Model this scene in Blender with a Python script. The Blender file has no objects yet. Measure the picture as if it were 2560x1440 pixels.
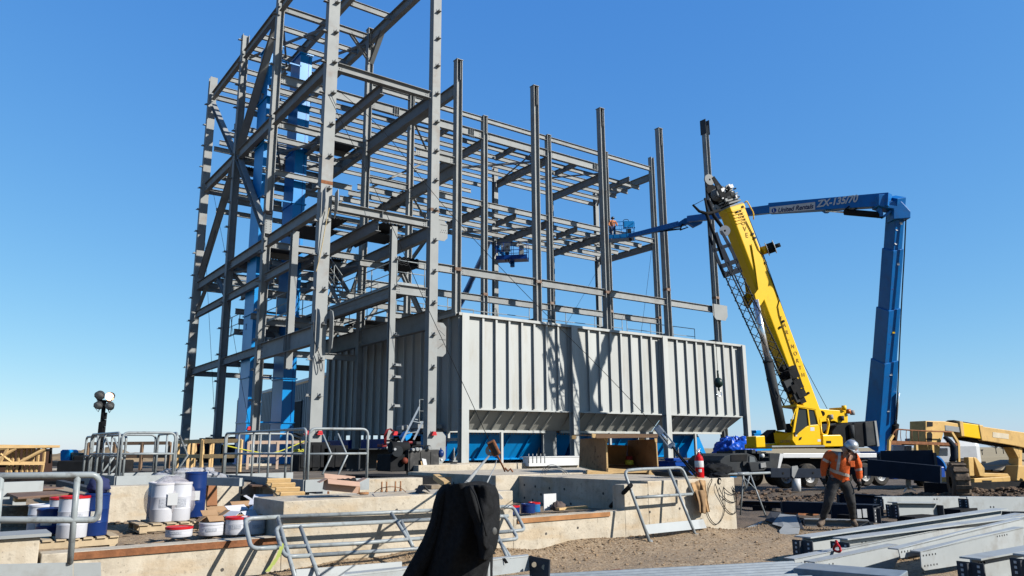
import bpy, bmesh, math, random
from mathutils import Vector, Matrix, Quaternion, noise
R=math.radians; V=Vector
random.seed(7)
S=bpy.context.scene
COL=S.collection
# ------------------------------------------------------------------ camera
FPX=1905.4; CAMH=1.6
def _basis(yaw,pitch,roll):
    cy,sy,cp,sp,cr,sr=math.cos(yaw),math.sin(yaw),math.cos(pitch),math.sin(pitch),math.cos(roll),math.sin(roll)
    f0=V((cy,sy,0)); r0=V((sy,-cy,0)); u0=V((0,0,1))
    f=f0*cp+u0*sp; u=u0*cp-f0*sp
    return r0*cr+u*sr, u*cr-r0*sr, f
CR,CU,CF=_basis(R(53.65),R(11.86),R(-0.416))
CAM=V((0,0,CAMH))
cd=bpy.data.cameras.new('camera'); co=bpy.data.objects.new('camera',cd); COL.objects.link(co)
co.matrix_world=Matrix(((CR.x,CU.x,-CF.x,0),(CR.y,CU.y,-CF.y,0),(CR.z,CU.z,-CF.z,CAMH),(0,0,0,1)))
cd.sensor_width=36; cd.lens=FPX/2560*36; cd.clip_end=5000; cd.clip_start=.05
S.camera=co
# ------------------------------------------------------------------ light
SUN=V((.60,-1.0,.70)).normalized()
w=bpy.data.worlds.new("World"); S.world=w; w.use_nodes=True
nt=w.node_tree; bg=nt.nodes['Background']
sky=nt.nodes.new('ShaderNodeTexSky'); sky.sky_type='NISHITA'; sky.sun_disc=False
sky.sun_elevation=math.asin(SUN.z); sky.sun_rotation=math.atan2(SUN.x,SUN.y)
sky.altitude=600; sky.air_density=1.0; sky.dust_density=0.3; sky.ozone_density=3.0
sp_=nt.nodes.new('ShaderNodeSeparateColor'); cb_=nt.nodes.new('ShaderNodeCombineColor'); nt.links.new(sky.outputs[0],sp_.inputs[0])
for i_,(k_,g_) in enumerate(((.87,1.0),(.93,.68),(.97,.31))):     # colour balance of the sky, channel by channel
    a_=nt.nodes.new('ShaderNodeMath'); a_.operation='MULTIPLY'; a_.inputs[1].default_value=.1; nt.links.new(sp_.outputs[i_],a_.inputs[0])
    b_=nt.nodes.new('ShaderNodeMath'); b_.operation='POWER'; b_.inputs[1].default_value=g_; nt.links.new(a_.outputs[0],b_.inputs[0])
    c_=nt.nodes.new('ShaderNodeMath'); c_.operation='MULTIPLY'; c_.inputs[1].default_value=k_*10; nt.links.new(b_.outputs[0],c_.inputs[0]); nt.links.new(c_.outputs[0],cb_.inputs[i_])
nt.links.new(cb_.outputs[0],bg.inputs[0]); bg.inputs[1].default_value=0.050
sl=bpy.data.lights.new('sun','SUN'); sl.energy=5.0; sl.angle=R(.5); sl.color=(1,.955,.88)
so=bpy.data.objects.new('sun',sl); COL.objects.link(so)
so.rotation_mode='QUATERNION'; so.rotation_quaternion=SUN.to_track_quat('Z','Y')
S.view_settings.view_transform='Standard'; S.view_settings.look='None'; S.view_settings.gamma=1
S.view_settings.exposure=1.08; S.view_settings.use_curve_mapping=False
S.render.resolution_x=1024; S.render.resolution_y=576
# ------------------------------------------------------------------ pixel of the 2560x1440 photograph -> point on a real plane
def ray(px,py): return CR*((px-1280)/FPX)-CU*((py-720)/FPX)+CF
def P(px,py,X=None,Y=None,Z=None,D=None):
    r=ray(px,py)
    if X is not None: t=X/r.x
    elif Y is not None: t=Y/r.y
    elif Z is not None: t=(Z-CAMH)/r.z
    else: t=D
    return CAM+r*t
def PP(px,py,o,n):
    r=ray(px,py); t=(o-CAM).dot(n)/r.dot(n); return CAM+r*t
# ------------------------------------------------------------------ materials
MATS={}
def mat(name,col,rough=.6,metal=0.,var=.12,scale=3.,bump=0.,bscale=40.,dirt=None,dirtamt=.35,dirtscale=1.5,emit=None,stretch=None,alpha=1.,coat=0.,trans=0.,spec=.2,rnd=0.):
    if name in MATS: return MATS[name]
    m=bpy.data.materials.new(name); m.use_nodes=True; n=m.node_tree; L=n.links.new
    b=n.nodes['Principled BSDF']; b.inputs['Roughness'].default_value=rough; b.inputs['Metallic'].default_value=metal
    if metal<.3: b.inputs['Specular IOR Level'].default_value=spec
    if coat: b.inputs['Coat Weight'].default_value=coat
    if trans: b.inputs['Transmission Weight'].default_value=trans
    if alpha<1: b.inputs['Alpha'].default_value=alpha
    tc=n.nodes.new('ShaderNodeTexCoord'); src=tc.outputs['Object']
    if stretch:
        mp=n.nodes.new('ShaderNodeMapping'); mp.inputs['Scale'].default_value=stretch; L(src,mp.inputs[0]); src=mp.outputs[0]
    nz=n.nodes.new('ShaderNodeTexNoise'); nz.inputs['Scale'].default_value=scale; nz.inputs['Detail'].default_value=6; nz.inputs['Roughness'].default_value=.6; L(src,nz.inputs['Vector'])
    cr=n.nodes.new('ShaderNodeValToRGB'); L(nz.outputs['Fac'],cr.inputs[0])
    c=tuple(v*.51 for v in col) if metal<.5 else col
    if dirt: dirt=tuple(v*.51 for v in dirt)
    cr.color_ramp.elements[0].position=.3; cr.color_ramp.elements[1].position=.7
    cr.color_ramp.elements[0].color=(c[0]*(1-var),c[1]*(1-var),c[2]*(1-var),1)
    cr.color_ramp.elements[1].color=(min(1,c[0]*(1+var)),min(1,c[1]*(1+var)),min(1,c[2]*(1+var)),1)
    out=cr.outputs[0]
    if dirt:
        n2=n.nodes.new('ShaderNodeTexNoise'); n2.inputs['Scale'].default_value=dirtscale; n2.inputs['Detail'].default_value=8; n2.inputs['Roughness'].default_value=.7; L(src,n2.inputs['Vector'])
        r2=n.nodes.new('ShaderNodeValToRGB'); r2.color_ramp.elements[0].position=.52; r2.color_ramp.elements[1].position=.68
        r2.color_ramp.elements[0].color=(0,0,0,1); r2.color_ramp.elements[1].color=(dirtamt,)*3+(1,); L(n2.outputs['Fac'],r2.inputs[0])
        mx=n.nodes.new('ShaderNodeMix'); mx.data_type='RGBA'; L(r2.outputs[0],mx.inputs[0]); L(out,mx.inputs[6]); mx.inputs[7].default_value=(*dirt,1); out=mx.outputs[2]
    if rnd:
        oi=n.nodes.new('ShaderNodeObjectInfo'); mr=n.nodes.new('ShaderNodeMapRange'); mr.inputs[3].default_value=1-rnd; mr.inputs[4].default_value=1+rnd*.6; L(oi.outputs['Random'],mr.inputs[0])
        vm=n.nodes.new('ShaderNodeVectorMath'); vm.operation='SCALE'; L(out,vm.inputs[0]); L(mr.outputs[0],vm.inputs[3]); out=vm.outputs[0]
    L(out,b.inputs['Base Color'])
    if bump:
        n3=n.nodes.new('ShaderNodeTexNoise'); n3.inputs['Scale'].default_value=bscale; n3.inputs['Detail'].default_value=5; L(src,n3.inputs['Vector'])
        bp=n.nodes.new('ShaderNodeBump'); bp.inputs['Strength'].default_value=bump; bp.inputs['Distance'].default_value=.02; L(n3.outputs['Fac'],bp.inputs['Height']); L(bp.outputs[0],b.inputs['Normal'])
    if emit:
        b.inputs['Emission Color'].default_value=(*emit[0],1); b.inputs['Emission Strength'].default_value=emit[1]
    MATS[name]=m; return m
steel=mat('primed_grey_steel',(.33,.345,.345),.68,0,.10,2.,0,dirt=(.22,.20,.18),dirtamt=.55,dirtscale=1.2,rnd=.13)
steel2=mat('grey_column_steel',(.34,.355,.35),.68,0,.08,1.5,0,dirt=(.22,.13,.08),dirtamt=.38,dirtscale=.9,rnd=.06)
steelB=mat('grey_stacked_steel',(.44,.47,.475),.5,0,.08,1.5,0,dirt=(.27,.25,.22),dirtamt=.5,dirtscale=2.,rnd=.07)
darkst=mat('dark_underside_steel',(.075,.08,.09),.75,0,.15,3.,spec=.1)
hopl=mat('pale_grey_hopper_paint',(.54,.56,.545),.5,0,.05,.5,0,dirt=(.42,.38,.31),dirtamt=.5,dirtscale=1.1,stretch=(1.4,1.4,.22),rnd=.07)
hopd=mat('grey_hopper_slope_paint',(.58,.58,.53),.55,0,.08,1.)
railm=mat('grey_rail_paint',(.33,.365,.375),.35,0,.10,6.,0,dirt=(.13,.12,.11),dirtamt=.7,dirtscale=9.)
blue=mat('glossy_blue_paint',(.002,.27,.70),.28,0,.12,.7,0,dirt=(.006,.20,.50),dirtamt=.5,dirtscale=1.)
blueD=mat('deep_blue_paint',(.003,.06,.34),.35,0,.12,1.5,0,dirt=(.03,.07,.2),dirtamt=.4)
blueL=mat('lift_blue_paint',(.002,.17,.54),.42,0,.10,1.0,0,dirt=(.03,.11,.28),dirtamt=.6,dirtscale=2.2)
yel=mat('crane_yellow_paint',(1.0,.60,.004),.35,0,.07,1.5,0,dirt=(.75,.40,.01),dirtamt=.4)
yelP=mat('faded_yellow_paint',(.74,.47,.16),.5,0,.12,2.,0,dirt=(.35,.22,.10),dirtamt=.6,dirtscale=3.)
blk=mat('black_painted_metal',(.016,.017,.019),.8,0,.3,4.,0,dirt=(.05,.045,.04),dirtamt=.4,spec=.08)
dgrey=mat('dark_grey_paint',(.045,.050,.055),.75,0,.2,2.,0,dirt=(.10,.095,.085),dirtamt=.4,spec=.1)
whitem=mat('white_paint',(.72,.73,.73),.4,0,.05,3.,0,dirt=(.45,.43,.40),dirtamt=.4)
chrome=mat('chrome_rod',(.62,.63,.64),.22,.9,.05,3.)
galv=mat('galvanised_steel',(.30,.34,.37),.42,.25,.15,8.,0,dirt=(.25,.27,.29),dirtamt=.5,dirtscale=6.)
rubber=mat('tyre_rubber',(.045,.042,.038),.85,0,.25,6.,.4,30.,dirt=(.20,.16,.12),dirtamt=.7,dirtscale=2.)
glass=mat('dark_glass',(.03,.04,.045),.08,0,.1,1.)
rust=mat('rusty_steel',(.26,.105,.045),.85,0,.35,9.,.3)
rustP=mat('brown_steel_plate',(.20,.125,.09),.8,0,.2,2.5,.15,dirt=(.30,.22,.17),dirtamt=.6)
wood=mat('fresh_lumber',(.70,.47,.22),.75,0,.14,5.,.2,60.,stretch=(1,1,6),dirt=(.45,.27,.11),dirtamt=.4,dirtscale=3.)
ply=mat('brown_plywood',(.36,.19,.085),.7,0,.2,3.,.15,dirt=(.15,.07,.03),dirtamt=.8,dirtscale=4.)
conc=mat('pale_concrete',(.60,.53,.42),.9,0,.14,2.2,.35,22.,dirt=(.33,.28,.21),dirtamt=.7,dirtscale=2.6)
def _weather(m,col1,col2):      # rain streaks, pour bands and bug holes in the concrete itself
    n=m.node_tree; L=n.links.new; b=n.nodes['Principled BSDF']; src=b.inputs['Base Color'].links[0].from_socket
    tc=n.nodes.new('ShaderNodeNewGeometry')
    def lay(src,scale,vec,lo,hi,amt,col):
        mp=n.nodes.new('ShaderNodeMapping'); mp.inputs['Scale'].default_value=vec; L(tc.outputs['Position'],mp.inputs[0])
        z=n.nodes.new('ShaderNodeTexNoise'); z.inputs['Scale'].default_value=scale; z.inputs['Detail'].default_value=6; L(mp.outputs[0],z.inputs['Vector'])
        r=n.nodes.new('ShaderNodeMapRange'); r.inputs[1].default_value=lo; r.inputs[2].default_value=hi; r.inputs[3].default_value=0; r.inputs[4].default_value=amt; L(z.outputs['Fac'],r.inputs[0])
        x=n.nodes.new('ShaderNodeMix'); x.data_type='RGBA'; L(r.outputs[0],x.inputs[0]); L(src,x.inputs[6]); x.inputs[7].default_value=(*col,1); return x.outputs[2]
    o=lay(src,7.,(1,1,.10),.52,.70,.55,col1); o=lay(o,1.3,(1,1,3.5),.54,.68,.5,col2); o=lay(o,42.,(1,1,1),.66,.72,.7,(.06,.05,.04)); o=lay(o,14.,(1,1,1),.62,.70,.5,(.14,.12,.09))
    L(o,b.inputs['Base Color'])
_weather(conc,(.24,.20,.145),(.27,.20,.12))
cardb=mat('cardboard',(.42,.26,.14),.85,0,.12,4.,.1)
orange=mat('orange_hivis_cloth',(.75,.13,.025),.85,0,.15,12.,.3,60.)
# ------------------------------------------------------------------ mesh builder
class MB:
    def __init__(s): s.v=[]; s.f=[]; s.m=[]; s.mi=0; s.sm=[]; s.smooth=False; s.sharp=False
    def _add(s,vs,fs):
        o=len(s.v); s.v+= [V(p) for p in vs]
        for f in fs: s.f.append([i+o for i in f]); s.m.append(s.mi); s.sm.append(s.smooth)
        return s
    def box(s,a,b):
        x0,x1=sorted((a[0],b[0])); y0,y1=sorted((a[1],b[1])); z0,z1=sorted((a[2],b[2]))
        return s._add([(x0,y0,z0),(x1,y0,z0),(x1,y1,z0),(x0,y1,z0),(x0,y0,z1),(x1,y0,z1),(x1,y1,z1),(x0,y1,z1)],
            [(0,3,2,1),(4,5,6,7),(0,1,5,4),(1,2,6,5),(2,3,7,6),(3,0,4,7)])
    def obox(s,c,ax,ay,az):   # centre and three half axes
        c=V(c);ax=V(ax);ay=V(ay);az=V(az)
        if ax.cross(ay).dot(az)<0: ay=-ay
        vs=[c+ax*i+ay*j+az*k for k in(-1,1) for (i,j) in((-1,-1),(1,-1),(1,1),(-1,1))]
        return s._add(vs,[(0,3,2,1),(4,5,6,7),(0,1,5,4),(1,2,6,5),(2,3,7,6),(3,0,4,7)])
    def bar(s,a,b,w,h,up=(0,0,1)):
        a=V(a);b=V(b);d=b-a;L=d.length;d.normalize();up=V(up)
        if abs(d.dot(up))>.99: up=V((0,1,0)) if abs(d.y)<.9 else V((1,0,0))
        x=d.cross(up).normalized();u=x.cross(d).normalized()
        return s.obox((a+b)/2,x*(w/2),d*(L/2),u*(h/2))
    def ibeam(s,a,b,dep,wid,up=(0,0,1),tf=.022,tw=.014):
        a=V(a);b=V(b);d=(b-a);L=d.length;d.normalize();up=V(up)
        if abs(d.dot(up))>.99: up=V((0,1,0)) if abs(d.y)<.9 else V((1,0,0))
        x=d.cross(up).normalized();u=x.cross(d).normalized();c=(a+b)/2
        s.obox(c+u*(dep/2-tf/2),x*(wid/2),d*(L/2),u*(tf/2))
        s.obox(c-u*(dep/2-tf/2),x*(wid/2),d*(L/2),u*(tf/2))
        s.obox(c,x*(tw/2),d*(L/2-.0),u*(dep/2-tf))
        return s
    def chan(s,a,b,dep,wid,up=(0,0,1),side=1,t=.014):
        a=V(a);b=V(b);d=(b-a);L=d.length;d.normalize();up=V(up)
        x=d.cross(up).normalized()*side;u=up.normalized();c=(a+b)/2
        s.obox(c+u*(dep/2-t/2),x*(wid/2),d*(L/2),u*(t/2)); s.obox(c-u*(dep/2-t/2),x*(wid/2),d*(L/2),u*(t/2))
        s.obox(c-x*(wid/2-t/2),x*(t/2),d*(L/2),u*(dep/2-t)); return s
    def ang(s,a,b,w=.1,t=.012,up=(0,0,1)):
        a=V(a);b=V(b);d=(b-a);L=d.length;d.normalize();up=V(up)
        if abs(d.dot(up))>.99: up=V((1,0,0))
        x=d.cross(up).normalized();u=x.cross(d).normalized();c=(a+b)/2
        s.obox(c+x*(w/2),x*(w/2),d*(L/2),u*(t/2)); s.obox(c+u*(w/2),x*(t/2),d*(L/2),u*(w/2-t)); return s
    def cyl(s,a,b,r,n=12,r2=None,cap=True):
        a=V(a);b=V(b);r2=r if r2 is None else r2;d=(b-a).normalized()
        x=d.orthogonal().normalized();y=d.cross(x);vs=[]
        for (c,rr) in((a,r),(b,r2)):
            for i in range(n):
                t=2*math.pi*i/n; vs.append(c+x*(rr*math.cos(t))+y*(rr*math.sin(t)))
        sm=s.smooth; s.smooth=True
        s._add(vs,[(i,(i+1)%n,n+(i+1)%n,n+i) for i in range(n)])
        s.smooth=sm
        if cap:
            o=len(s.v)-2*n
            s.f.append([o+i for i in range(n)][::-1]); s.m.append(s.mi); s.sm.append(False)
            s.f.append([o+n+i for i in range(n)]); s.m.append(s.mi); s.sm.append(False)
        return s
    def tube(s,pts,r,n=8,closed=False,cap=True):
        pts=[V(p) for p in pts]; N=len(pts); rings=[]; prev=None
        for i,p in enumerate(pts):
            if closed: d=(pts[(i+1)%N]-pts[i-1])
            else: d=(pts[min(i+1,N-1)]-pts[max(i-1,0)])
            d.normalize()
            if prev is None: x=d.orthogonal().normalized()
            else: x=(prev-d*prev.dot(d)); x=x.normalized() if x.length>1e-5 else d.orthogonal().normalized()
            prev=x; y=d.cross(x); rr=r[i] if isinstance(r,(list,tuple)) else r
            rings.append([p+x*(rr*math.cos(2*math.pi*k/n))+y*(rr*math.sin(2*math.pi*k/n)) for k in range(n)])
        vs=[q for g in rings for q in g]; fs=[]
        for i in range(N if closed else N-1):
            j=(i+1)%N
            for k in range(n): fs.append((i*n+k,i*n+(k+1)%n,j*n+(k+1)%n,j*n+k))
        sm=s.smooth; s.smooth=True; s._add(vs,fs); s.smooth=sm
        if cap and not closed:
            o=len(s.v)-N*n
            s.f.append([o+k for k in range(n)][::-1]); s.m.append(s.mi); s.sm.append(False)
            s.f.append([o+(N-1)*n+k for k in range(n)]); s.m.append(s.mi); s.sm.append(False)
        return s
    def prism(s,poly,vec):
        poly=[V(p) for p in poly]; vec=V(vec); n=len(poly)
        nrm=V((0,0,0))
        for i in range(n): nrm+=poly[i].cross(poly[(i+1)%n])
        if nrm.dot(vec)>0: poly=poly[::-1]
        return s._add(poly+[p+vec for p in poly],[tuple(range(n)),tuple(range(2*n-1,n-1,-1))]+[(i,i+n,(i+1)%n+n,(i+1)%n)[::1] for i in range(n)])
    def lathe(s,c,prof,n=20,ax=(0,0,1)):
        s.sharp=True
        ax=V(ax).normalized(); x=ax.orthogonal().normalized(); y=ax.cross(x); c=V(c); vs=[]
        for (r,h) in prof:
            for k in range(n):
                t=2*math.pi*k/n; vs.append(c+ax*h+x*(r*math.cos(t))+y*(r*math.sin(t)))
        fs=[]
        for i in range(len(prof)-1):
            for k in range(n): fs.append((i*n+k,i*n+(k+1)%n,(i+1)*n+(k+1)%n,(i+1)*n+k))
        sm=s.smooth; s.smooth=True; s._add(vs,fs); s.smooth=sm
        return s
    def ball(s,c,r,n=12,sc=(1,1,1)):
        sh0=s.sharp
        prof=[(max(.001,r*math.sin(math.pi*i/n)),-r*math.cos(math.pi*i/n)) for i in range(n+1)]
        o=len(s.v); s.lathe((0,0,0),prof,n*2 if n<10 else 20)
        for i in range(o,len(s.v)): q=s.v[i]; s.v[i]=V((q.x*sc[0],q.y*sc[1],q.z*sc[2]))+V(c)
        s.sharp=sh0
        return s
def setp(o,label=None,cat=None,group=None,kind=None):
    if label: o['label']=label
    if cat: o['category']=cat
    if group: o['group']=group
    if kind: o['kind']=kind
    elif cat: o['kind']='thing'
    return o
def mkobj(name,mb,mats,parent=None,origin=None,inv=None,bevel=0,fix=True,label=None):
    me=bpy.data.meshes.new(name)
    if inv is not None: vs=[inv@p for p in mb.v]
    else:
        if origin is None: origin=V((0,0,0))
        vs=[p-origin for p in mb.v]
    me.from_pydata([tuple(p) for p in vs],[],mb.f)
    if not isinstance(mats,(list,tuple)): mats=[mats]
    for m in mats: me.materials.append(m)
    me.polygons.foreach_set('material_index',mb.m); me.polygons.foreach_set('use_smooth',mb.sm)
    if fix:
        b=bmesh.new(); b.from_mesh(me); bmesh.ops.recalc_face_normals(b,faces=b.faces); b.to_mesh(me); b.free()
    if mb.sharp: me.set_sharp_from_angle(angle=R(28))
    me.update()
    o=bpy.data.objects.new(name,me); COL.objects.link(o)
    if parent is not None: o.parent=parent
    elif inv is None: o.location=origin
    if bevel:
        md=o.modifiers.new('bevel','BEVEL'); md.width=bevel; md.segments=2; md.limit_method='ANGLE'; md.angle_limit=R(40)
    if label: o['label']=label
    return o
class Thing:
    def __init__(s,name,label,cat,loc,group=None,rz=0):
        s.o=bpy.data.objects.new(name,None); COL.objects.link(s.o); s.o.empty_display_size=.2
        s.o.location=loc; s.o.rotation_euler=(0,0,rz); setp(s.o,label,cat,group)
        s.inv=(Matrix.Translation(V(loc))@Matrix.Rotation(rz,4,'Z')).inverted()
    def part(s,name,mb,mats,parent=None,bevel=0,label=None,local=False):
        return mkobj(name,mb,mats,parent if parent is not None else s.o,inv=Matrix() if local else s.inv,bevel=bevel,label=label)
def solo(name,mb,mats,label,cat,group=None,bevel=0,kind=None):
    xs=[p.x for p in mb.v];ys=[p.y for p in mb.v];zs=[p.z for p in mb.v]
    o=mkobj(name,mb,mats,None,V(((min(xs)+max(xs))/2,(min(ys)+max(ys))/2,min(zs))),bevel=bevel)
    return setp(o,label,cat,group,kind)
def copy_tree(o,parent=None):
    c=o.copy(); COL.objects.link(c)
    if parent is not None: c.parent=parent; c.matrix_parent_inverse=o.matrix_parent_inverse.copy()
    for ch in [q for q in bpy.data.objects if q.parent==o]: copy_tree(ch,c)
    return c
def fillet(pts,r,n=5,closed=False):
    pts=[V(p) for p in pts]; out=[]; N=len(pts)
    for i,p in enumerate(pts):
        if not closed and i in(0,N-1): out.append(p); continue
        a=pts[i-1];b=pts[(i+1)%N]; da=(a-p);db=(b-p); k=min(r,da.length*.45,db.length*.45)
        A=p+da.normalized()*k;B=p+db.normalized()*k
        for j in range(n+1):
            t=j/n; out.append(A*(1-t)**2+p*2*t*(1-t)+B*t*t)
    return out
def text(body,size,org,xdir,ydir,m,thing,name='lettering',parent=None,shear=0,bold=0,sx=1.):
    cu=bpy.data.curves.new('t','FONT'); cu.body=body; cu.size=size; cu.extrude=.004; cu.shear=shear; cu.offset=bold
    to=bpy.data.objects.new('t',cu); COL.objects.link(to)
    me=bpy.data.meshes.new_from_object(to); bpy.data.objects.remove(to)
    X=V(xdir).normalized();Y=V(ydir); Y=(Y-X*Y.dot(X)).normalized();Z=X.cross(Y)
    M=Matrix(((X.x*sx,Y.x,Z.x,org[0]),(X.y*sx,Y.y,Z.y,org[1]),(X.z*sx,Y.z,Z.z,org[2]),(0,0,0,1)))
    me.transform(thing.inv@M); me.materials.clear(); me.materials.append(m)
    o=bpy.data.objects.new(name,me); COL.objects.link(o); o.parent=parent if parent is not None else thing.o
    return o
def catmull(pts,n=6):
    pts=[V(p) for p in pts]; out=[]
    for i in range(len(pts)-1):
        p0=pts[max(i-1,0)];p1=pts[i];p2=pts[i+1];p3=pts[min(i+2,len(pts)-1)]
        for k in range(n):
            t=k/n; out.append(.5*((2*p1)+(p2-p0)*t+(2*p0-5*p1+4*p2-p3)*t*t+(3*p1-p0-3*p2+p3)*t**3))
    out.append(pts[-1]); return out
def nz(x,y,z=0,s=1.): return noise.noise(V((x*s,y*s,z)))
def sst(a,b,x):
    t=max(0,min(1,(x-a)/(b-a))); return t*t*(3-2*t)
# ================================================================== SETTING
def ground_h(x,y):
    f=x*.593+y*.805; r=x*.805-y*.593
    z=-.10-.27*sst(20,32,f)-.13*sst(34,40,f)
    z+= .16*nz(x,y,3,.25)*sst(3,9,f)*(1-sst(60,90,f))+ .05*nz(x,y,9,1.3)*(1-sst(30,60,f))
    # gravel bank against the front walls
    if y<10.6 and 2<x<14.6: z+=(.20*math.exp(-((y-10.3)/.55)**2))*(.75+.6*nz(x,y,1,.9))*sst(2.0,7,x)
    # mud ridge before the crane tyres
    z+=.28*math.exp(-((f-27.5)/1.6)**2)*(.7+nz(x,y,5,.8))*sst(3,7,r)
    # fill behind the front walls
    inn=sst(10.45,10.55,y)*(1-sst(13.0,13.12,x))
    z=z*(1-inn)+inn*(.40+.05*nz(x,y,2,1.1))
    far=sst(15.3,15.5,y)*(1-sst(16,22,x-max(0,(y-22))*1.5)); z=max(z,z*(1-far)+far*(.70+.05*nz(x,y,2,1.1)))
    d=math.hypot(x,y)
    if d>60: z=z-3.2*sst(60,260,d)+ (3.0*nz(x,y,7,.006)+1.2*nz(x,y,7,.02))*sst(80,300,d)
    return z
def axis(lo,a,b,hi,step,g=1.18):
    v=[a]; 
    while v[-1]<b: v.append(v[-1]+step)
    s=step
    while v[-1]<hi: s*=g; v.append(v[-1]+s)
    s=step; u=[a]
    while u[-1]>lo: s*=g; u.append(u[-1]-s)
    return u[::-1][:-1]+v
xs=axis(-1500,-2,24,1500,.14); ys=axis(-60,4.5,17,1500,.11)
gv=[];gf=[]
for j,y in enumerate(ys):
    for i,x in enumerate(xs): gv.append((x,y,ground_h(x,y)))
W_=len(xs)
gf=[(j*W_+i,j*W_+i+1,(j+1)*W_+i+1,(j+1)*W_+i) for j in range(len(ys)-1) for i in range(W_-1)]
me=bpy.data.meshes.new('ground'); me.from_pydata(gv,[],gf); me.polygons.foreach_set('use_smooth',[True]*len(gf)); me.update()
gr=bpy.data.objects.new('ground',me); COL.objects.link(gr); gr['kind']='structure'
gm=bpy.data.materials.new('dirt_and_dry_field'); gm.use_nodes=True; n=gm.node_tree; L=n.links.new; bs=n.nodes['Principled BSDF']; bs.inputs['Roughness'].default_value=.95
geo=n.nodes.new('ShaderNodeNewGeometry'); sx=n.nodes.new('ShaderNodeSeparateXYZ'); L(geo.outputs['Position'],sx.inputs[0])
def _noise(scale,detail=8,rough=.65):
    q=n.nodes.new('ShaderNodeTexNoise'); q.inputs['Scale'].default_value=scale; q.inputs['Detail'].default_value=detail; q.inputs['Roughness'].default_value=rough; L(geo.outputs['Position'],q.inputs['Vector']); return q.outputs['Fac']
def _ramp(src,stops):
    q=n.nodes.new('ShaderNodeValToRGB'); L(src,q.inputs[0]); e=q.color_ramp.elements
    e[0].position=stops[0][0]; e[0].color=(*stops[0][1],1); e[1].position=stops[-1][0]; e[1].color=(*stops[-1][1],1)
    for p,c in stops[1:-1]: k=e.new(p); k.color=(*c,1)
    return q.outputs[0]
def _dim(a,k=.52):
    q=n.nodes.new('ShaderNodeVectorMath'); q.operation='SCALE'; L(a,q.inputs[0]); q.inputs[3].default_value=k; return q.outputs[0]
def _mix(f,a,b):
    q=n.nodes.new('ShaderNodeMix'); q.data_type='RGBA'; L(f,q.inputs[0]); L(a,q.inputs[6]); L(b,q.inputs[7]); return q.outputs[2]
def _math(op,a,b=None,c=None):
    q=n.nodes.new('ShaderNodeMath'); q.operation=op
    for i,t in enumerate((a,b,c)):
        if t is None: continue
        if isinstance(t,(int,float)): q.inputs[i].default_value=t
        else: L(t,q.inputs[i])
    q.use_clamp=False; return q.outputs[0]
vor=n.nodes.new('ShaderNodeTexVoronoi'); vor.inputs['Scale'].default_value=26; L(geo.outputs['Position'],vor.inputs['Vector'])
grav=_mix(_ramp(_noise(9),[(.35,(0,0,0)),(.65,(1,1,1))]),_ramp(vor.outputs['Color'],[(.1,(.22,.15,.085)),(.45,(.36,.255,.15)),(.9,(.60,.47,.31))]),_ramp(_noise(55),[(.3,(.26,.165,.085)),(.7,(.50,.345,.19))]))
mud=_ramp(_noise(1.6),[(.3,(.05,.034,.022)),(.5,(.10,.070,.045)),(.72,(.20,.135,.085))])
field=_ramp(_noise(.05,10,.75),[(.3,(.30,.23,.12)),(.55,(.42,.33,.18)),(.75,(.36,.29,.16))])
dpt=_math('ADD',_math('MULTIPLY',sx.outputs[0],.593),_math('MULTIPLY',sx.outputs[1],.805))
wob=_math('MULTIPLY',_noise(.35,4),6.)
dpw=_math('ADD',dpt,wob)
m1=_math('MULTIPLY_ADD',dpw,.25,-4.35); q=n.nodes.new('ShaderNodeClamp'); L(m1,q.inputs[0]); m1=q.outputs[0]
m2=_math('MULTIPLY_ADD',dpt,.02,-1.5); q=n.nodes.new('ShaderNodeClamp'); L(m2,q.inputs[0]); m2=q.outputs[0]
L(_dim(_mix(m2,_mix(m1,grav,mud),field)),bs.inputs['Base Color'])
bp=n.nodes.new('ShaderNodeBump'); bp.inputs['Strength'].default_value=.9; bp.inputs['Distance'].default_value=.035
hh=_math('ADD',_math('MULTIPLY',_noise(28,6),.9),_math('MULTIPLY',_noise(5,6),1.6)); L(hh,bp.inputs['Height']); L(bp.outputs[0],bs.inputs['Normal'])
me.materials.append(gm)
# loose pebbles and clods on the near bank (countless)
pm=mat('pale_pebbles',(.36,.28,.19),.9,0,.35,3.)
pb=MB(); rnd=random.Random(3)
def pebble(c,r):
    n_=6; vs=[]; a0=rnd.random()*6; fl=rnd.uniform(.45,.8)
    for (k,h) in ((.62,-.6),(1.,0.),(.62,.62)):
        for i in range(n_):
            a=a0+i*math.pi*2/n_; q_=r*k*rnd.uniform(.78,1.2); vs.append(c+V((q_*math.cos(a),q_*math.sin(a),r*h*fl*rnd.uniform(.8,1.2))))
    vs.append(c+V((0,0,r*fl*.9)))
    f=[(j*n_+i,j*n_+(i+1)%n_,(j+1)*n_+(i+1)%n_,(j+1)*n_+i) for j in range(2) for i in range(n_)]+[(2*n_+i,2*n_+(i+1)%n_,3*n_) for i in range(n_)]
    pb._add(vs,f)
for k in range(6500):
    x=rnd.uniform(3,16); y=rnd.uniform(5.5,10.35)
    if rnd.random()<.5: y=10.35-abs(rnd.gauss(0,.5))
    r=min(.035,rnd.expovariate(170)+.005); pebble(V((x,y,ground_h(x,y)+r*.25)),r)
o=solo('loose_gravel',pb,mat('brown_pebbles',(.36,.25,.15),.95,0,.5,2.5),None,None); o['kind']='stuff'; o['label']='loose gravel scattered along the foot of the concrete walls'
pb=MB()
for k in range(2600):
    t=rnd.uniform(5,20); f=27.3+rnd.gauss(0,1.3); x=f*.593+t*.805; y=f*.805-t*.593
    if y>10.2 and x<13.5: continue
    r=min(.13,rnd.expovariate(28)+.02); pebble(V((x,y,ground_h(x,y)+r*.2)),r)
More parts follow.
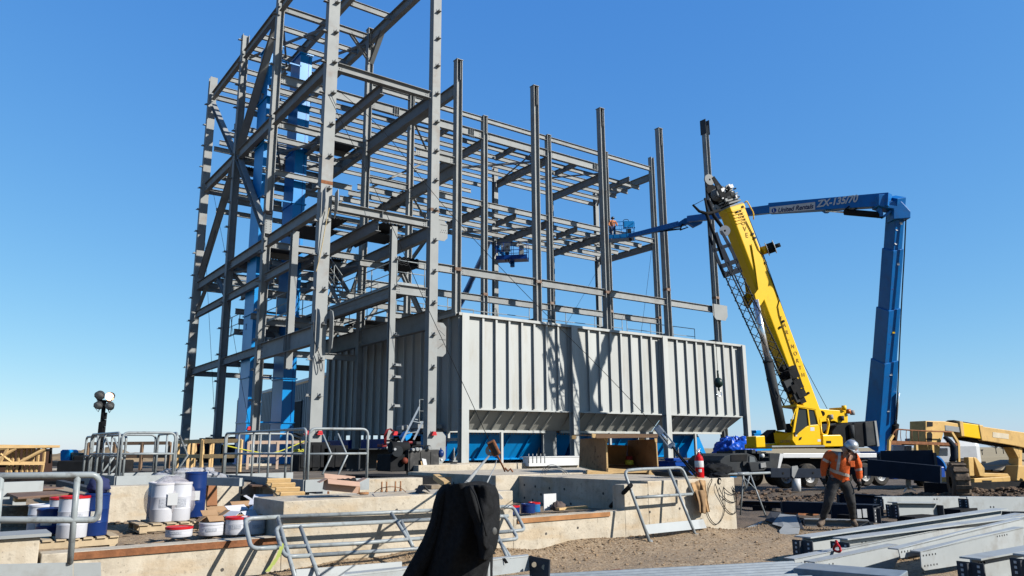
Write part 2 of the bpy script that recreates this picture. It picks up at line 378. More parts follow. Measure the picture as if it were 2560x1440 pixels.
o=solo('mud_clods',pb,mat('mud_clod',(.15,.10,.065),.95,0,.6,1.5),None,None); o['kind']='stuff'; o['label']='ridge of dark mud clods in front of the crane wheels'
# spoil heaps on the far left
hb=MB()
for (px,d,wd,ht,ph) in ((215,120,7.5,3.2,1),(285,125,9,3.4,2),(175,135,12,3.0,3),(330,150,14,2.6,4)):
    c=P(px,1150,D=d); base=-2.2
    N=26; vs=[];fs=[]
    for i in range(N):
        for j in range(N):
            u=-1+2*i/(N-1); v=-1+2*j/(N-1); rr=math.hypot(u,v)
            h=ht*1.35*max(0,1-rr)**.8*(1+.35*nz(u*2+ph,v*2,ph,1.))+.3*nz(u*5,v*5,ph,1.)*(rr<1)
            vs.append((c.x+u*wd,c.y+v*wd,base+h))
    for i in range(N-1):
        for j in range(N-1): fs.append((i*N+j,(i+1)*N+j,(i+1)*N+j+1,i*N+j+1))
    hb.smooth=True; hb._add(vs,fs)
o=solo('hills',hb,mat('spoil_earth',(.30,.22,.13),.95,0,.3,.4,.6,3.),None,None,kind='structure')
# ================================================================== CONCRETE WORK
slabm=mat('dirty_low_bounce_slab',(.17,.14,.11),.9,0,.35,.8,.3,dirt=(.34,.29,.22),dirtamt=.6,dirtscale=.6)  # base colour darkened to cut light bounced onto the hopper side, dirt on top
def wall(name,label,boxes,cat='concrete wall',group='concrete foundation walls',extra=None,bev=.012,m=None):
    b0=boxes[0]; t=Thing(name,label,cat,((b0[0]+b0[1])/2,(b0[2]+b0[3])/2,b0[4]),group)
    for b in boxes:
        mb=MB()
        # subdivided front for slight irregularity
        mb.box((b[0],b[2],b[4]),(b[1],b[3],b[5])); t.part('wall_body',mb,m or conc,bevel=bev)
    return t
holem=mat('form_tie_hole',(.10,.09,.08),.95)
def ties(t,pts,Y=None,X=None,r=.022):
    for (a,z) in pts:
        mb=MB()
        if Y is not None: mb.cyl((a,Y+.02,z),(a,Y-.004,z),r,9)
        else: mb.cyl((X+.02,a,z),(X-.004,a,z),r,9)
        t.part('tie_hole',mb,holem)
YW=10.37
t=wall('concrete_wall','low concrete wall with brown timber strip at lower left, below the paint buckets',[(1.05,3.8,YW,YW+.32,-.6,.47)])
mb=MB(); mb.box((1.35,YW-.025,.385),(3.78,YW,.465)); t.part('form_board',mb,rust)
ties(t,[(2.2,.05),(3.05,.12)],Y=YW)
t=wall('concrete_wall','concrete wall at the far left edge behind the near grey railing',[(-3.,1.02,YW,YW+.5,-.6,.66)])
mb=MB(); mb.box((-3.,YW-.06,.665),(1.12,YW+.5,.70)); t.part('cap_plate',mb,steel)
t=wall('concrete_wall','tall pale concrete block behind the black jacket, cardboard box on its top',[(3.8,7.62,YW,YW+1.25,-.6,.92)])
ties(t,[(4.9,.28),(6.1,.27),(5.5,.72),(4.7,.0),(6.7,.62)],Y=YW)
t=wall('concrete_wall','low concrete wall with orange timber strip right of the black jacket',[(7.62,10.14,YW,YW+.3,-.6,.48)])
mb=MB(); mb.box((7.7,YW-.025,.40),(9.75,YW,.475)); t.part('form_board',mb,mat('weathered_orange_board',(.42,.20,.08),.8,0,.3,4.))
ties(t,[(8.3,.2),(9.0,.25)],Y=YW)
t=Thing('concrete_wall','big pale concrete block with fire extinguisher and tan coat, dark side along the pit','concrete wall',(11.7,12.6,-.6),'concrete foundation walls')
mb=MB(); mb.box((10.76,YW+.004,-.6),(13.3,14.9,.975)); t.part('wall_body',mb,conc,bevel=.012); mb=MB(); mb.box((10.14,YW,-.6),(10.755,YW+.32,.93)); t.part('wall_body',mb,conc,bevel=.012)
ties(t,[(10.75,.72),(10.78,.42),(11.6,.44),(11.55,.76),(12.9,.55),(10.9,.15),(12.2,.2)],Y=YW)
ties(t,[(14.2,.78),(13.8,.76),(13.3,.74),(12.8,.74),(13.6,.6),(14.2,.5),(13.9,.47),(13.2,.46),(12.6,.45),(11.6,.7),(11.0,.6)],X=10.76,r=.028)
t=wall('concrete_wall','concrete footing at the back of the pit, sunlit face with slanting shadow',[(10.12,15.9,14.42,18.5,-.4,1.0)])
ties(t,[(16.2,.78),(17.4,.78)],X=10.12,r=.028)
t=wall('concrete_wall','concrete wall behind the stacked pails wrapped in plastic',[(2.42,4.66,15.0,15.5,.2,1.0)])
mb=MB(); mb.box((4.68,14.98,.78),(4.93,15.5,1.0)); t.part('rusty_end_plate',mb,mat('stained_plate',(.34,.30,.25),.8,0,.3,6.,dirt=(.25,.10,.04),dirtamt=.8,dirtscale=4.))
mb=MB(); mb.box((2.28,14.99,.35),(2.41,15.5,1.0)); t.part('rusty_edge',mb,rust)
ties(t,[(3.1,.8),(3.9,.55)],Y=15.0)
t=wall('concrete_wall','concrete wall between the pallet and the black jacket, rusty studs before it',[(6.25,8.35,14.6,15.1,.2,1.0)])
mb=MB(); mb.box((6.12,14.59,.7),(6.24,15.1,1.0)); t.part('rusty_edge',mb,rust)
t=wall('concrete_ledge','long bright concrete ledge in front of the blue trough and pale hopper',[(10.5,17.6,18.6,19.3,.2,1.16)],cat='concrete ledge',group='concrete ledges')
t=wall('concrete_slab','broad concrete floor slab carrying the steel frame and hopper',[(-6,19.5,19.6,50,.1,.88),(19.5,40.5,28.2,50,-.9,.88)],cat='concrete slab',group='concrete slabs',m=slabm)
for (x,y,lab) in ((11.63,28.85,'concrete pier under the leftmost big front column'),(16.8,28.85,'concrete pier under the bright front column beside the hopper'),(18.6,29.1,'concrete pier under the hopper front corner post'),(11.63,36,'concrete pier under the second left side column')):
    mb=MB(); mb.box((x-.65,y-.65,.5),(x+.65,y+.5,.98)); solo('concrete_pier',mb,conc,lab,'concrete pier','piers under the columns',bevel=.01)
# ================================================================== STEEL FRAME
fr=Thing('steel_structure','tall unfinished grey steel building frame of columns, beams and braces rising behind the yard','steel frame',(25,37,.88))
X0,X1=11.63,16.8; XG=[19.5,24.55,29.55,34.6,39.2]; YF=31.1; Y2=36.1; Y3=42.1; Y4=48.4; YA=28.86
ZB=.96
def column(x,y,z0,z1,face='Y',dep=.34,wid=.32,splice=None,cap=True,m=steel2,clips=None,clipside=None,label=None):
    mb=MB()
    if face=='Y': mb.ibeam((x,y,z0),(x,y,z1),dep,wid,up=(0,1,0),tf=.035,tw=.025)
    else: mb.ibeam((x,y,z0),(x,y,z1),wid,dep,up=(1,0,0),tf=.035,tw=.025)
    c=fr.part('column',mb,m,label=label)
    if z0<1.5:
        p=MB(); p.box((x-.32,y-.32,z0),(x+.32,y+.32,z0+.05)); fr.part('base_plate',p,steel,parent=c)
    if cap:
        p=MB(); p.box((x-wid/2-.03,y-dep/2-.03,z1),(x+wid/2+.03,y+dep/2+.03,z1+.03))
        for dy in (-.07,.05): p.box((x-.1 if face!='Y' else x-.1,y-dep/2+.03,z1-1.1),(x-.08,y-.02,z1)) ; 
        p.box((x+.06,y-dep/2+.03,z1-1.1),(x+.08,y-.02,z1)); fr.part('cap_plate',p,steel,parent=c)
    if splice:
        for zs in (splice if isinstance(splice,(list,tuple)) else [splice]):
            p=MB(); p.box((x-wid/2-.006,y-dep/2-.006,zs),(x+wid/2+.006,y+dep/2+.006,zs+.16)); fr.part('rusty_splice_weld',p,mat('splice_rust',(.21,.13,.09),.8,0,.5,12.,dirt=(.40,.40,.38),dirtamt=1.,dirtscale=5.),parent=c)
    return c
def clip(x,y,z,c,side='Y',s=1,w=.20):
    mb=MB()
    if side=='Y': mb.box((x-.02,y-.20,z),(x+.17,y,z+.012)); mb.box((x+.0,y-.012-.01,z-.0),(x+.15,y-.004,z+.14)); mb.box((x+.07,y-.16,z+.012),(x+.082,y,z+.12))
    else: mb.box((x-.22,y-.08,z),(x,y+.08,z+.014)); mb.box((x-.16,y-.02,z+.014),(x,y,z+.10))
    fr.part('clip_angle',mb,steel,parent=c)
# main tower columns
L1=column(X0,YA,ZB,27.5,'Y',.36,.50,cap=False); R1=column(X1,YA,ZB,28.5,'Y',.36,.42,splice=12.1,cap=False)
p=MB(); p.box((X0-.252,YA-.186,12.35),(X0+.252,YA-.181,12.5)); fr.part('rust_patch',p,rust,parent=L1)
L2=column(X0,36.0,ZB,27,'X',.34,.36,splice=12.9,cap=False); L3=column(X0,42.0,.9,25.4,'X',.34,.38,cap=False); L4=column(X0,Y4+.3,.9,25.5,'Y',.36,.46,cap=False)
R2=column(X1,Y2,.9,24.7,'X',.34,.34,cap=True); R3=column(X1,Y3,.9,21,'X'); R4=column(X1,Y4,.9,18.2,'X')
for (c_,x_,y_) in ((L1,X0,YA),(R1,X1,YA),(L4,X0,Y4+.3)):
    q_=MB(); hw_={L1:.25,R1:.21,L4:.23}[c_]; q_.box((x_-hw_+.0,y_-.142,ZB+.06),(x_-hw_+.012,y_+.142,24.5)); fr.part('side_plate',q_,steel,parent=c_)
for k in range(17):
    zc=2.2+k*1.42
    if zc<24: clip(X1-.06,YA-.18,zc,R1); clip(X0+.0,YA-.18,zc,L1); clip(X0-.25,YA-.05,zc,L1,'X')
    clip(X0-.18,36.0,zc+.2,L2,'X'); clip(X0-.19,42.0,zc+.1,L3,'X'); 
    if zc<24.5: clip(X0-.23,Y4+.2,zc,L4,'X')
for i,x in enumerate(XG):
    c=column(x,YF,1.0,21.45 if i<4 else 22.9,'X',.34,.34,splice=[9.9+.25 if i<3 else 10.9],cap=(i<4))
    if i==4:
        for dx in (-.185,.185):
            p=MB(); p.box((x+dx-.01,YF-.24,22.2),(x+dx+.01,YF+.24,23.25)); fr.part('splice_plate',p,darkst,parent=c)
for i,x in enumerate(XG):
    c=column(x,Y2,1.0,21.5 if i<4 else 22.2,'X',.32,.30,splice=[10.3] ,cap=(i<4))
column(29.55,Y3,1.0,21.2,'Y',.30,.34,cap=False); column(39.2,Y3,1.0,21.3,'Y',.30,.34,cap=False); column(24.55,Y3,1.0,21.0,'X'); column(34.6,Y3,1.,20.3,'X',cap=False)
# intermediate light columns
mp=column(14.85,YA,ZB,11.1,'Y',.22,.26,cap=False)
for zc in (3.3,4.5,5.0,6.3,8.4,9.6): clip(14.9,YA-.11,zc,mp)
for zc in (3.3,4.5,5.0): 
    q=MB(); q.box((15.0,YA-.2,zc),(15.25,YA-.19,zc+.11)); q.box((15.0,YA-.32,zc),(15.25,YA-.19,zc+.012)); fr.part('clip_angle',q,steel,parent=mp)
hg=MB(); hg.ibeam((X0,32.1,5.0),(X0,32.1,11.1),.30,.28,up=(0,1,0)); fr.part('hanger_post',hg,steel2)
# beams ------------------------------------------------------------
def bm(a,b,dep,wid,name='beam',m=steel,tf=.02,stiff=0):
    mb=MB(); mb.ibeam(a,b,dep,wid,tf=tf,tw=.014)
    if stiff:
        a=V(a);b=V(b);d=b-a
        for k in range(1,stiff+1): mb.obox(a+d*(k/(stiff+1)),d.normalized()*.008,V((0,0,1)).cross(d.normalized())*(wid/2-.006),V((0,0,dep/2-tf)))
    mm=[m]
    if dep>=.33:
        mm=[m,darkst]; mb.mi=1; a=V(a);b=V(b);d=(b-a).normalized(); x=d.cross(V((0,0,1))).normalized()
        for e,sg in ((a,1),(b,-1)):
            for i in (.10,.20):
                for j in (-.5,0,.5):
                    for s_ in (-1,1): mb.obox(e+d*(sg*i)+x*(s_*.012)+V((0,0,j*dep*.5)),d*.016,x*.008,V((0,0,.016)))
    return fr.part(name,mb,mm)
def bx(x0,x1,y,ztop,dep,wid=.2,**k): return bm((x0,y,ztop-dep/2),(x1,y,ztop-dep/2),dep,wid,**k)
def by(y0,y1,x,ztop,dep,wid=.24,**k): return bm((x,y0,ztop-dep/2),(x,y1,ztop-dep/2),dep,wid,**k)
def runx(xs,y,ztop,dep,wid=.2,**k):
    for a,b in zip(xs[:-1],xs[1:]): bx(a+.16,b-.16,y,ztop,dep,wid,**k)
def runy(ys,x,ztop,dep,wid=.24,**k):
    for a,b in zip(ys[:-1],ys[1:]): by(a+.18,b-.18,x,ztop,dep,wid,**k)
YL=[YA,36.0,42.0,Y4+.2]
# left face
runy(YL,X0,24.35,.50,.24,name='girder'); runy(YL,X0,18.12,.58,.26,name='girder'); runy(YL,X0,11.72,.50,.24,name='girder')
runy(YL[1:],X0,9.88,.40,.2,name='girt'); by(32.25,35.78,X0,9.88,.40,.2,name='girt')
by(YA+.22,35.78,X0,6.48,.74,.3,name='girder',stiff=1); runy(YL[1:],X0,6.42,.40,.2,name='girt')
# right tower face
runy([YA,Y2,Y3,Y4],X1,24.4,.60,.28,name='girder'); runy([YA,Y2,Y3,Y4],X1,17.95,.64,.28,name='girder'); runy([YA,Y2,Y3,Y4],X1,11.5,.58,.28,name='girder')
runy([YA,Y2,Y3],X1,7.6,.85,.3,name='girder')
# centre line
for z0,dp in ((24.4,.5),(17.75,.5),(11.4,.55)):
    runy([YA,36.1,42,Y4],14.2,z0,dp,.24,name='floor_beam')
by(YA+.1,48,14.9,8.45,.5,.24,name='floor_beam')
# front and row beams of the tower
bx(X0+.3,X1-.28,YA-.02,17.93,.36,.30); bx(X0+.3,X1-.28,YA-.02,11.68,.36,.30,stiff=1); bx(14.98,X1-.28,YA,8.55,.42,.24)
for y in (36.05,42.05,Y4+.2):
    for z0,dp in ((24.35,.34),(17.9,.34),(11.6,.34),(6.3,.3)): bx(X0+.22,X1-.22,y,z0,dp,.2)
# purlins
def purl(x0,x1,ys,z,dep=.30,wid=.14,m=steel):
    for y in ys: bx(x0,x1,y,z,dep,wid,name='purlin',m=m)
purl(14.3,X1-.1,(30.9,33.4),24.3,.34)
purl(X0+.1,X1-.1,(37.6,39.1,40.6,43.6,45.2,46.8),24.15)
purl(X0+.1,X1-.1,(37.6,39.1,40.6,43.6,45.2,46.8),17.75)
purl(X0+.1,X1-.1,(37.4,38.6,39.8,41,43.4,44.8,46.4,47.6),20.4)
purl(X0+.1,X1-.1,(37.6,39.1,40.6,43.6,45.2,46.8),11.45)
purl(X0+.1,X1-.1,(37.6,39.8,43.6,46.0),15.9); purl(X0+.1,X1-.1,(38,40),8.3)
bx(X0+.22,X1-.2,36.1,20.5,.50,.22,name='girder')
# main hall roof and floors
XM=[X1]+XG
runx(XM,Y2,21.45,.30,.18); runx(XM[:-1],Y2,20.5,.50,.24,name='girder')
for i,x in enumerate(XG[:4]):
    for s in (-1.5,-1.36,-1.22):
        q=MB(); q.box((x+s+.38,Y2-.12,19.9),(x+s+.40,Y2-.02,20.44)); fr.part('stiffener',q,steel)
runx(XM,Y2,16.05,.34,.18); runx(XM,Y2,10.32,.38,.2)
runx([17.0]+XG,YF,10.4,.40,.22); bx(X1+.3,19.3,YF,16.05,.4,.2)
PY=[37.3,38.5,39.7,40.9,42.1]
for y in PY:
    bx(X1+.1,39.1,y,20.35,.28,.14,name='purlin'); bx(X1+.1,39.1,y,15.95,.30,.14,name='purlin')
for y in (43.5,45,46.5): bx(X1+.1,29.4,y,20.35,.28,.14,name='purlin'); bx(X1+.1,24.5,y,15.95,.30,.14,name='purlin')
for x in XG:
    by(Y2+.2,Y3-.2,x,20.1 if x<39 else 21.0,.50,.2,name='girder'); by(Y2+.2,Y3-.2,x,15.8,.46,.2,name='girder')
for x in (22.,27.,32.,37.): by(Y2+.1,38.4,x,20.3,.34,.16,name='floor_beam'); 
for x in (27.,32.,36.): by(Y2+.1,38.4,x,15.8,.34,.16,name='floor_beam')
for x in (19.5,): by(YF+.2,Y2-.2,x,15.8,.62,.26,name='girder'); 
by(YF+.2,Y2-.2,19.5,20.2,.62,.26,name='girder')
# operating deck level above the hopper
runx(XM,Y3,8.6,.4,.2); runx(XM,33.5,8.25,.3,.18)
for x in XG: by(YF+.2,Y3-.2,x,8.3,.4,.2,name='floor_beam')
for y in (34.8,37.5,39.3): bx(X1+.2,39,y,8.2,.26,.14,name='purlin')
for y in (37,39,41): bx(X0+.2,X1,y,7.9,.3,.16,name='purlin')
# braces ------------------------------------------------------------
def brace(a,b,w=.2,name='brace',m=steel,kind='I'):
    mb=MB()
    if kind=='I': mb.ibeam(a,b,w,w,tf=.014,tw=.010)
    else: mb.ang(a,b,w)
    fr.part(name,mb,m)
brace((X0,48.3,23.5),(X0,42.3,18.0),.30); brace((X0,36.3,23.6),(X0,41.8,18.0),.34)
brace((X0,36.2,12.1),(X0,41.7,17.7),.32); brace((X0,42.2,17.6),(X0,48.0,12.0),.34)
brace((X0,44.2,11.2),(X0,42.2,9.8),.18); brace((X0,46.3,11.2),(X0,48.3,9.8),.18)
brace((X0+.2,42.1,11.2),(X0+1.6,42.1,9.6),.16); brace((X1,36.3,11.0),(X1,38.6,8.3),.16)
for z0 in (24.0,17.45,11.15):       # horizontal cross bracing
    for (xa,xb) in ((X0,14.2),(14.2,X1)):
        brace((xa+.2,36.4,z0),(xb-.2,41.7,z0),.11,'cross_brace',kind='L'); brace((xb-.2,36.4,z0-.1),(xa+.2,41.7,z0-.1),.11,'cross_brace',kind='L')
for z0 in (20.0,15.5):
    brace((19.8,36.4,z0),(24.3,41.8,z0),.12,'cross_brace',kind='L'); brace((29.8,41.8,z0),(34.4,36.4,z0),.12,'cross_brace',kind='L'); brace((34.9,36.4,z0),(39.,41.8,z0),.12,'cross_brace',kind='L')
    brace((29.8,36.4,z0-.1),(24.8,41.8,z0-.1),.12,'cross_brace',kind='L')
brace((X1+.2,Y3,15.8),(24.3,Y3,20.6),.14); brace((X1+.2,YA+4,10.9),(19.4,YF+2,6.9),.2); brace((24.3,Y3,15.4),(19.8,Y3,8.9),.2); brace((X1+.2,Y3,8.9),(19.3,Y3,15.2),.2)
brace((X1,36.,23.6),(X1,37.5,24.3),.2); brace((X1,35.9,22.6),(X1,34.6,23.9),.24,'knee_brace')
brace((15.6,36.1,24.1),(16.7,36.1,22.9),.16,'knee_brace')
brace((29.55,Y3-.3,19.9),(28.6,Y2+.3,20.2),.12,kind='L')
# gusset plates
def gus(pts,vec,par=None):
    q=MB(); q.prism(pts,vec); fr.part('gusset_plate',q,steel2,parent=par)
def octo(x,y,z0,z1,w,d,plane='Y'):
    c=.35*(w if isinstance(w,float) else .5)
    if plane=='Y': return [(x,y,z0),(x+w-c,y,z0),(x+w,y,z0+c),(x+w,y,z1-c),(x+w-c,y,z1),(x,y,z1)]
    return [(x,y,z0),(x,y-w+c,z0),(x,y-w,z0+c),(x,y-w,z1-c),(x,y-w+c,z1),(x,y,z1)]
gus(octo(X1+.21,YA-.17,5.55,7.05,.46,0),(0,.02,0),R1); gus(octo(X1+.21,YA-.17,10.8,11.75,.48,0),(0,.02,0),R1); gus(octo(X1+.21,YA-.17,.98,2.3,.5,0),(0,.02,0),R1)
for dx in (-.20,.34): gus([(X0+dx,YA-.24,5.3),(X0+dx,YA-.55,5.5),(X0+dx,YA-.62,5.9),(X0+dx,YA-.62,6.7),(X0+dx,YA-.5,7.0),(X0+dx,YA-.24,7.1)],(.03,0,0),L1); gus([(X0+dx,YA-.24,10.9),(X0+dx,YA-.55,11.2),(X0+dx,YA-.6,11.5),(X0+dx,YA-.55,12.1),(X0+dx,YA-.24,12.0)],(.03,0,0),L1)
gus([(X0-.3,Y4+.1,5.6),(X0-.3,Y4-.35,5.9),(X0-.3,Y4-.35,7.2),(X0-.3,Y4+.1,7.4)],(-.03,0,0),L4)
gus([(38.5,YF-.24,9.75),(38.8,YF-.24,9.5),(39.7,YF-.24,9.5),(39.95,YF-.24,9.8),(39.95,YF-.24,10.5),(39.6,YF-.24,10.5),(38.5,YF-.24,10.5)],(0,-.03,0))
gus([(38.8,Y2-.24,7.5),(39.5,Y2-.24,7.4),(39.7,Y2-.24,7.8),(39.7,Y2-.24,8.6),(38.8,Y2-.24,8.6)],(0,-.03,0))
# bolt rows on the big gussets
for (xx,zz) in [(X1+.27+.05*i,5.9+.04*i) for i in range(6)]+[(X1+.33+.05*i,6.7-.04*i) for i in range(6)]+[(X1+.33+.05*i,6.3) for i in range(7)]+[(X1+.33+.05*i,11.2+.1*(i%2)) for i in range(7)]+[(X1+.33+.05*i,11.55) for i in range(7)]: q=MB(); q.cyl((xx,YA-.172,zz),(xx,YA-.184,zz),.016,6); fr.part('bolt',q,darkst,parent=R1)
pass
# splice plate with bolt holes on second column
q=MB(); q.box((X0-.15,35.81,11.9),(X0+.15,35.825,12.85)); sp=fr.part('splice_plate',q,steel2,parent=L2)
q=MB()
for i in range(7):
    for dx in (-.1,.1): q.box((X0+dx-.014,35.802,12.0+i*.12),(X0+dx+.014,35.81,12.04+i*.12))
fr.part('bolt_holes',q,darkst,parent=L2)
# decking bundles, stair stringer and rails -------------------------
def deckstack(x,y,z,lab,nx=5,nz_=4,L=2.4):
    t=Thing('deck_bundle',lab,'deck bundle',(x,y,z),'bundles of corrugated deck')
    for k in range(nz_):
        mb=MB(); pts=[]
        for i in range(nx*2+1): pts.append((x-.55+i*1.1/(nx*2),z+.02+k*.085+(.06 if i%2 else 0)))
        for (a,b) in zip(pts[:-1],pts[1:]):
            mb.prism([(a[0],y,a[1]),(b[0],y,b[1]),(b[0],y,b[1]+.012),(a[0],y,a[1]+.012)],(0,L,0))
        t.part('deck_sheet',mb,darkst)
deckstack(16.0,29.6,9.62,'stack of corrugated steel deck sheets on the small front platform',5,5,1.6)
deckstack(20.3,37.6,16.0,'bundle of corrugated deck lying on the sixteen metre purlins',5,3,2.6)
for (x,y,lab) in ((13.1,31,'corrugated deck sheets under the front left floor bay'),(15.6,30.4,'corrugated deck sheets under the front right floor bay'),(15.4,33.4,'corrugated deck sheets under the right rear floor bay')):
    deckstack(x,y,11.68,lab,6,1,1.8)
def rail_run(pts,h=1.07,posts=None,r=.024,par=None,lab='',grp='handrails on the steel frame',sp=1.4,toe=True):
    pts=[V(p) for p in pts]; t=Thing('handrail',lab,'handrail',pts[0],grp)
    up=V((0,0,h)); mid=V((0,0,h*.52))
    q=MB(); q.tube([p+up for p in pts],r,6); t.part('top_rail',q,railm); q=MB(); q.tube([p+mid for p in pts],r*.85,6); t.part('mid_rail',q,railm)
    for a,b in zip(pts[:-1],pts[1:]):
        n_=max(1,int((b-a).length/sp))
        for k in range(n_+1):
            if k==n_ and b is not pts[-1]: continue
            c=a.lerp(b,k/n_); q=MB(); q.cyl(c,c+up,r,6); t.part('post',q,railm)
    if toe:
        for a,b in zip(pts[:-1],pts[1:]): q=MB(); q.bar(a+V((0,0,.06)),b+V((0,0,.06)),.012,.10); t.part('toe_board',q,railm)
    return t
rail_run([(15.05,YA-.02,8.56),(16.42,YA-.02,8.56)],lab='short handrail on the small front platform between two columns',sp=.9)
rail_run([(14.9,YA+.4,8.5),(14.9,34.5,8.5),(14.9,41,8.5)],lab='handrail running back along the walkway left of the hopper')
rail_run([(X0+.5,34,7.7),(X0+.5,44,7.7)],lab='handrail on the far side of the walkway inside the tower')
rail_run([(19.8,32.4,8.0),(25,32.4,8.0)],lab='handrail above the left third of the hopper',sp=1.9); rail_run([(25.4,32.4,8.0),(32,32.4,8.0)],lab='handrail above the middle of the hopper',sp=1.9)
rail_run([(32.4,32.4,8.0),(38.5,32.4,8.0)],lab='handrail above the right third of the hopper',sp=1.9); rail_run([(19,40,8.6),(27,40,8.6),(38,40,8.6)],lab='handrail at the back of the operating deck',sp=1.9)
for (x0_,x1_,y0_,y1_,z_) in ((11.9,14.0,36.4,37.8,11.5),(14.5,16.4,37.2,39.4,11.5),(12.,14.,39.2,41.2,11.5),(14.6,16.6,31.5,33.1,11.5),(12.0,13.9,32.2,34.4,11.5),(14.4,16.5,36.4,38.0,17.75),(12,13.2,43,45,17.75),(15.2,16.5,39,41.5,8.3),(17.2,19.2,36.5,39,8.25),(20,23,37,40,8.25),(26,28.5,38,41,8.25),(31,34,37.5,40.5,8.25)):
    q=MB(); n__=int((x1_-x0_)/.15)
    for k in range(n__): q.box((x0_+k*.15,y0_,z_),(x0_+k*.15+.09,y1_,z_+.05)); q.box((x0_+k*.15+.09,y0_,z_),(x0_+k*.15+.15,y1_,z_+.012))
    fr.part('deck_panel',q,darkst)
for (x0_,x1_,y_,z_,d_) in ((X1+.2,24.4,38.6,9.7,.34),(X0+.2,X1-.2,38.2,9.6,.3),(X0+.2,X1-.2,41,9.0,.3),(X1+.2,19.4,33.4,9.6,.34),(X1+.2,24.4,40.6,9.0,.3),(15.,X1-.2,32.5,10.4,.3),(15.,X1-.2,34.6,9.2,.3)): bx(x0_,x1_,y_,z_,d_,.16)
for (x0_,y0_,z0_,x1_,y1_,z1_) in ((15.3,35,8.4,15.3,38.6,11.5),(16.2,35,8.4,16.2,38.6,11.5),(12.6,37,6.4,12.6,40.5,8.4),(13.4,37,6.4,13.4,40.5,8.4)):
    q=MB(); q.bar((x0_,y0_,z0_),(x1_,y1_,z1_),.05,.24); fr.part('stair_stringer',q,steel)
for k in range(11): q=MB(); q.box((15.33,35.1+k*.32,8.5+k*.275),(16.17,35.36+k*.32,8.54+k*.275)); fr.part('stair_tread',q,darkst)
rail_run([(15.2,YA+4.5,8.5),(16.4,YA+4.5,8.5),(16.4,40.8,8.5)],lab='handrail round the stair opening inside the tower'); rail_run([(15.25,35,9.0),(15.25,38.4,11.6)],lab='sloping handrail of the stair inside the tower')
rail_run([(17.1,33.2,8.3),(17.1,41.5,8.3)],lab='handrail just right of the tower above the hopper side'); rail_run([(19,36.4,8.4),(24,36.4,8.4)],lab='short handrail in front of the deck behind the hopper')
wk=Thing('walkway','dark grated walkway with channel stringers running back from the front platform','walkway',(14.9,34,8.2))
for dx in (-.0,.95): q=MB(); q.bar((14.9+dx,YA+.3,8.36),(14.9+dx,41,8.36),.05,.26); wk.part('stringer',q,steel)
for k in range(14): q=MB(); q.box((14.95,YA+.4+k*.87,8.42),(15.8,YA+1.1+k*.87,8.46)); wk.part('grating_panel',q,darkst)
# guy cables
def cable(pts,lab,r=.011,name='guy_cable',grp='guy cables',m=blk,n=5):
    q=MB(); q.tube(catmull(pts) if 4<=len(pts)<12 else pts,r,n); solo(name,q,m,lab,'cable',grp)
def sag(a,b,s,n=12): 
    a=V(a);b=V(b); return [a.lerp(b,i/n)-V((0,0,s*4*(i/n)*(1-i/n))) for i in range(n+1)]
cable(sag((X0,48.0,15.0),(X0+.3,43,1.5),.0),'thin cable on the left face reaching the ground by the leftmost column')
cable(sag((X0,47.3,18),(X0,42.5,11.8),.0),'thin cross cable sloping down right in the left face')
cable(sag((X0,42.5,18),(X0,47.3,11.8),.0),'thin cross cable sloping down left in the left face')
cable(sag((X0,41.7,9.4),(X0,36.5,2.3),.1),'thin cable ending at the red flag by the second column')
cable(sag((38.9,Y2,15.6),(35.2,34,8.6),.1),'thin cable below the far right end of the frame'); cable(sag((38.9,Y3,14.6),(33,40,8.6),.1),'thin cable behind the right end of the frame')
cable([P(845,225,Y=28.4),P(960,330,Y=27.5),P(1110,515,Y=26),P(1300,720,Y=24),P(1500,920,Y=21.8),P(1640,1068,Y=20.2)],'long guy cable crossing the hopper front to the steel turnbuckle',.012)
cable([P(820,235,Y=28.4),P(950,500,Y=26),P(1065,760,Y=24),P(1160,965,Y=22),P(1222,1100,Y=20.4)],'long guy cable running down to the rusty pulley block',.012)
# red warning flags and rope
redp=mat('red_tape',(.62,.02,.03),.6)
for (x,y,z,lab) in ((X1-.06,YA-.28,2.15,'small red cover on the lowest clip of the bright column'),(X0+.02,YA-.28,2.15,'small red cover on the lowest clip of the left front column'),(X0-.42,YA-.05,2.15,'small red cover on the side clip of the left front column'),(14.95,YA-.2,2.15,'small red cover on the light middle column'),(X0-.35,36,2.5,'small red cover low on the second left column')):
    q=MB(); q.prism([(x-.03,y-.1,z),(x+.2,y-.1,z),(x+.16,y-.1,z+.16),(x+.03,y-.1,z+.16)],(0,.16,0)); solo('clip_cover',q,redp,lab,'clip cover','red clip covers')
ropem=mat('yellow_rope',(.60,.48,.27),.8)
cable([P(823,520,Y=28.5),P(815,560,Y=28.5),P(800,640,Y=28.6),P(790,680,Y=28.7)],'pale yellow rope hanging down the left front column',.02,'rope','ropes',ropem)
cable([P(783,800,Y=28.5),P(786,850,Y=28.5),P(800,890,Y=28.5),P(806,915,Y=28.5),P(802,928,Y=28.5),P(797,905,Y=28.5),P(795,885,Y=28.5)],'grey cable loop dangling below the left gusset plates',.018,'rope','ropes',darkst)
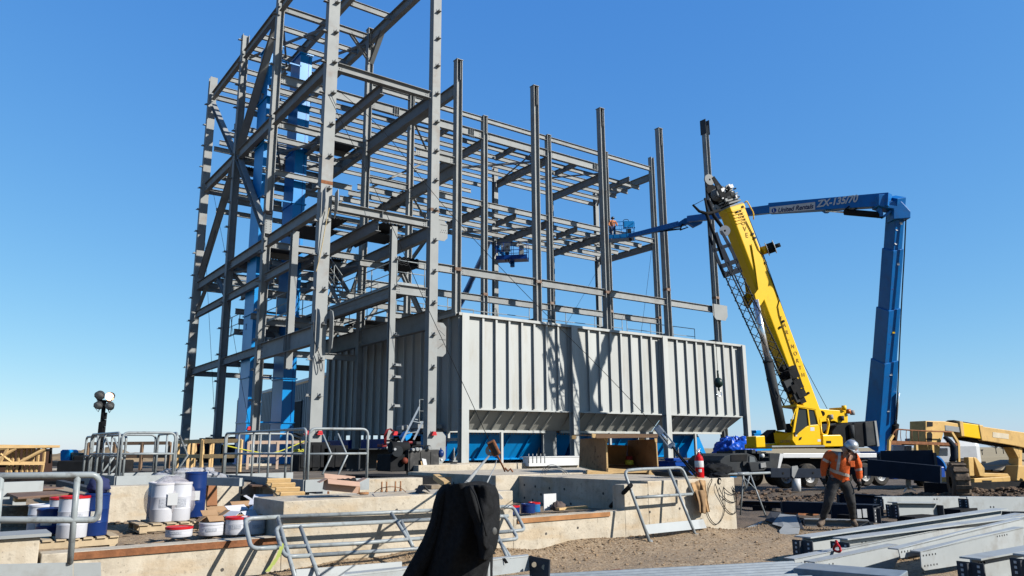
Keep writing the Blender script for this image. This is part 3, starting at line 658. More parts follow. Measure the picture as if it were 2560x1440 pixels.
# ================================================================== BLUE DUCTS
def duct(x,y,w,d,z0,z1,lab,lean=0):
    t=Thing('blue_duct',lab,'blue duct',(x+w/2,y+d/2,z0),'tall blue casings inside the frame')
    q=MB(); q.box((x,y,z0),(x+w,y+d,z1)); t.part('casing',q,blue)
    for z in [z0+.02,2.9,5.1,8.3,11.4,14.4,17.4,20.0,z1-.1]:
        if z<z1: q=MB(); q.box((x-.06,y-.06,z),(x+w+.06,y+d+.06,z+.07)); t.part('flange',q,blue)
    q=MB(); q.box((x+w*.72,y-.012,z0+.1),(x+w*.76,y-.001,z1-.1)); t.part('seam_strip',q,blueD)
    return t
duct(13.56,38.0,.66,1.5,.9,23.2,'tall bright blue duct, the right one of two, lit on its narrow front')
duct(11.85,38.0,.68,1.5,.9,23.2,'tall blue duct, the left one of two, mostly behind the second column')
for z in (2.9,5.1,8.3,14.4,17.4,20.0,22.3):
    q=MB(); q.box((12.52,38.0,z),(13.62,38.06,z+.07)); solo('blue_tie_bar',q,blue,{2.9:'blue tie bar lowest of seven between the two ducts',5.1:'blue tie bar second from the bottom between the ducts',8.3:'blue tie bar third from the bottom between the ducts',14.4:'blue tie bar in the middle of the seven between the ducts',17.4:'blue tie bar third from the top between the ducts',20.0:'blue tie bar second from the top between the ducts',22.3:'blue tie bar at the very top of the two ducts'}[z],'tie bar','blue tie bars')
# ================================================================== HOPPER
XH0,XH1,YH0,YH1=18.5,38.85,29.25,44.4; ZR,ZF,ZL=7.7,3.36,2.44
hp=Thing('hopper','long pale grey steel hopper with vertical ribs, sloped lower panels and post legs','hopper',(28.7,36.8,.9))
DX=[XH0,25.15,31.8,XH1]
for i in range(3):
    a,b=DX[i],DX[i+1]
    for k in range(8):
        x0_=a if k==0 else a+.46+(b-a-.55)*k/8; x1_=b if k==7 else a+.46+(b-a-.55)*(k+1)/8
        q=MB(); q.box((x0_,YH0,ZF),(x1_,YH0+.02,ZR-.05)); hp.part('front_panel',q,hopl)
    # sloped underside to the chute
    q=MB(); ax,bx_=a+.02,(b-.02 if i<2 else b-.15); sl_=.02 if i<2 else .8
    q._add([(ax,YH0,ZF),(bx_,YH0,ZF),(bx_-sl_,YH0+.95,ZL),(ax+.0,YH0+.95,ZL)],[(0,1,2,3)]); q._add([(bx_,YH0,ZF),(bx_,YH0+2,ZF),(bx_-sl_,YH0+2,ZL),(bx_-sl_,YH0+.95,ZL)],[(0,1,2,3)]); hp.part('sloped_panel',q,hopd)
    q=MB(); q.box((ax,YH0+.85,ZL-.12),(bx_-1.0,YH0+.98,ZL)); hp.part('lower_flange',q,hopl)
    n_=8
    for k in range(n_+0):
        x=a+.42+(b-a-.5)*(k+.0)/n_ if i else a+.5+(b-a-.6)*k/n_
        if k==0: continue
        q=MB(); q.box((x-.012,YH0-.13,ZF+.06),(x,YH0,ZR-.12)); q.box((x-.06,YH0-.142,ZF+.06),(x+.05,YH0-.13,ZR-.12)); hp.part('rib',q,hopl)
        q=MB(); xx=x-.35; q._add([(xx,YH0,ZF-.03),(xx+.05,YH0,ZF-.03),(xx-.02,YH0+.93,ZL+.03),(xx-.07,YH0+.93,ZL+.03),(xx,YH0-.07,ZF-.09),(xx+.05,YH0-.07,ZF-.09),(xx-.02,YH0+.86,ZL-.03),(xx-.07,YH0+.86,ZL-.03)],[(0,1,2,3),(4,7,6,5),(0,4,5,1),(1,5,6,2),(2,6,7,3),(3,7,4,0)]); hp.part('slope_rib',q,hopd)
q=MB(); q.box((XH0-.12,YH0-.2,ZR-.05),(XH1+.1,YH0+.25,ZR+.0)); q.box((XH0-.12,YH0-.2,ZR-.13),(XH1+.1,YH0-.185,ZR-.05)); hp.part('top_rim',q,hopl)
q=MB(); q.box((XH0,YH0-.17,ZF-.06),(XH1,YH0,ZF)); hp.part('fold_flange',q,hopl)
for i,x in enumerate([XH0+.12]+DX[1:3]+[XH1-.1]):
    q=MB(); q.ibeam((x,YH0-.22,.95),(x,YH0-.22,ZR-.06),.34,.38 if i<3 else .3,up=(0,1,0),tf=.02); hp.part('post',q,hopl)
    q=MB(); q.box((x-.3,YH0-.5,.9),(x+.3,YH0+.1,.95)); hp.part('base_plate',q,hopl)
    if 0<i<3:
        q=MB(); q.box((x-1.05,YH0+.97,.9),(x-.2,YH0+1.1,ZL)); hp.part('leg_plate',q,steel)
for x in (21.3,28.3,35.0):
    q=MB(); q.box((x-.06,YH0+.55,.9),(x+.06,YH0+.68,ZL-.1)); hp.part('strut',q,hopl)
# left side
q=MB(); q.box((XH0,YH0,ZF-1.),(XH0+.02,YH1,ZR-.05)); hp.part('side_panel',q,hopl)
for k in range(17):
    y=YH0+.7+k*.86; q=MB(); q.box((XH0-.13,y,1.9),(XH0,y+.012,ZR-.12)); q.box((XH0-.142,y-.04,1.9),(XH0-.13,y+.06,ZR-.12)); hp.part('rib',q,hopl)
q=MB(); q.box((XH0-.22,YH0-.05,ZR-.05),(XH0+.2,YH1,ZR)); q.box((XH0-.22,YH0-.05,ZR-.14),(XH0-.205,YH1,ZR-.05)); hp.part('top_rim',q,hopl)
q=MB(); q.box((XH0-.15,YH0,ZL-.5),(XH0+.1,YH1,ZL-.38)); hp.part('fold_flange',q,hopd)
q=MB(); q.box((XH0+.02,YH1-.02,ZL),(XH1,YH1,ZR-.05)); hp.part('back_panel',q,hopl)
q=MB(); q.box((XH1-.02,YH0,ZF),(XH1,YH1,ZR-.05)); hp.part('side_panel',q,hopl)
q=MB(); q.box((XH0+.02,YH0+.02,ZF+.0),(XH1-.02,YH1-.02,ZF+.05)); hp.part('floor_plate',q,hopd)
# small caged platform on the hopper side behind the bright column
rail_run([(17.15,30.4,2.7),(17.95,30.4,2.7),(18.35,31.6,2.7)],lab='small grey handrail on the landing beside the hopper corner',sp=.7,grp='handrails on the steel frame')
q=MB(); q.box((17.1,30.4,2.5),(18.35,32.2,2.68)); solo('landing',q,steel,'small steel landing beside the hopper corner','landing')
q=MB(); q.box((17.85,30.9,2.72),(18.3,31.3,3.6)); solo('control_cabinet',q,steel,'grey control cabinet on the landing beside the hopper','cabinet')
# blue trough under the hopper
tr=Thing('blue_trough','long glossy blue trough with slanted ribs beneath the hopper','trough',(28,31.4,.95))
for (a,b) in ((17.9,26.3),(26.7,36.0)):
    q=MB(); q._add([(a,YH0+1.3,2.25),(b,YH0+1.3,2.25),(b,YH0+2.0,1.12),(a,YH0+2.0,1.12)],[(0,1,2,3)]); q._add([(a,YH0+1.3,2.25),(a,YH0+6,2.25),(a,YH0+6,1.1),(a,YH0+2,1.12)],[(0,3,2,1)]); q.box((a,YH0+1.25,2.22),(b,YH0+1.3,2.34)); q.box((a,YH0+1.9,1.05),(b,YH0+2.0,1.13)); tr.part('trough_wall',q,blue)
    n_=int((b-a)/1.25)
    for k in range(n_):
        x=a+.6+k*1.25; q=MB(); q._add([(x,YH0+1.29,2.22),(x+.02,YH0+1.29,2.22),(x-.28,YH0+1.98,1.14),(x-.3,YH0+1.98,1.14),(x,YH0+1.17,2.2),(x+.02,YH0+1.17,2.2),(x-.28,YH0+1.88,1.1),(x-.3,YH0+1.88,1.1)],[(0,1,2,3),(4,7,6,5),(0,4,5,1),(1,5,6,2),(2,6,7,3),(3,7,4,0)]); tr.part('rib',q,blue)
    q=MB()
    for k in range(int((b-a)/.16)): x=a+.05+k*.16; q.box((x,YH0+1.23,2.24),(x+.05,YH0+1.25,2.3))
    tr.part('bolt_row',q,mat('rusty_trim',(.36,.27,.2),.8,0,.4,20.))
q=MB(); q.box((17.9,YH0+1.32,2.35),(36.,YH0+1.6,2.43)); tr.part('packing_strip',q,mat('packing_timber',(.40,.31,.24),.9,0,.5,8.))
q=MB(); q.box((17.9,YH0+2.3,1.0),(36.,YH0+5,2.2)); tr.part('inner_box',q,blueD)
q=MB(); q.prism([(34.6,YH0+1.1,.98),(36.6,YH0+1.1,.98),(35.9,YH0+1.1,2.2),(35.6,YH0+1.1,2.3)],(0,.9,0)); solo('blue_chute',q,blue,'blue sloped end chute at the right end of the trough','chute')
# long blue trough parts along the left side under the hopper
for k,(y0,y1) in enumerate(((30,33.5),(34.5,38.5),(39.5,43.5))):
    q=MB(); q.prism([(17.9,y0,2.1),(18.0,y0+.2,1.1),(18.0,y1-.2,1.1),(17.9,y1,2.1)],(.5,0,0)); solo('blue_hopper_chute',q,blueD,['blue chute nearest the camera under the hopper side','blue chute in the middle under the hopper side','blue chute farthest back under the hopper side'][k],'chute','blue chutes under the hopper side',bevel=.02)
# blue tarpaulin bundle and blue parts at the right
def blob(c,rx,ry,rz,amp,seed,fq=2.,nu=48,nv=24,zmin=None,fold=0):
    q=MB(); q.smooth=True; vs=[];fs=[]
    for i in range(nv+1):
        th=math.pi*i/nv
        for j in range(nu):
            ph=2*math.pi*j/nu; d=V((math.sin(th)*math.cos(ph),math.sin(th)*math.sin(ph),math.cos(th)))
            k=1+amp*noise.noise(d*fq+V((seed,0,0)))+amp*.4*noise.noise(d*fq*3+V((seed,5,0)))
            if fold: k+=fold*(1-abs(noise.noise(V((ph*4+.9*math.sin(3*th+seed),th*.9,seed))))*2)
            p=V(c)+V((d.x*rx*k,d.y*ry*k,d.z*rz*k))
            if zmin is not None: p.z=max(p.z,zmin)
            vs.append(p)
    for i in range(nv):
        for j in range(nu): fs.append((i*nu+j,i*nu+(j+1)%nu,(i+1)*nu+(j+1)%nu,(i+1)*nu+j))
    q._add(vs,fs); return q
tarp=mat('blue_tarpaulin',(.012,.10,.60),.35,0,.2,3.)
c=P(1838,1135,Y=27.4); q=blob(c+V((0,0,-.1)),1.15,1.0,.95,.22,3,3.5,110,44,.5,fold=.16); solo('tarpaulin',q,tarp,'crumpled blue tarpaulin bundle at the right end of the trough','tarpaulin')
for k,(px,py,sx_,sz,lab) in enumerate(((1895,1100,.9,.7,'light blue machine housing beside the right hopper post'),(1700,1165,1.3,.45,'low blue steel box between the crate and the extinguisher'),(1790,1180,1.2,.3,'blue frame part left of the dark crane front'))):
    c=P(px,py,Y=27.0 if k else 32.); q=MB(); q.box(c+V((-sx_,-.4,-sz)),c+V((sx_,.4,sz*.6))); q.box(c+V((-sx_*.6,-.3,sz*.6)),c+V((0,.3,sz*.9))); q.box(c+V((-sx_-.05,-.45,sz*.5)),c+V((sx_+.05,.45,sz*.6))); solo('blue_machine_part',q,blue if k!=1 else blueD,lab,'machine part','blue machine parts',bevel=.03)
# ================================================================== grey clad building far behind
bl=Thing('metal_building','pale corrugated metal building seen between the blue ducts and front column','building',(8,75,-.8))
cw=mat('corrugated_cladding',(.34,.37,.38),.5,0,.08,1.)
a=P(735,1100,D=75); 
bx0=P(588,1100,D=88); bx1=P(775,1100,D=70); d=(bx1-bx0); d.z=0; nrm=V((d.y,-d.x,0)).normalized()
if nrm.dot(V((bx0.x,bx0.y,0)))>0: nrm=-nrm
L_=d.length; d.normalize(); base=V((bx0.x,bx0.y,-2)); zt0=CAMH+(1128-1005)/FPX*88; zt1=CAMH+(1125-972)/FPX*74+.3
for k in range(int(L_*1.0/.45)+18):
    x=k*.45; zt=zt0+(zt1-zt0)*min(1.1,x/L_); q=MB(); c0=base+d*x; q.prism([c0,c0+d*.30,c0+d*.30+V((0,0,zt+2)),c0+V((0,0,zt+2))],nrm*.06); q.prism([c0+d*.30,c0+d*.45,c0+d*.45+V((0,0,zt+2)),c0+d*.30+V((0,0,zt+2))],nrm*.01) ; bl.part('wall_panel',q,cw)
q=MB(); q.prism([base+V((0,0,2+zt0)),base+d*L_*1.25+V((0,0,2+zt1+.4)),base+d*L_*1.25+V((0,0,2+zt1+1.1))-nrm*6,base+V((0,0,2+zt0+.5))-nrm*6],V((0,0,.25))); bl.part('roof',q,whitem)
q=MB(); q.prism([base-d*.1,base-d*.1-nrm*8,base-d*.1-nrm*8+V((0,0,2+zt0)),base-d*.1+V((0,0,2+zt0))],d*.1); bl.part('end_wall',q,cw)
c0=PP(740,1045,base+nrm*.12,nrm); q=MB(); q.obox(c0+V((0,0,.2)),d*1.3,nrm*.04,V((0,0,1.35))); wn=bl.part('window',q,dgrey)
q=MB(); q.obox(c0+V((0,0,1.6)),d*1.4,nrm*.08,V((0,0,.06))); bl.part('window_frame',q,cw,parent=wn)
navyblk=mat('navy_black_primer',(.018,.026,.042),.8,0,.2,3.,spec=.08)
# ================================================================== YELLOW MOBILE CRANE
CO=P(1965,1222,D=33.4); GZ=CO.z; CO=V((CO.x,CO.y,0))
_rh=V((.805,-.593,0)); _fh=V((.593,.805,0)); ph=R(20)
CT=_rh*math.cos(ph)+_fh*math.sin(ph); CN=_fh*math.cos(ph)-_rh*math.sin(ph)
def C(u,v,z): return CO+CT*u+CN*v+V((0,0,z))
def Cp(px,py,v=0.): return PP(px,py,CO+CN*v,CN)
cr=Thing('mobile_crane','yellow telescopic truck crane with raised boom behind the worker','crane',C(3.3,1.3,GZ))
def ext(name,pts,v,wd,m,par=None,bev=0,label=None):
    q=MB(); q.prism([Cp(a,b,v) for a,b in pts],CN*wd); return cr.part(name,q,m,parent=par,bevel=bev,label=label)
# wheels
def wheel(th,c,ax,r=.53,w=.36,rimm=whitem,name='wheel'):
    ax=V(ax).normalized(); q=MB()
    q.lathe(c,[(.30,0),(.46,-.01),(r-.06,.0),(r,.06),(r,w-.06),(r-.06,w),(.3,w)],28,ax=ax); ty=th.part('tyre',q,rubber)
    for k in range(28):
        t=2*math.pi*k/28; x=ax.orthogonal().normalized(); y=ax.cross(x); d=x*math.cos(t)+y*math.sin(t)
    q=MB(); q.lathe(c,[(.02,.05),(.10,.03),(.12,.10),(.24,.13),(.29,.02),(.33,.0),(.33,.05)],20,ax=ax); rm=th.part('rim',q,rimm,parent=ty)
    q=MB()
    for k in range(8):
        t=2*math.pi*k/8; x=ax.orthogonal().normalized(); y=ax.cross(x); p=V(c)+(x*math.cos(t)+y*math.sin(t))*.17; q.cyl(p+ax*.09,p+ax*.05,.018,6)
    th.part('wheel_nut',q,dgrey,parent=ty)
us=[ (Cp(x,1200)-CO).dot(CT) for x in (1967,2026,2166,2205)]
for u in us: wheel(cr,C(u,.0,GZ+.53),CN); wheel(cr,C(u,2.2,GZ+.53),CN)
# carrier
ext('carrier_deck',[(1958,1133),(2192,1133),(2192,1144),(1958,1145)],-.05,.12,whitem,bev=.02); ext('deck_top',[(1930,1137),(2192,1137),(2192,1144),(1930,1144)],.08,2.5,blk)
ext('carrier_leg_panel',[(1950,1134),(1960,1134),(1957,1145),(1950,1172),(1944,1172)],-.06,.12,whitem)
ext('carrier_side_panel',[(1924,1134),(1950,1133),(1944,1172),(1935,1185),(1924,1185)],-.05,2.7,dgrey,bev=.02)
ext('chassis_frame',[(1935,1148),(2200,1146),(2200,1172),(1935,1176)],.55,1.6,blk)
fm=dgrey
for x in (2166,2205):
    u=(Cp(x,1180)-CO).dot(CT); q=MB(); N=10; outer=[C(u+.68*math.cos(math.pi*k/N),-.03,GZ+.53+.66*math.sin(math.pi*k/N)) for k in range(N+1)]; inner=[C(u+.62*math.cos(math.pi*k/N),-.03,GZ+.53+.61*math.sin(math.pi*k/N)) for k in range(N,-1,-1)]; q.prism(outer+inner,CN*.45); cr.part('mudguard',q,fm)
# front of the carrier (dark cab and gear)
fc=ext('carrier_cab',[(1800,1152),(1812,1140),(1830,1134),(1868,1133),(1888,1140),(1896,1152),(1905,1160),(1905,1190),(1840,1192),(1800,1180)],-.1,2.5,dgrey,bev=.04)
ext('cab_panel',[(1828,1137),(1868,1136),(1868,1152),(1828,1153)],-.13,.05,blk,par=fc)
ext('cab_window',[(1874,1140),(1886,1143),(1890,1158),(1874,1155)],-.14,.05,mat('dull_glass',(.18,.20,.21),.2,0,.1,2.),par=fc)
ext('front_bumper',[(1872,1156),(1925,1153),(1928,1175),(1878,1180)],-.35,.5,dgrey,bev=.03)
ext('battery_box',[(1902,1158),(1914,1156),(1916,1168),(1903,1170)],-.42,.1,steel)
ext('hose_reel',[(1858,1154),(1871,1154),(1871,1164),(1858,1164)],-.2,.12,dgrey)
for (x,y,w_,h_) in ((1832,1128,6,8),(1862,1126,5,7),(1880,1124,9,9),(1893,1128,10,6),(1905,1130,10,4)): ext('front_gear',[(x,y),(x+w_,y),(x+w_,y+h_),(x,y+h_)],.2,1.2,dgrey)
q=MB(); q.tube(fillet([Cp(1898,1152,-.15),Cp(1898,1134,-.15),Cp(1922,1133,-.15),Cp(1922,1152,-.15)],.08),.02,6); q.tube([Cp(1898,1143,-.15),Cp(1922,1143,-.15)],.015,6); cr.part('access_rail',q,dgrey)
q=MB(); c=Cp(1905,1139,-.1); q.ball(c,.11,8); cr.part('headlight',q,whitem)
# outrigger beams (dark long boxes) and the hanging white cylinder
ext('outrigger_beam',[(1927,1170),(2056,1172),(2056,1195),(1927,1194)],-.65,.35,navyblk,bev=.02)
ext('outrigger_beam',[(2160,1168),(2205,1168),(2205,1190),(2160,1190)],-.65,.35,navyblk,bev=.02)
ext('outrigger_bracket',[(1980,1166),(1994,1164),(1996,1171),(1985,1196),(1980,1190)],-.7,.06,steel)
for (x,y) in ((1958,1183),(2033,1182)):
    q=MB(); p=Cp(x,y,-.66); q.cyl(p,p-CN*.01,.05,10); cr.part('pin_hole',q,mat('hole_black',(.006,.006,.006),.9))
q=MB(); q.cyl(Cp(1990,1196,-.5),Cp(1991.5,1228,-.5),.19,16); q.cyl(Cp(1989,1170,-.5),Cp(1990,1196,-.5),.05,8); cr.part('outrigger_jack',q,whitem)
q=MB(); q.cyl(C(1.3,1.3,.98),C(1.3,1.3,1.15),.95,24); cr.part('slewing_ring',q,blk)
# superstructure
ext('turntable_frame',[(1912,1110),(1945,1108),(1945,1112),(2108,1112),(2108,1120),(1912,1122)],.9,1.5,yel,bev=.02)
ext('counter_box_front',[(1889,1091),(1912,1089),(1914,1118),(1891,1119)],.15,.7,yel,bev=.03)
ext('tool_box',[(2057,1088),(2102,1087),(2107,1094),(2108,1116),(2058,1117)],.0,1.0,yel,bev=.03)
ext('box_handle_recess',[(2066,1102),(2078,1102),(2078,1108),(2066,1108)],-.01,.02,blk)
ext('base_step_plate',[(1930,1114),(2062,1113),(2062,1117),(1930,1118)],-.12,.5,steel)
ext('boom_pivot_frame',[(2038,1022),(2050,1022),(2070,1024),(2110,1027),(2112,1034),(2120,1036),(2120,1060),(2098,1058),(2085,1052),(2060,1054),(2050,1056)],.75,1.6,yel,bev=.02)
ext('rear_frame_post',[(2106,1018),(2117,1018),(2118,1062),(2107,1062)],.9,.9,yel,bev=.03)
q=MB(); q.cyl(Cp(2055,1034,.74),Cp(2055,1034,.70),.13,16); cr.part('pivot_pin',q,dgrey)
for (x,y,m_) in ((2077,1042,steel),(2104,1045,dgrey),(2121,1028,mat('amber_beacon',(.55,.16,.03),.3)),(2110,1019,yel),(2131,1031,steel)):
    q=MB(); c=Cp(x,y,.7); q.cyl(c-V((0,0,.12)),c+V((0,0,.10)),.11,10); cr.part('beacon' if m_!=steel else 'hydraulic_valve',q,m_)
q=MB(); q.tube(fillet([Cp(2050,1050,.6),Cp(2053,1085,.5),Cp(2066,1090,.5),Cp(2072,1060,.5),Cp(2068,1046,.5)],.2),.06,7); cr.part('hydraulic_hose',q,yel)
cw_=ext('counterweight',[(2092,1064),(2120,1056),(2140,1060),(2140,1112),(2118,1122),(2085,1114),(2080,1080)],.3,2.0,blk,bev=.04)
ext('counterweight_slab',[(2135,1058),(2160,1056),(2162,1118),(2140,1118)],.2,2.1,blk,par=cw_,bev=.03)
ext('counterweight_slab',[(2163,1055),(2188,1052),(2196,1112),(2168,1116)],.1,2.2,dgrey,par=cw_,bev=.03)
ext('counterweight_edge',[(2186,1052),(2191,1052),(2199,1115),(2194,1116)],.05,2.3,steel,par=cw_)
ext('engine_cover',[(2055,1060),(2095,1058),(2100,1086),(2058,1088)],.8,1.0,dgrey,bev=.02)
q=MB(); q.cyl(Cp(2128,1062,.2),Cp(2131,1098,.2),.13,12); q.cyl(Cp(2131,1098,.2),Cp(2127,1110,.2),.14,12); cr.part('exhaust_pipe',q,dgrey)
# operator cab: side frame at v=.05, front face runs back to v=1.0
cbm=yel
side=[(1993,1014),(2037,1021),(2046,1050),(2054,1112),(1992,1113),(1981,1097),(1984,1075)]
cab=Thing_cab=None
q=MB(); bot=[(1981,1097),(1985,1070),(1988,1092),(2003,1077),(2024,1066),(2046,1062),(2052,1112),(1992,1113)]
cabo=ext('operator_cab',[(1982,1082),(1986,1094),(1997,1082),(2014,1068),(2024,1063),(2049,1061),(2053,1112),(1990,1113),(1981,1100)],.0,1.0,cbm,bev=.015)
for pts in ([(1993,1013),(2040,1021),(2041,1026),(1997,1019)],[(1993,1013),(1997,1018),(1987,1080),(1982,1082)],[(2018,1021),(2021,1021),(2026,1064),(2023,1065)],[(2040,1022),(2044,1030),(2050,1062),(2046,1062),(2038,1024)]): ext('cab_pillar',pts,-.01,.09,cbm,par=cabo)
ext('side_window',[(1996,1024),(2018,1024),(2023,1066),(2002,1078),(1988,1091),(1987,1084)],.04,.02,glass,par=cabo)
ext('door_window',[(2021,1025),(2037,1027),(2046,1060),(2026,1063)],.04,.02,glass,par=cabo)
ext('cab_roof',[(1992,1011),(2040,1019),(2040,1023),(1992,1016)],-.03,1.1,cbm,par=cabo)
ext('cab_back',[(2040,1022),(2046,1050),(2050,1062),(2046,1062),(2036,1024)],.0,1.0,cbm,par=cabo)
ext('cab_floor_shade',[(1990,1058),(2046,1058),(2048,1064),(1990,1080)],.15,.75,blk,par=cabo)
q=MB(); a=Cp(1993,1018,1.0); b=Cp(1985,1080,1.0); q.bar(a,b,.08,.08); q.bar(Cp(1993,1016,0),a,.09,.09); q.bar(Cp(1990,1018,.5),Cp(1984,1081,.5),.03,.03); cr.part('windscreen_frame',q,cbm,parent=cabo)
q=MB(); q.prism([Cp(1993,1018,.03),Cp(1993,1018,.97),Cp(1983,1081,.97),Cp(1983,1081,.03)],CT*.01); cr.part('windscreen',q,mat('tinted_glass',(.03,.045,.05),.05,0,.05,1.,alpha=.72),parent=cabo)
q=MB(); q.tube([Cp(1990,1022,-.1),Cp(1976,1060,-.15),Cp(1979,1066,-.1)],.02,6); q.bar(Cp(1985,1045,.3),Cp(1987,1070,.6),.02,.03); cr.part('mirror_arm',q,yel,parent=cabo)
q=MB(); q.obox(Cp(1998,1070,.55),CT*.25,CN*.25,V((0,0,.4))); q.obox(Cp(2020,1070,.55),CT*.1,CN*.25,V((0,0,.55))); cr.part('operator_seat',q,blk,parent=cabo)
for (x0,y0,x1,y1) in ((2026,1068,2036,1077),(2044,1098,2052,1104),(1989,1087,1993,1091)): ext('white_sticker',[(x0,y0),(x1,y0),(x1,y1),(x0,y1)],-.004,.006,whitem,par=cabo)
ext('door_handle',[(2000,1094),(2005,1092),(2003,1099),(1998,1100)],-.03,.03,blk,par=cabo)
text('GROVE',.17,Cp(1950,1107,-.07)-CN*.0,CT,V((0,0,1)),blk,cr)
ext('engine_gear',[(1914,1094),(1938,1074),(1945,1080),(1945,1108),(1916,1108)],1.3,.6,blk); ext('cab_lower_front',[(1940,1076),(1981,1083),(1992,1113),(1944,1113),(1938,1098)],1.02,.05,cbm,bev=.02)
q=MB(); q.prism([Cp(1982,1082,0),Cp(1990,1113,0),Cp(1942,1113,1.0)+CN*.1,Cp(1938,1082,1.0)+CN*.1],-CT*.01+V((0,0,.0))); cr.part('cab_nose',q,cbm,parent=cabo)
# boom -------------------------------------------------------------
bv=1.0; BT=Cp(1824,512,bv); BB=Cp(2020,1040,bv); bd=(BT-BB); BL=bd.length; bd.normalize(); bu=bd.cross(CN).normalized()
if bu.dot(CT)<0: bu=-bu
def bpt(s,o=0,v=0): return BB+bd*(s*BL)+bu*o+CN*v
def bsec(name,s0,s1,h,w_,m,par=None,o0=0,bev=.03):
    q=MB(); ch=.16*w_
    def sec(s): return [bpt(s,o0+a,b) for a,b in ((-h/2,-w_/2+ch),(-h/2,w_/2-ch),(-h/2+ch,w_/2),(h/2-ch*.6,w_/2),(h/2,w_/2-ch*.6),(h/2,-w_/2+ch*.6),(h/2-ch*.6,-w_/2),(-h/2+ch,-w_/2))]
    A=sec(s0); B=sec(s1); n_=8
    q._add(A+B,[tuple(range(n_)),tuple(range(2*n_-1,n_-1,-1))]+[(i,(i+1)%n_,(i+1)%n_+n_,i+n_) for i in range(n_)]); return cr.part(name,q,m,parent=par,bevel=bev)
boom=bsec('boom_section',-.02,.985,1.02,.84,yel)
for s in (.985,1.0,1.013,1.026): bsec('boom_nose_collar',s,s+.007,1.0-(s-.985)*5,.86-(s-.985)*4,steel,par=boom,bev=0)
bsec('boom_end_ring',.962,.985,1.08,.90,yel,par=boom)
# saddle with side plates where the lift ram joins
sd=[bpt(.60,-.55,-.49),bpt(.70,-.25,-.49),bpt(.80,.0,-.49),bpt(.74,.3,-.49),bpt(.62,.2,-.49),bpt(.56,-.25,-.49),bpt(.53,-.75,-.49),bpt(.55,-.9,-.49),bpt(.585,-.85,-.49)]
q=MB(); q.prism(sd,CN*.05); cr.part('ram_side_plate',q,yel,parent=boom,bevel=.01); q=MB(); q.prism([p+CN*.9 for p in sd],CN*.05); cr.part('ram_side_plate',q,yel,parent=boom,bevel=.01)
# lift ram
RA=bpt(.56,-.86,-.42); RB=Cp(1955,1075,bv-.6); rd=(RB-RA)
q=MB(); q.cyl(RA,RA+rd*.5,.15,16); cr.part('ram_rod',q,chrome)
q=MB(); q.cyl(RA+rd*.47,RB,.21,18); q.cyl(RA+rd*.47,RA+rd*.49,.235,18); cr.part('ram_barrel',q,dgrey)
q=MB(); q.tube([RA+rd*.6-bu*.28,RA+rd*.7-bu*.34-CN*.2,RA+rd*.8-bu*.2-CN*.25,RA+rd*.75-CN*.22,RA+rd*.68-bu*.1-CN*.22],.015,6); cr.part('ram_hose',q,blk)
# winch drum on the side of the boom
c=bpt(.755,.55,-.3); q=MB(); q.cyl(c,c+bu*.32,.20,16); cr.part('reel_mount',q,yel,parent=boom)
q=MB(); c2=c+bu*.30-CN*.1; ax=(bu*.8-CN*.6).normalized(); q.cyl(c2,c2+ax*.32,.25,20); cr.part('cable_reel',q,blk,parent=boom); q=MB(); q.cyl(c2+ax*.32,c2+ax*.35,.33,22); q.cyl(c2-ax*.02,c2,.33,22); cr.part('reel_flange',q,whitem,parent=boom); q=MB(); q.cyl(c2+ax*.35,c2+ax*.62,.10,14); cr.part('reel_motor',q,blk,parent=boom)
# head sheaves and blocks
rnd=random.Random(11)
hd=bpt(1.045,-.35,0)
q=MB(); q.prism([bpt(1.0,-.5,-.35),bpt(1.06,-.62,-.35),bpt(1.135,-.70,-.35),bpt(1.14,-.55,-.35),bpt(1.075,-.3,-.35),bpt(1.04,.25,-.35),bpt(1.0,.3,-.35)],CN*.05); cr.part('head_plate',q,blk,parent=boom)
q=MB(); q.prism([bpt(.99,-.55,.3),bpt(1.10,-.75,.3),bpt(1.13,-.45,.3),bpt(1.06,.35,.3),bpt(.99,.4,.3)],CN*.06); cr.part('head_plate',q,blk,parent=boom)
for (s,o,v,r) in ((1.135,-.62,0,.27),(1.06,-.42,-.28,.30),(1.06,-.42,-.14,.30),(1.06,-.42,0,.30),(1.06,-.42,.14,.30),(1.07,.2,-.1,.2),(1.0,-.85,0,.2)):
    q=MB(); p=bpt(s,o,v); q.lathe(p,[(.05,-.04),(r,-.04),(r-.04,0),(r,.04),(.05,.04)],20,ax=CN); cr.part('sheave',q,steel,parent=boom)
for k in range(46):
    s=1.0+rnd.random()*.085; o=rnd.uniform(-.6,.45); v=rnd.uniform(-.45,.2); q=MB(); a=bpt(s,o,v); q.obox(a,bd*rnd.uniform(.02,.10),bu*rnd.uniform(.03,.11),CN*rnd.uniform(.02,.07)); cr.part('head_fitting',q,rnd.choice([dgrey,blk,steel,whitem]),parent=boom)
q=MB(); q.tube(fillet([bpt(.985,.50,-.45),bpt(.99,.62,-.5),bpt(.93,.75,-.5),bpt(.90,.62,-.5)],.1),.03,6); cr.part('guard_loop',q,yel,parent=boom)
for k in range(5): q=MB(); p=bpt(.905+k*.014,-.05,-.46); q.obox(p,bd*.02,bu*.33,CN*.02); cr.part('rung',q,yel,parent=boom)
for (s,o) in ((.97,.3),(.955,-.1),(.84,.3),(.82,.33),(.70,.42),(.43,.2),(.41,-.1),(.10,.1)):
    q=MB(); p=bpt(s,o,-.43); q.cyl(p,p-CN*.06,.06,8); cr.part('boom_fitting',q,blk if s<.6 else dgrey,parent=boom)
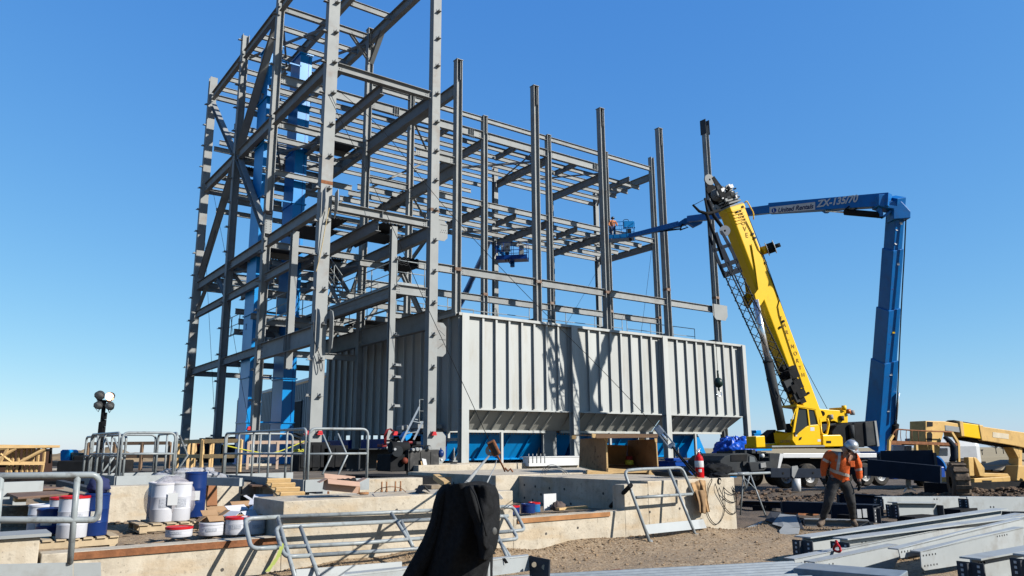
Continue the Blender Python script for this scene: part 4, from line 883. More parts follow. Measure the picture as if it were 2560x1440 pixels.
q=MB(); q.tube([bpt(.96,.1,-.45),bpt(.85,.28,-.45),bpt(.76,.30,-.45),bpt(.73,.45,-.45),bpt(.66,.40,-.45),bpt(.56,.42,-.45),bpt(.52,.40,-.45),bpt(.50,.20,-.45),bpt(.46,.1,-.45),bpt(.30,.0,-.45),bpt(.12,-.05,-.45)],.02,6); cr.part('boom_wire',q,blk,parent=boom)
lt=mat('worn_dark_lettering',(.42,.24,.01),.6)
# letters run down the boom: each letter's foot points along the cross-boom axis
for (word,s0,step,sz,o) in (('GROVE',.955,.030,.34,-.02),('FAR-N⊘RTH',.44,.033,.26,.22)):
    for i,chh in enumerate(word):
        ch2='O' if chh=='⊘' else chh
        text(ch2,sz,bpt(s0-i*step,o-.12,-.436),(-bd*.30+bu*.95),(bd*.95+bu*.3),lt,cr,parent=boom)
# stowed lattice jib beside the boom
la=Cp(1792,600,bv-.3); lb=Cp(1985,1010,bv-.3); ld=(lb-la); ln=ld.length; ld.normalize(); lu=bu
def lp(s,o,v): return la+ld*(s*ln)+lu*o+CN*v
jib=Thing('jib_dummy','','',(0,0,0)) if False else None
q=MB()
for o in (-.32,.32):
    for v in (-.3,.3): q.cyl(lp(.14,o*.8,v*.8),lp(1.0,o,v),.035,7)
jb=cr.part('lattice_jib',q,dgrey)
q=MB(); N=17
for k in range(N):
    s0=.16+.83*k/N; s1=.16+.83*(k+1)/N; sg=1 if k%2 else -1
    for v in (-.3,.3): q.cyl(lp(s0,-.32*sg,v),lp(s1,.32*sg,v),.018,5,cap=False)
    for o in (-.32,.32): q.cyl(lp(s0,o,-.3*sg),lp(s1,o,.3*sg),.018,5,cap=False)
cr.part('jib_lacing',q,dgrey,parent=jb)
for v in (-.27,.27):
    for pts in ([(-.04,-.12),(-.04,.02),(.10,-.12),(.20,-.16),(.20,-.34),(.1,-.30)],[(-.04,.18),(-.04,.3),(.05,.42),(.15,.40),(.20,.34),(.20,.16),(.10,.24)],[(.135,-.28),(.135,.38),(.16,.38),(.16,-.28)],[(.185,-.34),(.185,.36),(.215,.36),(.215,-.34)],[(.04,-.2),(.04,.36),(.06,.36),(.06,-.2)]):
        q=MB(); q.prism([lp(a_,b__,v) for a_,b__ in pts],CN*.03); cr.part('jib_head',q,navyblk,parent=jb)
q=MB(); q.tube([Cp(1732,512,bv-.3),Cp(1748,528,bv-.3),Cp(1770,535,bv-.3),Cp(1800,525,bv-.3)],[.05,.07,.09,.09],7); q.tube([Cp(1768,530,bv-.3),Cp(1762,495,bv-.3)],.05,7); q.tube([Cp(1735,512,bv-.3),Cp(1762,498,bv-.3)],.015,5); q.tube([Cp(1765,530,bv-.3),Cp(1775,560,bv-.3),Cp(1795,610,bv-.3),Cp(1808,650,bv-.3)],.08,7); q.tube([Cp(1770,500,bv-.3),Cp(1785,540,bv-.3),Cp(1815,580,bv-.3)],.09,7); cr.part('jib_anchor_arm',q,blk,parent=jb)
q=MB(); c=Cp(1812,577,bv-.5); q.lathe(c,[(.05,-.04),(.25,-.04),(.2,0),(.25,.04),(.05,.04)],18,ax=(CN+bu*.6)); cr.part('jib_sheave',q,whitem,parent=jb)
for k in range(16):
    s=rnd.uniform(.80,.98); q=MB(); a=lp(s,rnd.uniform(-.2,.5),rnd.uniform(-.6,.0)); q.obox(a,ld*rnd.uniform(.05,.3),lu*rnd.uniform(.05,.25),CN*rnd.uniform(.05,.2)); cr.part('jib_fitting',q,rnd.choice([blk,dgrey,blk]),parent=jb)
# ropes
q=MB(); q.tube([bpt(1.04,.15,-.1),bpt(.93,.72,-.1),bpt(.76,.78,-.1),bpt(.25,.75,0),Cp(2068,1022,bv)],.014,5); cr.part('hoist_rope',q,blk)
hk=P(1815,985,D=(Cp(1790,500,bv)-CAM).dot(CF)); tp=bpt(1.13,-.85,0); bt=V((tp.x,tp.y,0))
zb=P(1815,965,D=(tp-CAM).dot(CF)).z
q=MB(); q.tube([tp,V((tp.x,tp.y,zb+.5))],.013,5); q.tube([tp+bu*.05+CN*.1,V((tp.x,tp.y,zb+.5))],.01,5); cr.part('load_line',q,blk)
hb=Thing('hook_block','dark green ball hook hanging from the crane before the pale hopper','crane hook',(tp.x,tp.y,zb-.3))
gm2=mat('dark_green_paint',(.012,.035,.03),.4)
q=MB(); q.ball((tp.x,tp.y,zb),.21,10,(1,1,1.1)); hb.part('ball',q,gm2); q=MB(); q.cyl((tp.x,tp.y,zb+.2),(tp.x,tp.y,zb+.55),.045,8); q.cyl((tp.x,tp.y,zb-.2),(tp.x,tp.y,zb-.36),.05,8); hb.part('swivel',q,gm2)
q=MB(); q.tube([V((tp.x,tp.y,zb-.36))+CT*(.13*math.sin(t))*1+V((0,0,-.13+.13*math.cos(t))) for t in [x*.35 for x in range(0,14)]],.03,7); hb.part('hook',q,chrome)
# ================================================================== BLUE BOOM LIFT
LO=P(2200,1100,D=38.5); LT=CT; LN=CN
bl2=Thing('boom_lift','blue articulated boom lift reaching over to the frame with a basket','boom lift',V((LO.x,LO.y,-.5)))
E1=P(2240,512,D=35.0); B1=P(2196,1105,D=38.5); 
def tap(th,name,a,b,w0,w1,h0,h1,m,par=None,side=None,bev=.02):
    a=V(a);b=V(b);d=(b-a).normalized(); x=side-d*side.dot(d); x.normalize(); y=d.cross(x); vs=[]
    for (c,w_,h_) in ((a,w0,h0),(b,w1,h1)): vs+=[c+x*(i*w_/2)+y*(j*h_/2) for i,j in((-1,-1),(1,-1),(1,1),(-1,1))]
    q=MB(); q._add(vs,[(0,3,2,1),(4,5,6,7),(0,1,5,4),(1,2,6,5),(2,3,7,6),(3,0,4,7)]); return th.part(name,q,m,parent=par,bevel=bev)
sd_=(CR*.93+CF*.38); sd_.z=0
axr=(B1-E1)
def rp(s,o=0,f=0): return E1+axr*s+V((CR.x,CR.y,0)).normalized()*o+V((CF.x,CF.y,0)).normalized()*f
tap(bl2,'riser_section',rp(-.03),rp(.20),.52,.52,.60,.60,blueL,side=sd_)
tap(bl2,'riser_section',rp(.17),rp(.43),.62,.62,.68,.68,blueL,side=sd_); tap(bl2,'riser_section',rp(.41),rp(.66),.73,.76,.78,.8,blueL,side=sd_)
tap(bl2,'riser_section',rp(.63),rp(1.02),.86,1.0,.88,1.0,blueL,side=sd_)
for s in (.20,.43,.65): tap(bl2,'collar',rp(s-.008),rp(s+.014),[.56,.67,.80][int(s*4.4)],[.56,.67,.80][int(s*4.4)],[.64,.73,.84][int(s*4.4)],[.64,.73,.84][int(s*4.4)],blueL,side=sd_)
for s,r_ in ((.10,.12),(.155,.12),(.285,.10),(.335,.10),(.44,.10),(.50,.13),(.56,.13)):
    q=MB(); c=rp(s,-.05-.0,-(.29+.22*s)); f=V((CF.x,CF.y,0)).normalized(); f=(f*.93-V((CR.x,CR.y,0))*.38).normalized(); q.cyl(c+f*.02,c-f*.035,r_*.85,14); bl2.part('lightening_hole',q,blueD if s>.2 else whitem)
q=MB(); q.cyl(rp(.78,.62,-.4),rp(.94,.60,-.4),.06,10); bl2.part('ram_rod',q,chrome); q=MB(); q.cyl(rp(.92,.60,-.4),rp(1.06,.52,-.4),.17,12); bl2.part('ram_barrel',q,blk)
q=MB(); q.prism([P(x,y,D=34.65) for x,y in ((2196,486),(2214,484),(2221,488),(2223,501),(2254,503),(2277,528),(2277,545),(2234,548),(2234,522),(2214,519),(2196,514))],V((CF.x,CF.y,0)).normalized()*.66); bl2.part('elbow_link',q,blueL,bevel=.03)
e2=P(2200,496,D=34.8); e3=P(1925,522,D=39.0); e4=P(1722,548,D=44.5); e5=P(1690,566,D=45.5)
sB=V((0,0,1))
tap(bl2,'main_boom',P(2225,500,D=34.7),e3,.62,.52,.45,.45,blueL,side=sB); tap(bl2,'inner_boom',P(1930,523,D=38.9),e4,.42,.36,.34,.34,blueL,side=sB)
q=MB(); q.prism([P(1690,560,D=45.2),P(1712,545,D=45.),P(1755,540,D=44.),P(1757,556,D=44.),P(1735,567,D=44.6),P(1722,558,D=45.),P(1700,566,D=45.2)],V((CF.x,CF.y,0))*.35); bl2.part('knuckle',q,blueL,bevel=.02)
e6=P(1575,590,D=48.6); tap(bl2,'jib_arm',P(1700,560,D=45.2),e6,.34,.26,.28,.24,blueL,side=sB)
q=MB(); q.cyl(P(1702,572,D=45.2),P(1640,580,D=46.9),.05,8); q.tube([P(1700,575,D=45.2),P(1706,560,D=45.1),P(1720,568,D=44.9),P(1700,575,D=45.2)],.05,6); bl2.part('link_rod',q,blk)
q=MB(); q.cyl(P(2065,527,D=36.8),P(2120,531,D=36.),.05,8); bl2.part('ram_rod',q,chrome)
q=MB(); q.cyl(P(2112,530,D=36.1),P(2205,538,D=34.9),.15,12); bl2.part('ram_barrel',q,blk)
q=MB(); q.prism([P(2196,505,D=34.8),P(2202,505,D=34.8),P(2208,540,D=34.8),P(2200,541,D=34.8)],V((CF.x,CF.y,0))*.3); q.prism([P(2208,540,D=34.8),P(2232,520,D=34.8),P(2236,526,D=34.8),P(2212,543,D=34.8)],V((CF.x,CF.y,0))*.3); q.prism([P(2055,521,D=36.9),P(2078,521,D=36.6),P(2076,529,D=36.6),P(2068,529,D=36.8)],V((CF.x,CF.y,0))*.3); bl2.part('link_plate',q,blueL)
q=MB(); q.tube([P(2120,527,D=35.8),P(2112,524,D=35.8),P(2122,516,D=35.8),P(2142,515,D=35.8),P(2146,521,D=35.8),P(2125,527,D=35.8)],.03,6); bl2.part('hose_guide',q,blk)
for k_,(o1,f1) in enumerate(((.30,-.36),(.33,-.33))):
    q=MB(); q.tube(catmull([rp(.05,o1+.02,f1),rp(.2,o1+.06,f1-.04),rp(.35,o1+.09,f1-.06),rp(.55,o1+.14,f1-.1),rp(.75,o1+.2,f1-.16),rp(.9,o1+.24,f1-.2)],4),.022,6); bl2.part('hydraulic_hose',q,blk)
for (s_,m_) in ((.08,whitem),(.24,whitem),(.52,yel),(.70,whitem),(.86,whitem)):
    q=MB(); f=V((CF.x,CF.y,0)).normalized(); f=(f*.93-V((CR.x,CR.y,0))*.38).normalized(); c=rp(s_,.12,-(.31+.22*s_)); q.obox(c-f*.03,V((CR.x,CR.y,0)).normalized()*.06,f*.006,V((0,0,.05))); bl2.part('sticker',q,m_)
# sign on the boom
def onboom(px,py,off=.0):   # plane of the boom's near face
    a=P(2225,500,D=34.7); d=(e3-a); d.z=0; d.normalize(); n_=V((d.y,-d.x,0)); 
    if n_.dot(CF)>0: n_=-n_
    return PP(px,py,a+n_*(.24+off),n_),n_
q=MB(); pts=[onboom(x,y,.0)[0] for x,y in ((1924,518),(2038,505),(2038,524),(1924,534))]; nn=onboom(1,1)[1]; q.prism(pts,nn*.012); bl2.part('sign_plate',q,whitem)
q=MB(); c=onboom(1935,526,.014)[0]; q.cyl(c,c+nn*.006,.13,20); lo=bl2.part('logo_disc',q,blueD); q=MB(); q._add([c+nn*.010+V((0,0,.10*math.sin(t)))+CR*(.045*math.cos(t)) for t in [i*math.pi/8 for i in range(16)]],[tuple(range(16))]); bl2.part('logo_oval',q,whitem,parent=lo)
a=onboom(1944,531,.016)[0]; b=onboom(2034,520.5,.016)[0]; xd=(b-a)
text('United Rentals',.33,a,xd,V((0,0,1)),mat('navy_lettering',(.01,.02,.10),.5),bl2,shear=.25,bold=.008,sx=xd.length/ (2.13*1.0) if False else .93)
a=onboom(2042,518,.004)[0]; b=onboom(2135,505,.004)[0]; xd=(b-a)
text('ZX-135/70',.47,a,xd,V((0,0,1)),whitem,bl2,shear=.25,bold=.014,sx=.92)
# chassis and turntable mostly hidden
q=MB(); q.obox(V((LO.x,LO.y,.95))+LN*.2+LT*.2,LT*.8,LN*.9,V((0,0,.35))); bl2.part('turntable',q,blueL,bevel=.05)
q=MB(); q.obox(V((LO.x,LO.y,.25))+LT*1.5,LT*1.7,LN*.8,V((0,0,.28))); bl2.part('chassis',q,blueD,bevel=.05)
def bigwheel(th,c,ax,r,w_,mr,hubr):
    ax=V(ax).normalized(); q=MB(); q.lathe(c,[(hubr,0),(r*.82,-.02),(r*.96,.04),(r,w_*.2),(r,w_*.8),(r*.96,w_-.04),(r*.8,w_),(hubr,w_)],32,ax=ax); ty=th.part('tyre',q,rubber)
    x=ax.orthogonal().normalized(); y=ax.cross(x)
    q=MB()
    for k in range(22):
        t=2*math.pi*k/22; d=x*math.cos(t)+y*math.sin(t); q.obox(V(c)+d*r*1.0+ax*(w_*.5),d*.025,ax*(w_*.42),d.cross(ax)*.05)
    th.part('tread',q,rubber,parent=ty)
    q=MB(); q.lathe(c,[(.02,.08),(hubr*.3,.06),(hubr*.35,.14),(hubr*.85,.16),(hubr*.95,.03),(hubr*1.05,0),(hubr*1.05,.05)],24,ax=ax); th.part('rim',q,mr,parent=ty)
wc=P(2322,1183,D=39.5); bigwheel(bl2,V((wc.x,wc.y,.25)),CN,.78,.5,mat('grey_blue_rim',(.10,.14,.20),.5),.46)
wc=P(2240,1183,D=38.6); 
q=MB(); c0=P(2333,1165,D=39.2); 
N=12; outer=[V((c0.x,c0.y,0))+LT*(.95*math.cos(math.pi*k/N))+V((0,0,.25+.9*math.sin(math.pi*k/N))) for k in range(N+1)]; inner=[V((c0.x,c0.y,0))+LT*(.86*math.cos(math.pi*k/N))+V((0,0,.25+.82*math.sin(math.pi*k/N))) for k in range(N,-1,-1)]; q.prism(outer+inner,LN*.6); bl2.part('mudguard',q,blueL)
def basket(th,c,L_,W_,H_,yaw,m,par=None):
    X=V((math.cos(yaw),math.sin(yaw),0));Y=V((-X.y,X.x,0));c=V(c)
    q=MB(); q.obox(c+V((0,0,.06)),X*L_/2,Y*W_/2,V((0,0,.06))); q.obox(c+Y*(-W_/2)+V((0,0,.17)),X*L_/2,Y*.01,V((0,0,.12))); q.obox(c+Y*(W_/2)+V((0,0,.17)),X*L_/2,Y*.01,V((0,0,.12))); b0=th.part('basket_floor',q,m,parent=par)
    for z,nm in ((H_,'top_rail'),(H_*.55,'mid_rail')):
        q=MB(); q.tube([c+X*(i*L_/2)+Y*(j*W_/2)+V((0,0,z)) for i,j in((-1,-1),(1,-1),(1,1),(-1,1))],.022,6,closed=True); th.part(nm,q,m,parent=b0)
    for i in (-1,-.5,0,.5,1):
        for j in (-1,1): q=MB(); p=c+X*(i*L_/2)+Y*(j*W_/2); q.cyl(p,p+V((0,0,H_)),.018,6); th.part('basket_post',q,m,parent=b0)
    return b0
bc=P(1553,600,D=49.2)
b0=basket(bl2,bc,1.7,.85,1.1,math.atan2(CR.y,CR.x)-.25,mat('bright_lift_blue',(.01,.24,.62),.35))
q=MB(); q.obox(bc+V((CR.x,CR.y,0))*.55+V((0,0,1.0)),V((CR.x,CR.y,0))*.38,V((CF.x,CF.y,0))*.15,V((0,0,.22))); bl2.part('control_box',q,MATS['bright_lift_blue'],parent=b0,bevel=.04)
q=MB(); q.obox(bc+V((CR.x,CR.y,0))*.5+V((0,0,.5)),V((CR.x,CR.y,0))*.15,V((CF.x,CF.y,0))*.12,V((0,0,.35))); q.cyl(bc+V((CR.x,CR.y,0))*.6,e6,.10,8); bl2.part('basket_mount',q,blk,parent=b0)
q=MB(); q.tube(fillet([bc+V((CR.x,CR.y,0))*.2+V((0,0,.9)),bc+V((CR.x,CR.y,0))*.15+V((0,0,1.35)),bc+V((CR.x,CR.y,0))*.5+V((0,0,1.4)),bc+V((CR.x,CR.y,0))*.6+V((0,0,1.1))],.15),.02,6); bl2.part('hose_loop',q,blk,parent=b0)
# second lift behind the frame
l2=Thing('boom_lift','dark blue basket of a second lift hanging under the third row floor beams','boom lift',P(1268,655,D=50)-V((0,0,14)))
MB2=P(1281,652,D=50.5); b1=basket(l2,MB2,2.05,.9,1.15,math.atan2(CR.y,CR.x)-.15,blueD)
q=MB(); q.obox(MB2+V((CR.x,CR.y,0))*-.45+V((0,0,.95)),V((CR.x,CR.y,0))*.3,V((CF.x,CF.y,0))*.15,V((0,0,.3))); l2.part('control_box',q,whitem,parent=b1,bevel=.05)
q=MB(); q.obox(MB2+V((CR.x,CR.y,0))*.6+V((0,0,.6)),V((CR.x,CR.y,0))*.16,V((CF.x,CF.y,0))*.15,V((0,0,.4))); l2.part('tool_box',q,steel,parent=b1,bevel=.03)
q=MB(); a=MB2+V((CF.x,CF.y,0))*.5; q.cyl(a,a-V((0,0,.3)),.15,8); q.tube([a-V((0,0,.1)),P(1225,600,D=54),P(1170,720,D=62),P(1100,860,D=66),P(1060,1000,D=70)],[.12,.16,.24,.3,.35],6); l2.part('jib_arm',q,blueL)
q=MB(); e=P(1060,1080,D=70); q.box((e.x-1.5,e.y-2,-1.5),(e.x+1.5,e.y+2,1.)); l2.part('chassis',q,blueL)
# ================================================================== STEEL MEMBERS LYING IN THE YARD (right)
def gz(p): return ground_h(p.x,p.y)
hole=mat('bolt_hole_dark',(.012,.012,.014),.9)
def member(label,a,b,dep,wid,kind='I',endplate=True,holes=None,m=steelB,name='steel_beam',group='steel members laid out in the yard',cat='steel beam',up=(0,0,1),side=1,ep=None):
    """a,b: centres of the two ends"""
    a=V(a);b=V(b); t=Thing(name,label,cat,a.lerp(b,.5)-V((0,0,dep/2)),group); q=MB()
    if kind=='I': q.ibeam(a,b,dep,wid,tf=.02,tw=.014)
    elif kind=='C': q.chan(a,b,dep,wid,(0,0,1),side)
    else: q.bar(a,b,wid,dep)
    body=t.part('beam_body',q,m)
    d=(b-a).normalized(); x=d.cross(V((0,0,1))).normalized(); u=V((0,0,1))
    if endplate:
        for e,sg in ((a,-1),(b,1)):
            q=MB(); q.obox(e+d*sg*.012-u*.02,x*(wid*.62),d*.012,u*(dep*.40)); q.obox(e+d*sg*.05-u*.02+x*0,x*.006,d*.05,u*(dep*.38)); p_=t.part('end_plate',q,darkst)
            q=MB()
            for i in(-1,1):
                for j in (-.27,-.09,.09,.27): c=e+d*sg*.026+x*(i*wid*.38)+u*(j*dep-.02); q.obox(c,x*.014,d*.003,u*.014)
            t.part('bolt_holes',q,whitem,parent=p_)
    if holes:
        nx=x if x.dot(CAM-a)>0 else -x
        for (s,zz,n_,dx) in holes:
            q=MB(); L_=(b-a).length
            for k in range(n_):
                c=a+d*(s*L_+k*dx)+u*(zz*dep)+nx*((.0075) if kind=='I' else (wid/2+.002 if kind!='C' else wid/2+.002)); q.obox(c,nx*.003,d*.016,u*.018)
            t.part('bolt_holes',q,hole)
    return t
def tri(pa,pb,za,zb=None,**k): pass
def two(x0,y0,x1,y1,Z0,Z1=None):
    return P(x0,y0,Z=Z0),P(x1,y1,Z=Z0 if Z1 is None else Z1)
def beam_px(label,x0,y0,x1,y1,ztop,dep,wid,**k):
    """top flange centre line traced at height ztop"""
    a,b=two(x0,y0,x1,y1,ztop); a.z=b.z=ztop-dep/2; return member(label,a,b,dep,wid,**k)
beam_px('long grey beam, farthest of the near row, its flange running up from the left corner',2006,1341,2503,1271,.30,.34,.26,holes=None)
beam_px('long grey beam with a red strap round its left end',2100,1345,2750,1264,.29,.34,.24,holes=[(.055,.18,2,.10),(.32,.2,2,.10),(.36,.2,2,.10)])
# deep angle / channel members in front
def plate_px(label,pts,th,m=steelB,name='steel_member',holes=(),group='steel members laid out in the yard',cat='steel beam',lip=None,ref=None):
    """flat web standing upright on a vertical plane through two ground points"""
    o,n_=ref; t=None
    pw=[PP(x,y,o,n_) for x,y in pts]; cx=sum((p for p in pw),V())/len(pw); zl=min(p.z for p in pw)
    t=Thing(name,label,cat,V((cx.x,cx.y,zl)),group); back=n_ if n_.dot(cx-CAM)>0 else -n_
    q=MB(); q.prism(pw,back*th); body=t.part('web',q,m,bevel=.004)
    if lip:
        for (i,j,w_,dz) in lip:
            q=MB(); A=pw[i];B=pw[j]; q._add([A,B,B+back*w_+V((0,0,dz)),A+back*w_+V((0,0,dz)),A-V((0,0,.015)),B-V((0,0,.015)),B+back*w_+V((0,0,dz-.015)),A+back*w_+V((0,0,dz-.015))],[(0,1,2,3),(4,7,6,5),(0,4,5,1),(1,5,6,2),(2,6,7,3),(3,7,4,0)]); t.part('flange',q,m)
    if holes:
        for (x,y,n_h,dx,dy) in holes:
            q=MB()
            for k in range(n_h): c=PP(x+dx*k,y+dy*k,o,n_); q.cyl(c+back*.002,c-back*.003,.013,7)
            t.part('bolt_holes',q,hole)
    return t
def vplane(x0,y0,x1,y1,z0,z1):
    a=P(x0,y0,Z=z0); b=P(x1,y1,Z=z1); d=b-a; d.z=0; return a,V((d.y,-d.x,0)).normalized()
r1=vplane(1987,1415,2560,1320,.05,.05)
plate_px('big grey channel with five bolt holes at its left end, lowest of the near stack',[(1986,1397),(2240,1345),(2560,1283),(2560,1330),(2320,1362),(2060,1420),(1988,1416)],.014,ref=r1,lip=[(0,2,.16,0)],holes=[(1994,1409,5,9,-1.6)])
r2=vplane(2038,1436,2560,1345,-.02,-.02)
plate_px('second grey channel with five bolt holes, just right of the first one',[(2037,1405),(2245,1361),(2248,1395),(2232,1425),(2160,1440),(2039,1462)],.014,ref=r2,lip=[(0,1,.16,0)],holes=[(2045,1416,5,9.3,-1.7)])
r3=vplane(2250,1430,2560,1360,.0,.0)
plate_px('grey angle member with five bolt holes in the middle of the right stack',[(2246,1372),(2400,1330),(2560,1296),(2560,1345),(2410,1372),(2310,1385),(2252,1396)],.014,ref=r3,lip=[(0,2,.14,0)],holes=[(2254,1380,5,7.6,-1.2),(2495,1342,6,5,-1)])
r4=vplane(2306,1440,2560,1390,-.05,-.05)
plate_px('wide grey plate member with two rows of bolt holes and a slanted foot',[(2301,1379),(2430,1344),(2560,1318),(2560,1378),(2420,1410),(2312,1427),(2304,1418)],.014,ref=r4,lip=[(0,2,.14,0)],holes=[(2308,1389,5,7.6,-1.1),(2312,1415,5,7.6,-1.2),(2493,1341,5,6,-1.1)])
beam_px('short grey beam with dark end plate in the bottom right corner',2425,1394,2700,1345,.32,.30,.24,holes=[(.03,.22,4,.07)])
beam_px('grey beam cut off by the right edge, red strap near its end',2560,1386,2760,1360,.42,.30,.24)
sm=mat('red_strap',(.50,.008,.015),.45)
def ring(px,py,D,r,w_,lab,tilt=.2):
    c=P(px,py,D=D); q=MB(); ax=V((CF.x,CF.y,0)).normalized(); q.tube([c+CR*(w_*math.cos(t))+V((0,0,r*math.sin(t)))+ax*(.06*math.sin(2*t)) for t in [i*math.pi/9 for i in range(18)]],.018,6,closed=True); solo('strap',q,sm,lab,'strap','red lifting straps')
ring(2092,1366,10.6,.07,.03,'dark red strap looped round the end of the long grey beam'); ring(2531,1412,11.2,.12,.04,'bright red strap at the bottom right corner')
# middle row (behind, on timbers)
def mbeam(label,x0,y0,x1,y1,D0,D1,dep,wid,**k):
    a=P(x0,y0,D=D0);b=P(x1,y1,D=D1); a.z-=dep/2;b.z-=dep/2; return member(label,a,b,dep,wid,**k)
mbeam('long pale channel beam on supports behind the worker, upper one of the back row',2196,1241,2405,1241,18.3,19.5,.30,.22,kind='C',side=-1,holes=[(.6,.3,2,.1)])
mbeam('pale grey beam continuing to the right edge behind the near stack',2408,1241,2620,1243,18.5,19.4,.34,.22,kind='C',side=-1,holes=[(.25,-.2,2,.1)])
mbeam('short pale box girder with dark perforated end plates behind the near stack',2230,1255,2340,1256,17.0,17.6,.36,.26,kind='I')
mbeam('dark blue-grey beam right behind the worker legs',1960,1253,2195,1261,18.8,17.4,.26,.22,kind='C',side=-1,m=navyblk)
mbeam('dark deep beam with two white plates beside the worker leg',2085,1260,2188,1262,17.6,16.9,.42,.24,kind='C',side=-1,m=navyblk)
mbeam('long thin dark beam lying between the steel tripod and the worker',1858,1252,2060,1258,21.0,19.2,.16,.2,kind='I',m=navyblk)
mbeam('dark beam pile member behind the worker hand',2100,1232,2240,1240,20.5,19.6,.28,.2,kind='I',m=navyblk)
mbeam('flat beam lying on the ground beside the worker boots',2010,1296,2170,1300,15.9,15.6,.14,.2,kind='I',m=steel)
for i,(x,y,D) in enumerate(((2148,1284,16.6),(2162,1283,16.6))):
    c=P(x,y,D=D); q=MB(); q.obox(c,CR*.045,V((CF.x,CF.y,0))*.01,V((0,0,.09))); solo('white_plate',q,whitem,['left one of the two white drilled plates by the worker leg','right one of the two white drilled plates by the worker leg'][i],'plate','white drilled plates')
for (x,y,D,w_,h_,m_,lab) in ((2010,1281,19.5,.55,.16,rust,'rusty brown timber block under the thin dark beam'),(1915,1282,20.5,.3,.2,blk,'black support block under the thin dark beam'),(2130,1300,17,.25,.12,blk,'dark block under the beams beside the worker'),(2420,1290,18.5,.8,.2,blk,'dark support under the pale beams at right'),(2300,1302,17,.6,.12,blk,'dark support under the short box girder')):
    c=P(x,y,D=D); g=ground_h(c.x,c.y); q=MB(); q.box((c.x-w_,c.y-.2,g-.05),(c.x+w_*.6,c.y+.2,max(g+.12,c.z+h_))); solo('support_block',q,m_,lab,'support block','blocks under the steel')
# loose gusset plates left of the worker
def loose(label,pts,D,th,m=steel,zs=None):
    q=MB(); pw=[P(x,y,D=d) for (x,y,d) in pts]; nrm=(pw[1]-pw[0]).cross(pw[2]-pw[0]).normalized(); q.prism(pw,nrm*th); solo('loose_plate',q,m,label,'steel plate','loose gusset plates on the dirt',bevel=.003)
loose('flat grey plate lying on the dirt nearest the concrete block',[(1858,1322,15.3),(1905,1302,16.2),(1925,1308,16.),(1915,1320,15.5),(1880,1328,15.0)],15,.02)
loose('upright dark grey plate leaning beside the flat one',[(1912,1300,16.),(1926,1279,16.3),(1952,1280,16.2),(1936,1308,15.7)],15,.015,darkst)
loose('pale angled plate with holes in the middle of the loose pile',[(1930,1310,15.6),(1950,1284,16.1),(1990,1288,15.9),(2000,1318,15.2),(1960,1318,15.2)],15,.015)
loose('dark perforated end plate leaning right of the loose pile',[(1988,1287,16.),(1994,1284,16.),(2009,1320,15.2),(2001,1322,15.2)],15,.015,darkst)
loose('blue grey bent plate lying before the loose pile',[(1948,1326,14.9),(1960,1312,15.4),(2000,1320,15.2),(1996,1334,14.7),(1950,1336,14.7)],15,.02,steel)
# galvanised sheets at the bottom
t=Thing('galvanised_sheets','bundle of shiny galvanised corrugated sheets at the bottom edge of the picture','metal sheets',P(1800,1430,Z=.15))
A=P(1480,1436,Z=.18);B=P(1930,1412,Z=.18);d=(B-A).normalized();nn=V((d.y,-d.x,0)); 
if nn.dot(CAM-A)<0: nn=-nn
for k in range(9):
    q=MB(); o=nn*(.13*k)-V((0,0,.006*k)); a0=A-d*1.2+o; b0=B+d*(.25+.05*(k%3))+o
    q._add([a0,b0,b0+nn*.06+V((0,0,.045)),a0+nn*.06+V((0,0,.045)),b0+nn*.09+V((0,0,.045)),a0+nn*.09+V((0,0,.045)),b0+nn*.13,a0+nn*.13],[(0,1,2,3),(3,2,4,5),(5,4,6,7)]); q.box((a0.x,a0.y,a0.z-.3),(a0.x+.01,a0.y+.01,a0.z-.29)); t.part('sheet',q,galv)
A2=P(2220,1436,Z=.25)
q=MB(); q.bar(P(2000,1424,Z=.2),P(2260,1446,Z=.2),.5,.10); t.part('sheet_stack',q,galv,bevel=.01)
q=MB(); c=P(1530,1437,Z=.1); q.box((c.x-.3,c.y-.1,-.2),(c.x+.3,c.y+.2,.12)); solo('timber_block',q,rust,'dark timber block under the left end of the galvanised sheets','support block','blocks under the steel')
# steel trestle / tripod with horizontal bar
t=Thing('pipe_stand','thin steel trestle with a long horizontal pipe beside the concrete block','pipe stand',P(1880,1300,Z=.0))
a=P(1790,1187,D=16.3);b=P(1925,1182,D=16.9); q=MB(); q.cyl(a,b,.028,8); q.cyl(a.lerp(b,.38),a.lerp(b,.6),.036,8); t.part('horizontal_pipe',q,railm)
c1=a.lerp(b,.50);c2=a.lerp(b,.62)
for (p,x,y,D) in ((c1,1851,1288,16.5),(c2,1915,1292,16.3),(c2,1848,1262,17.5)): q=MB(); q.cyl(p,P(x,y,D=D),.018,6); t.part('leg',q,railm)
for (x0,y0,x1,y1) in ((1858,1192,1888,1222),(1858,1192,1866,1220),(1874,1190,1866,1222)): q=MB(); q.cyl(P(x0,y0,D=16.6),P(x1,y1,D=16.5),.012,6); t.part('brace_rod',q,railm)
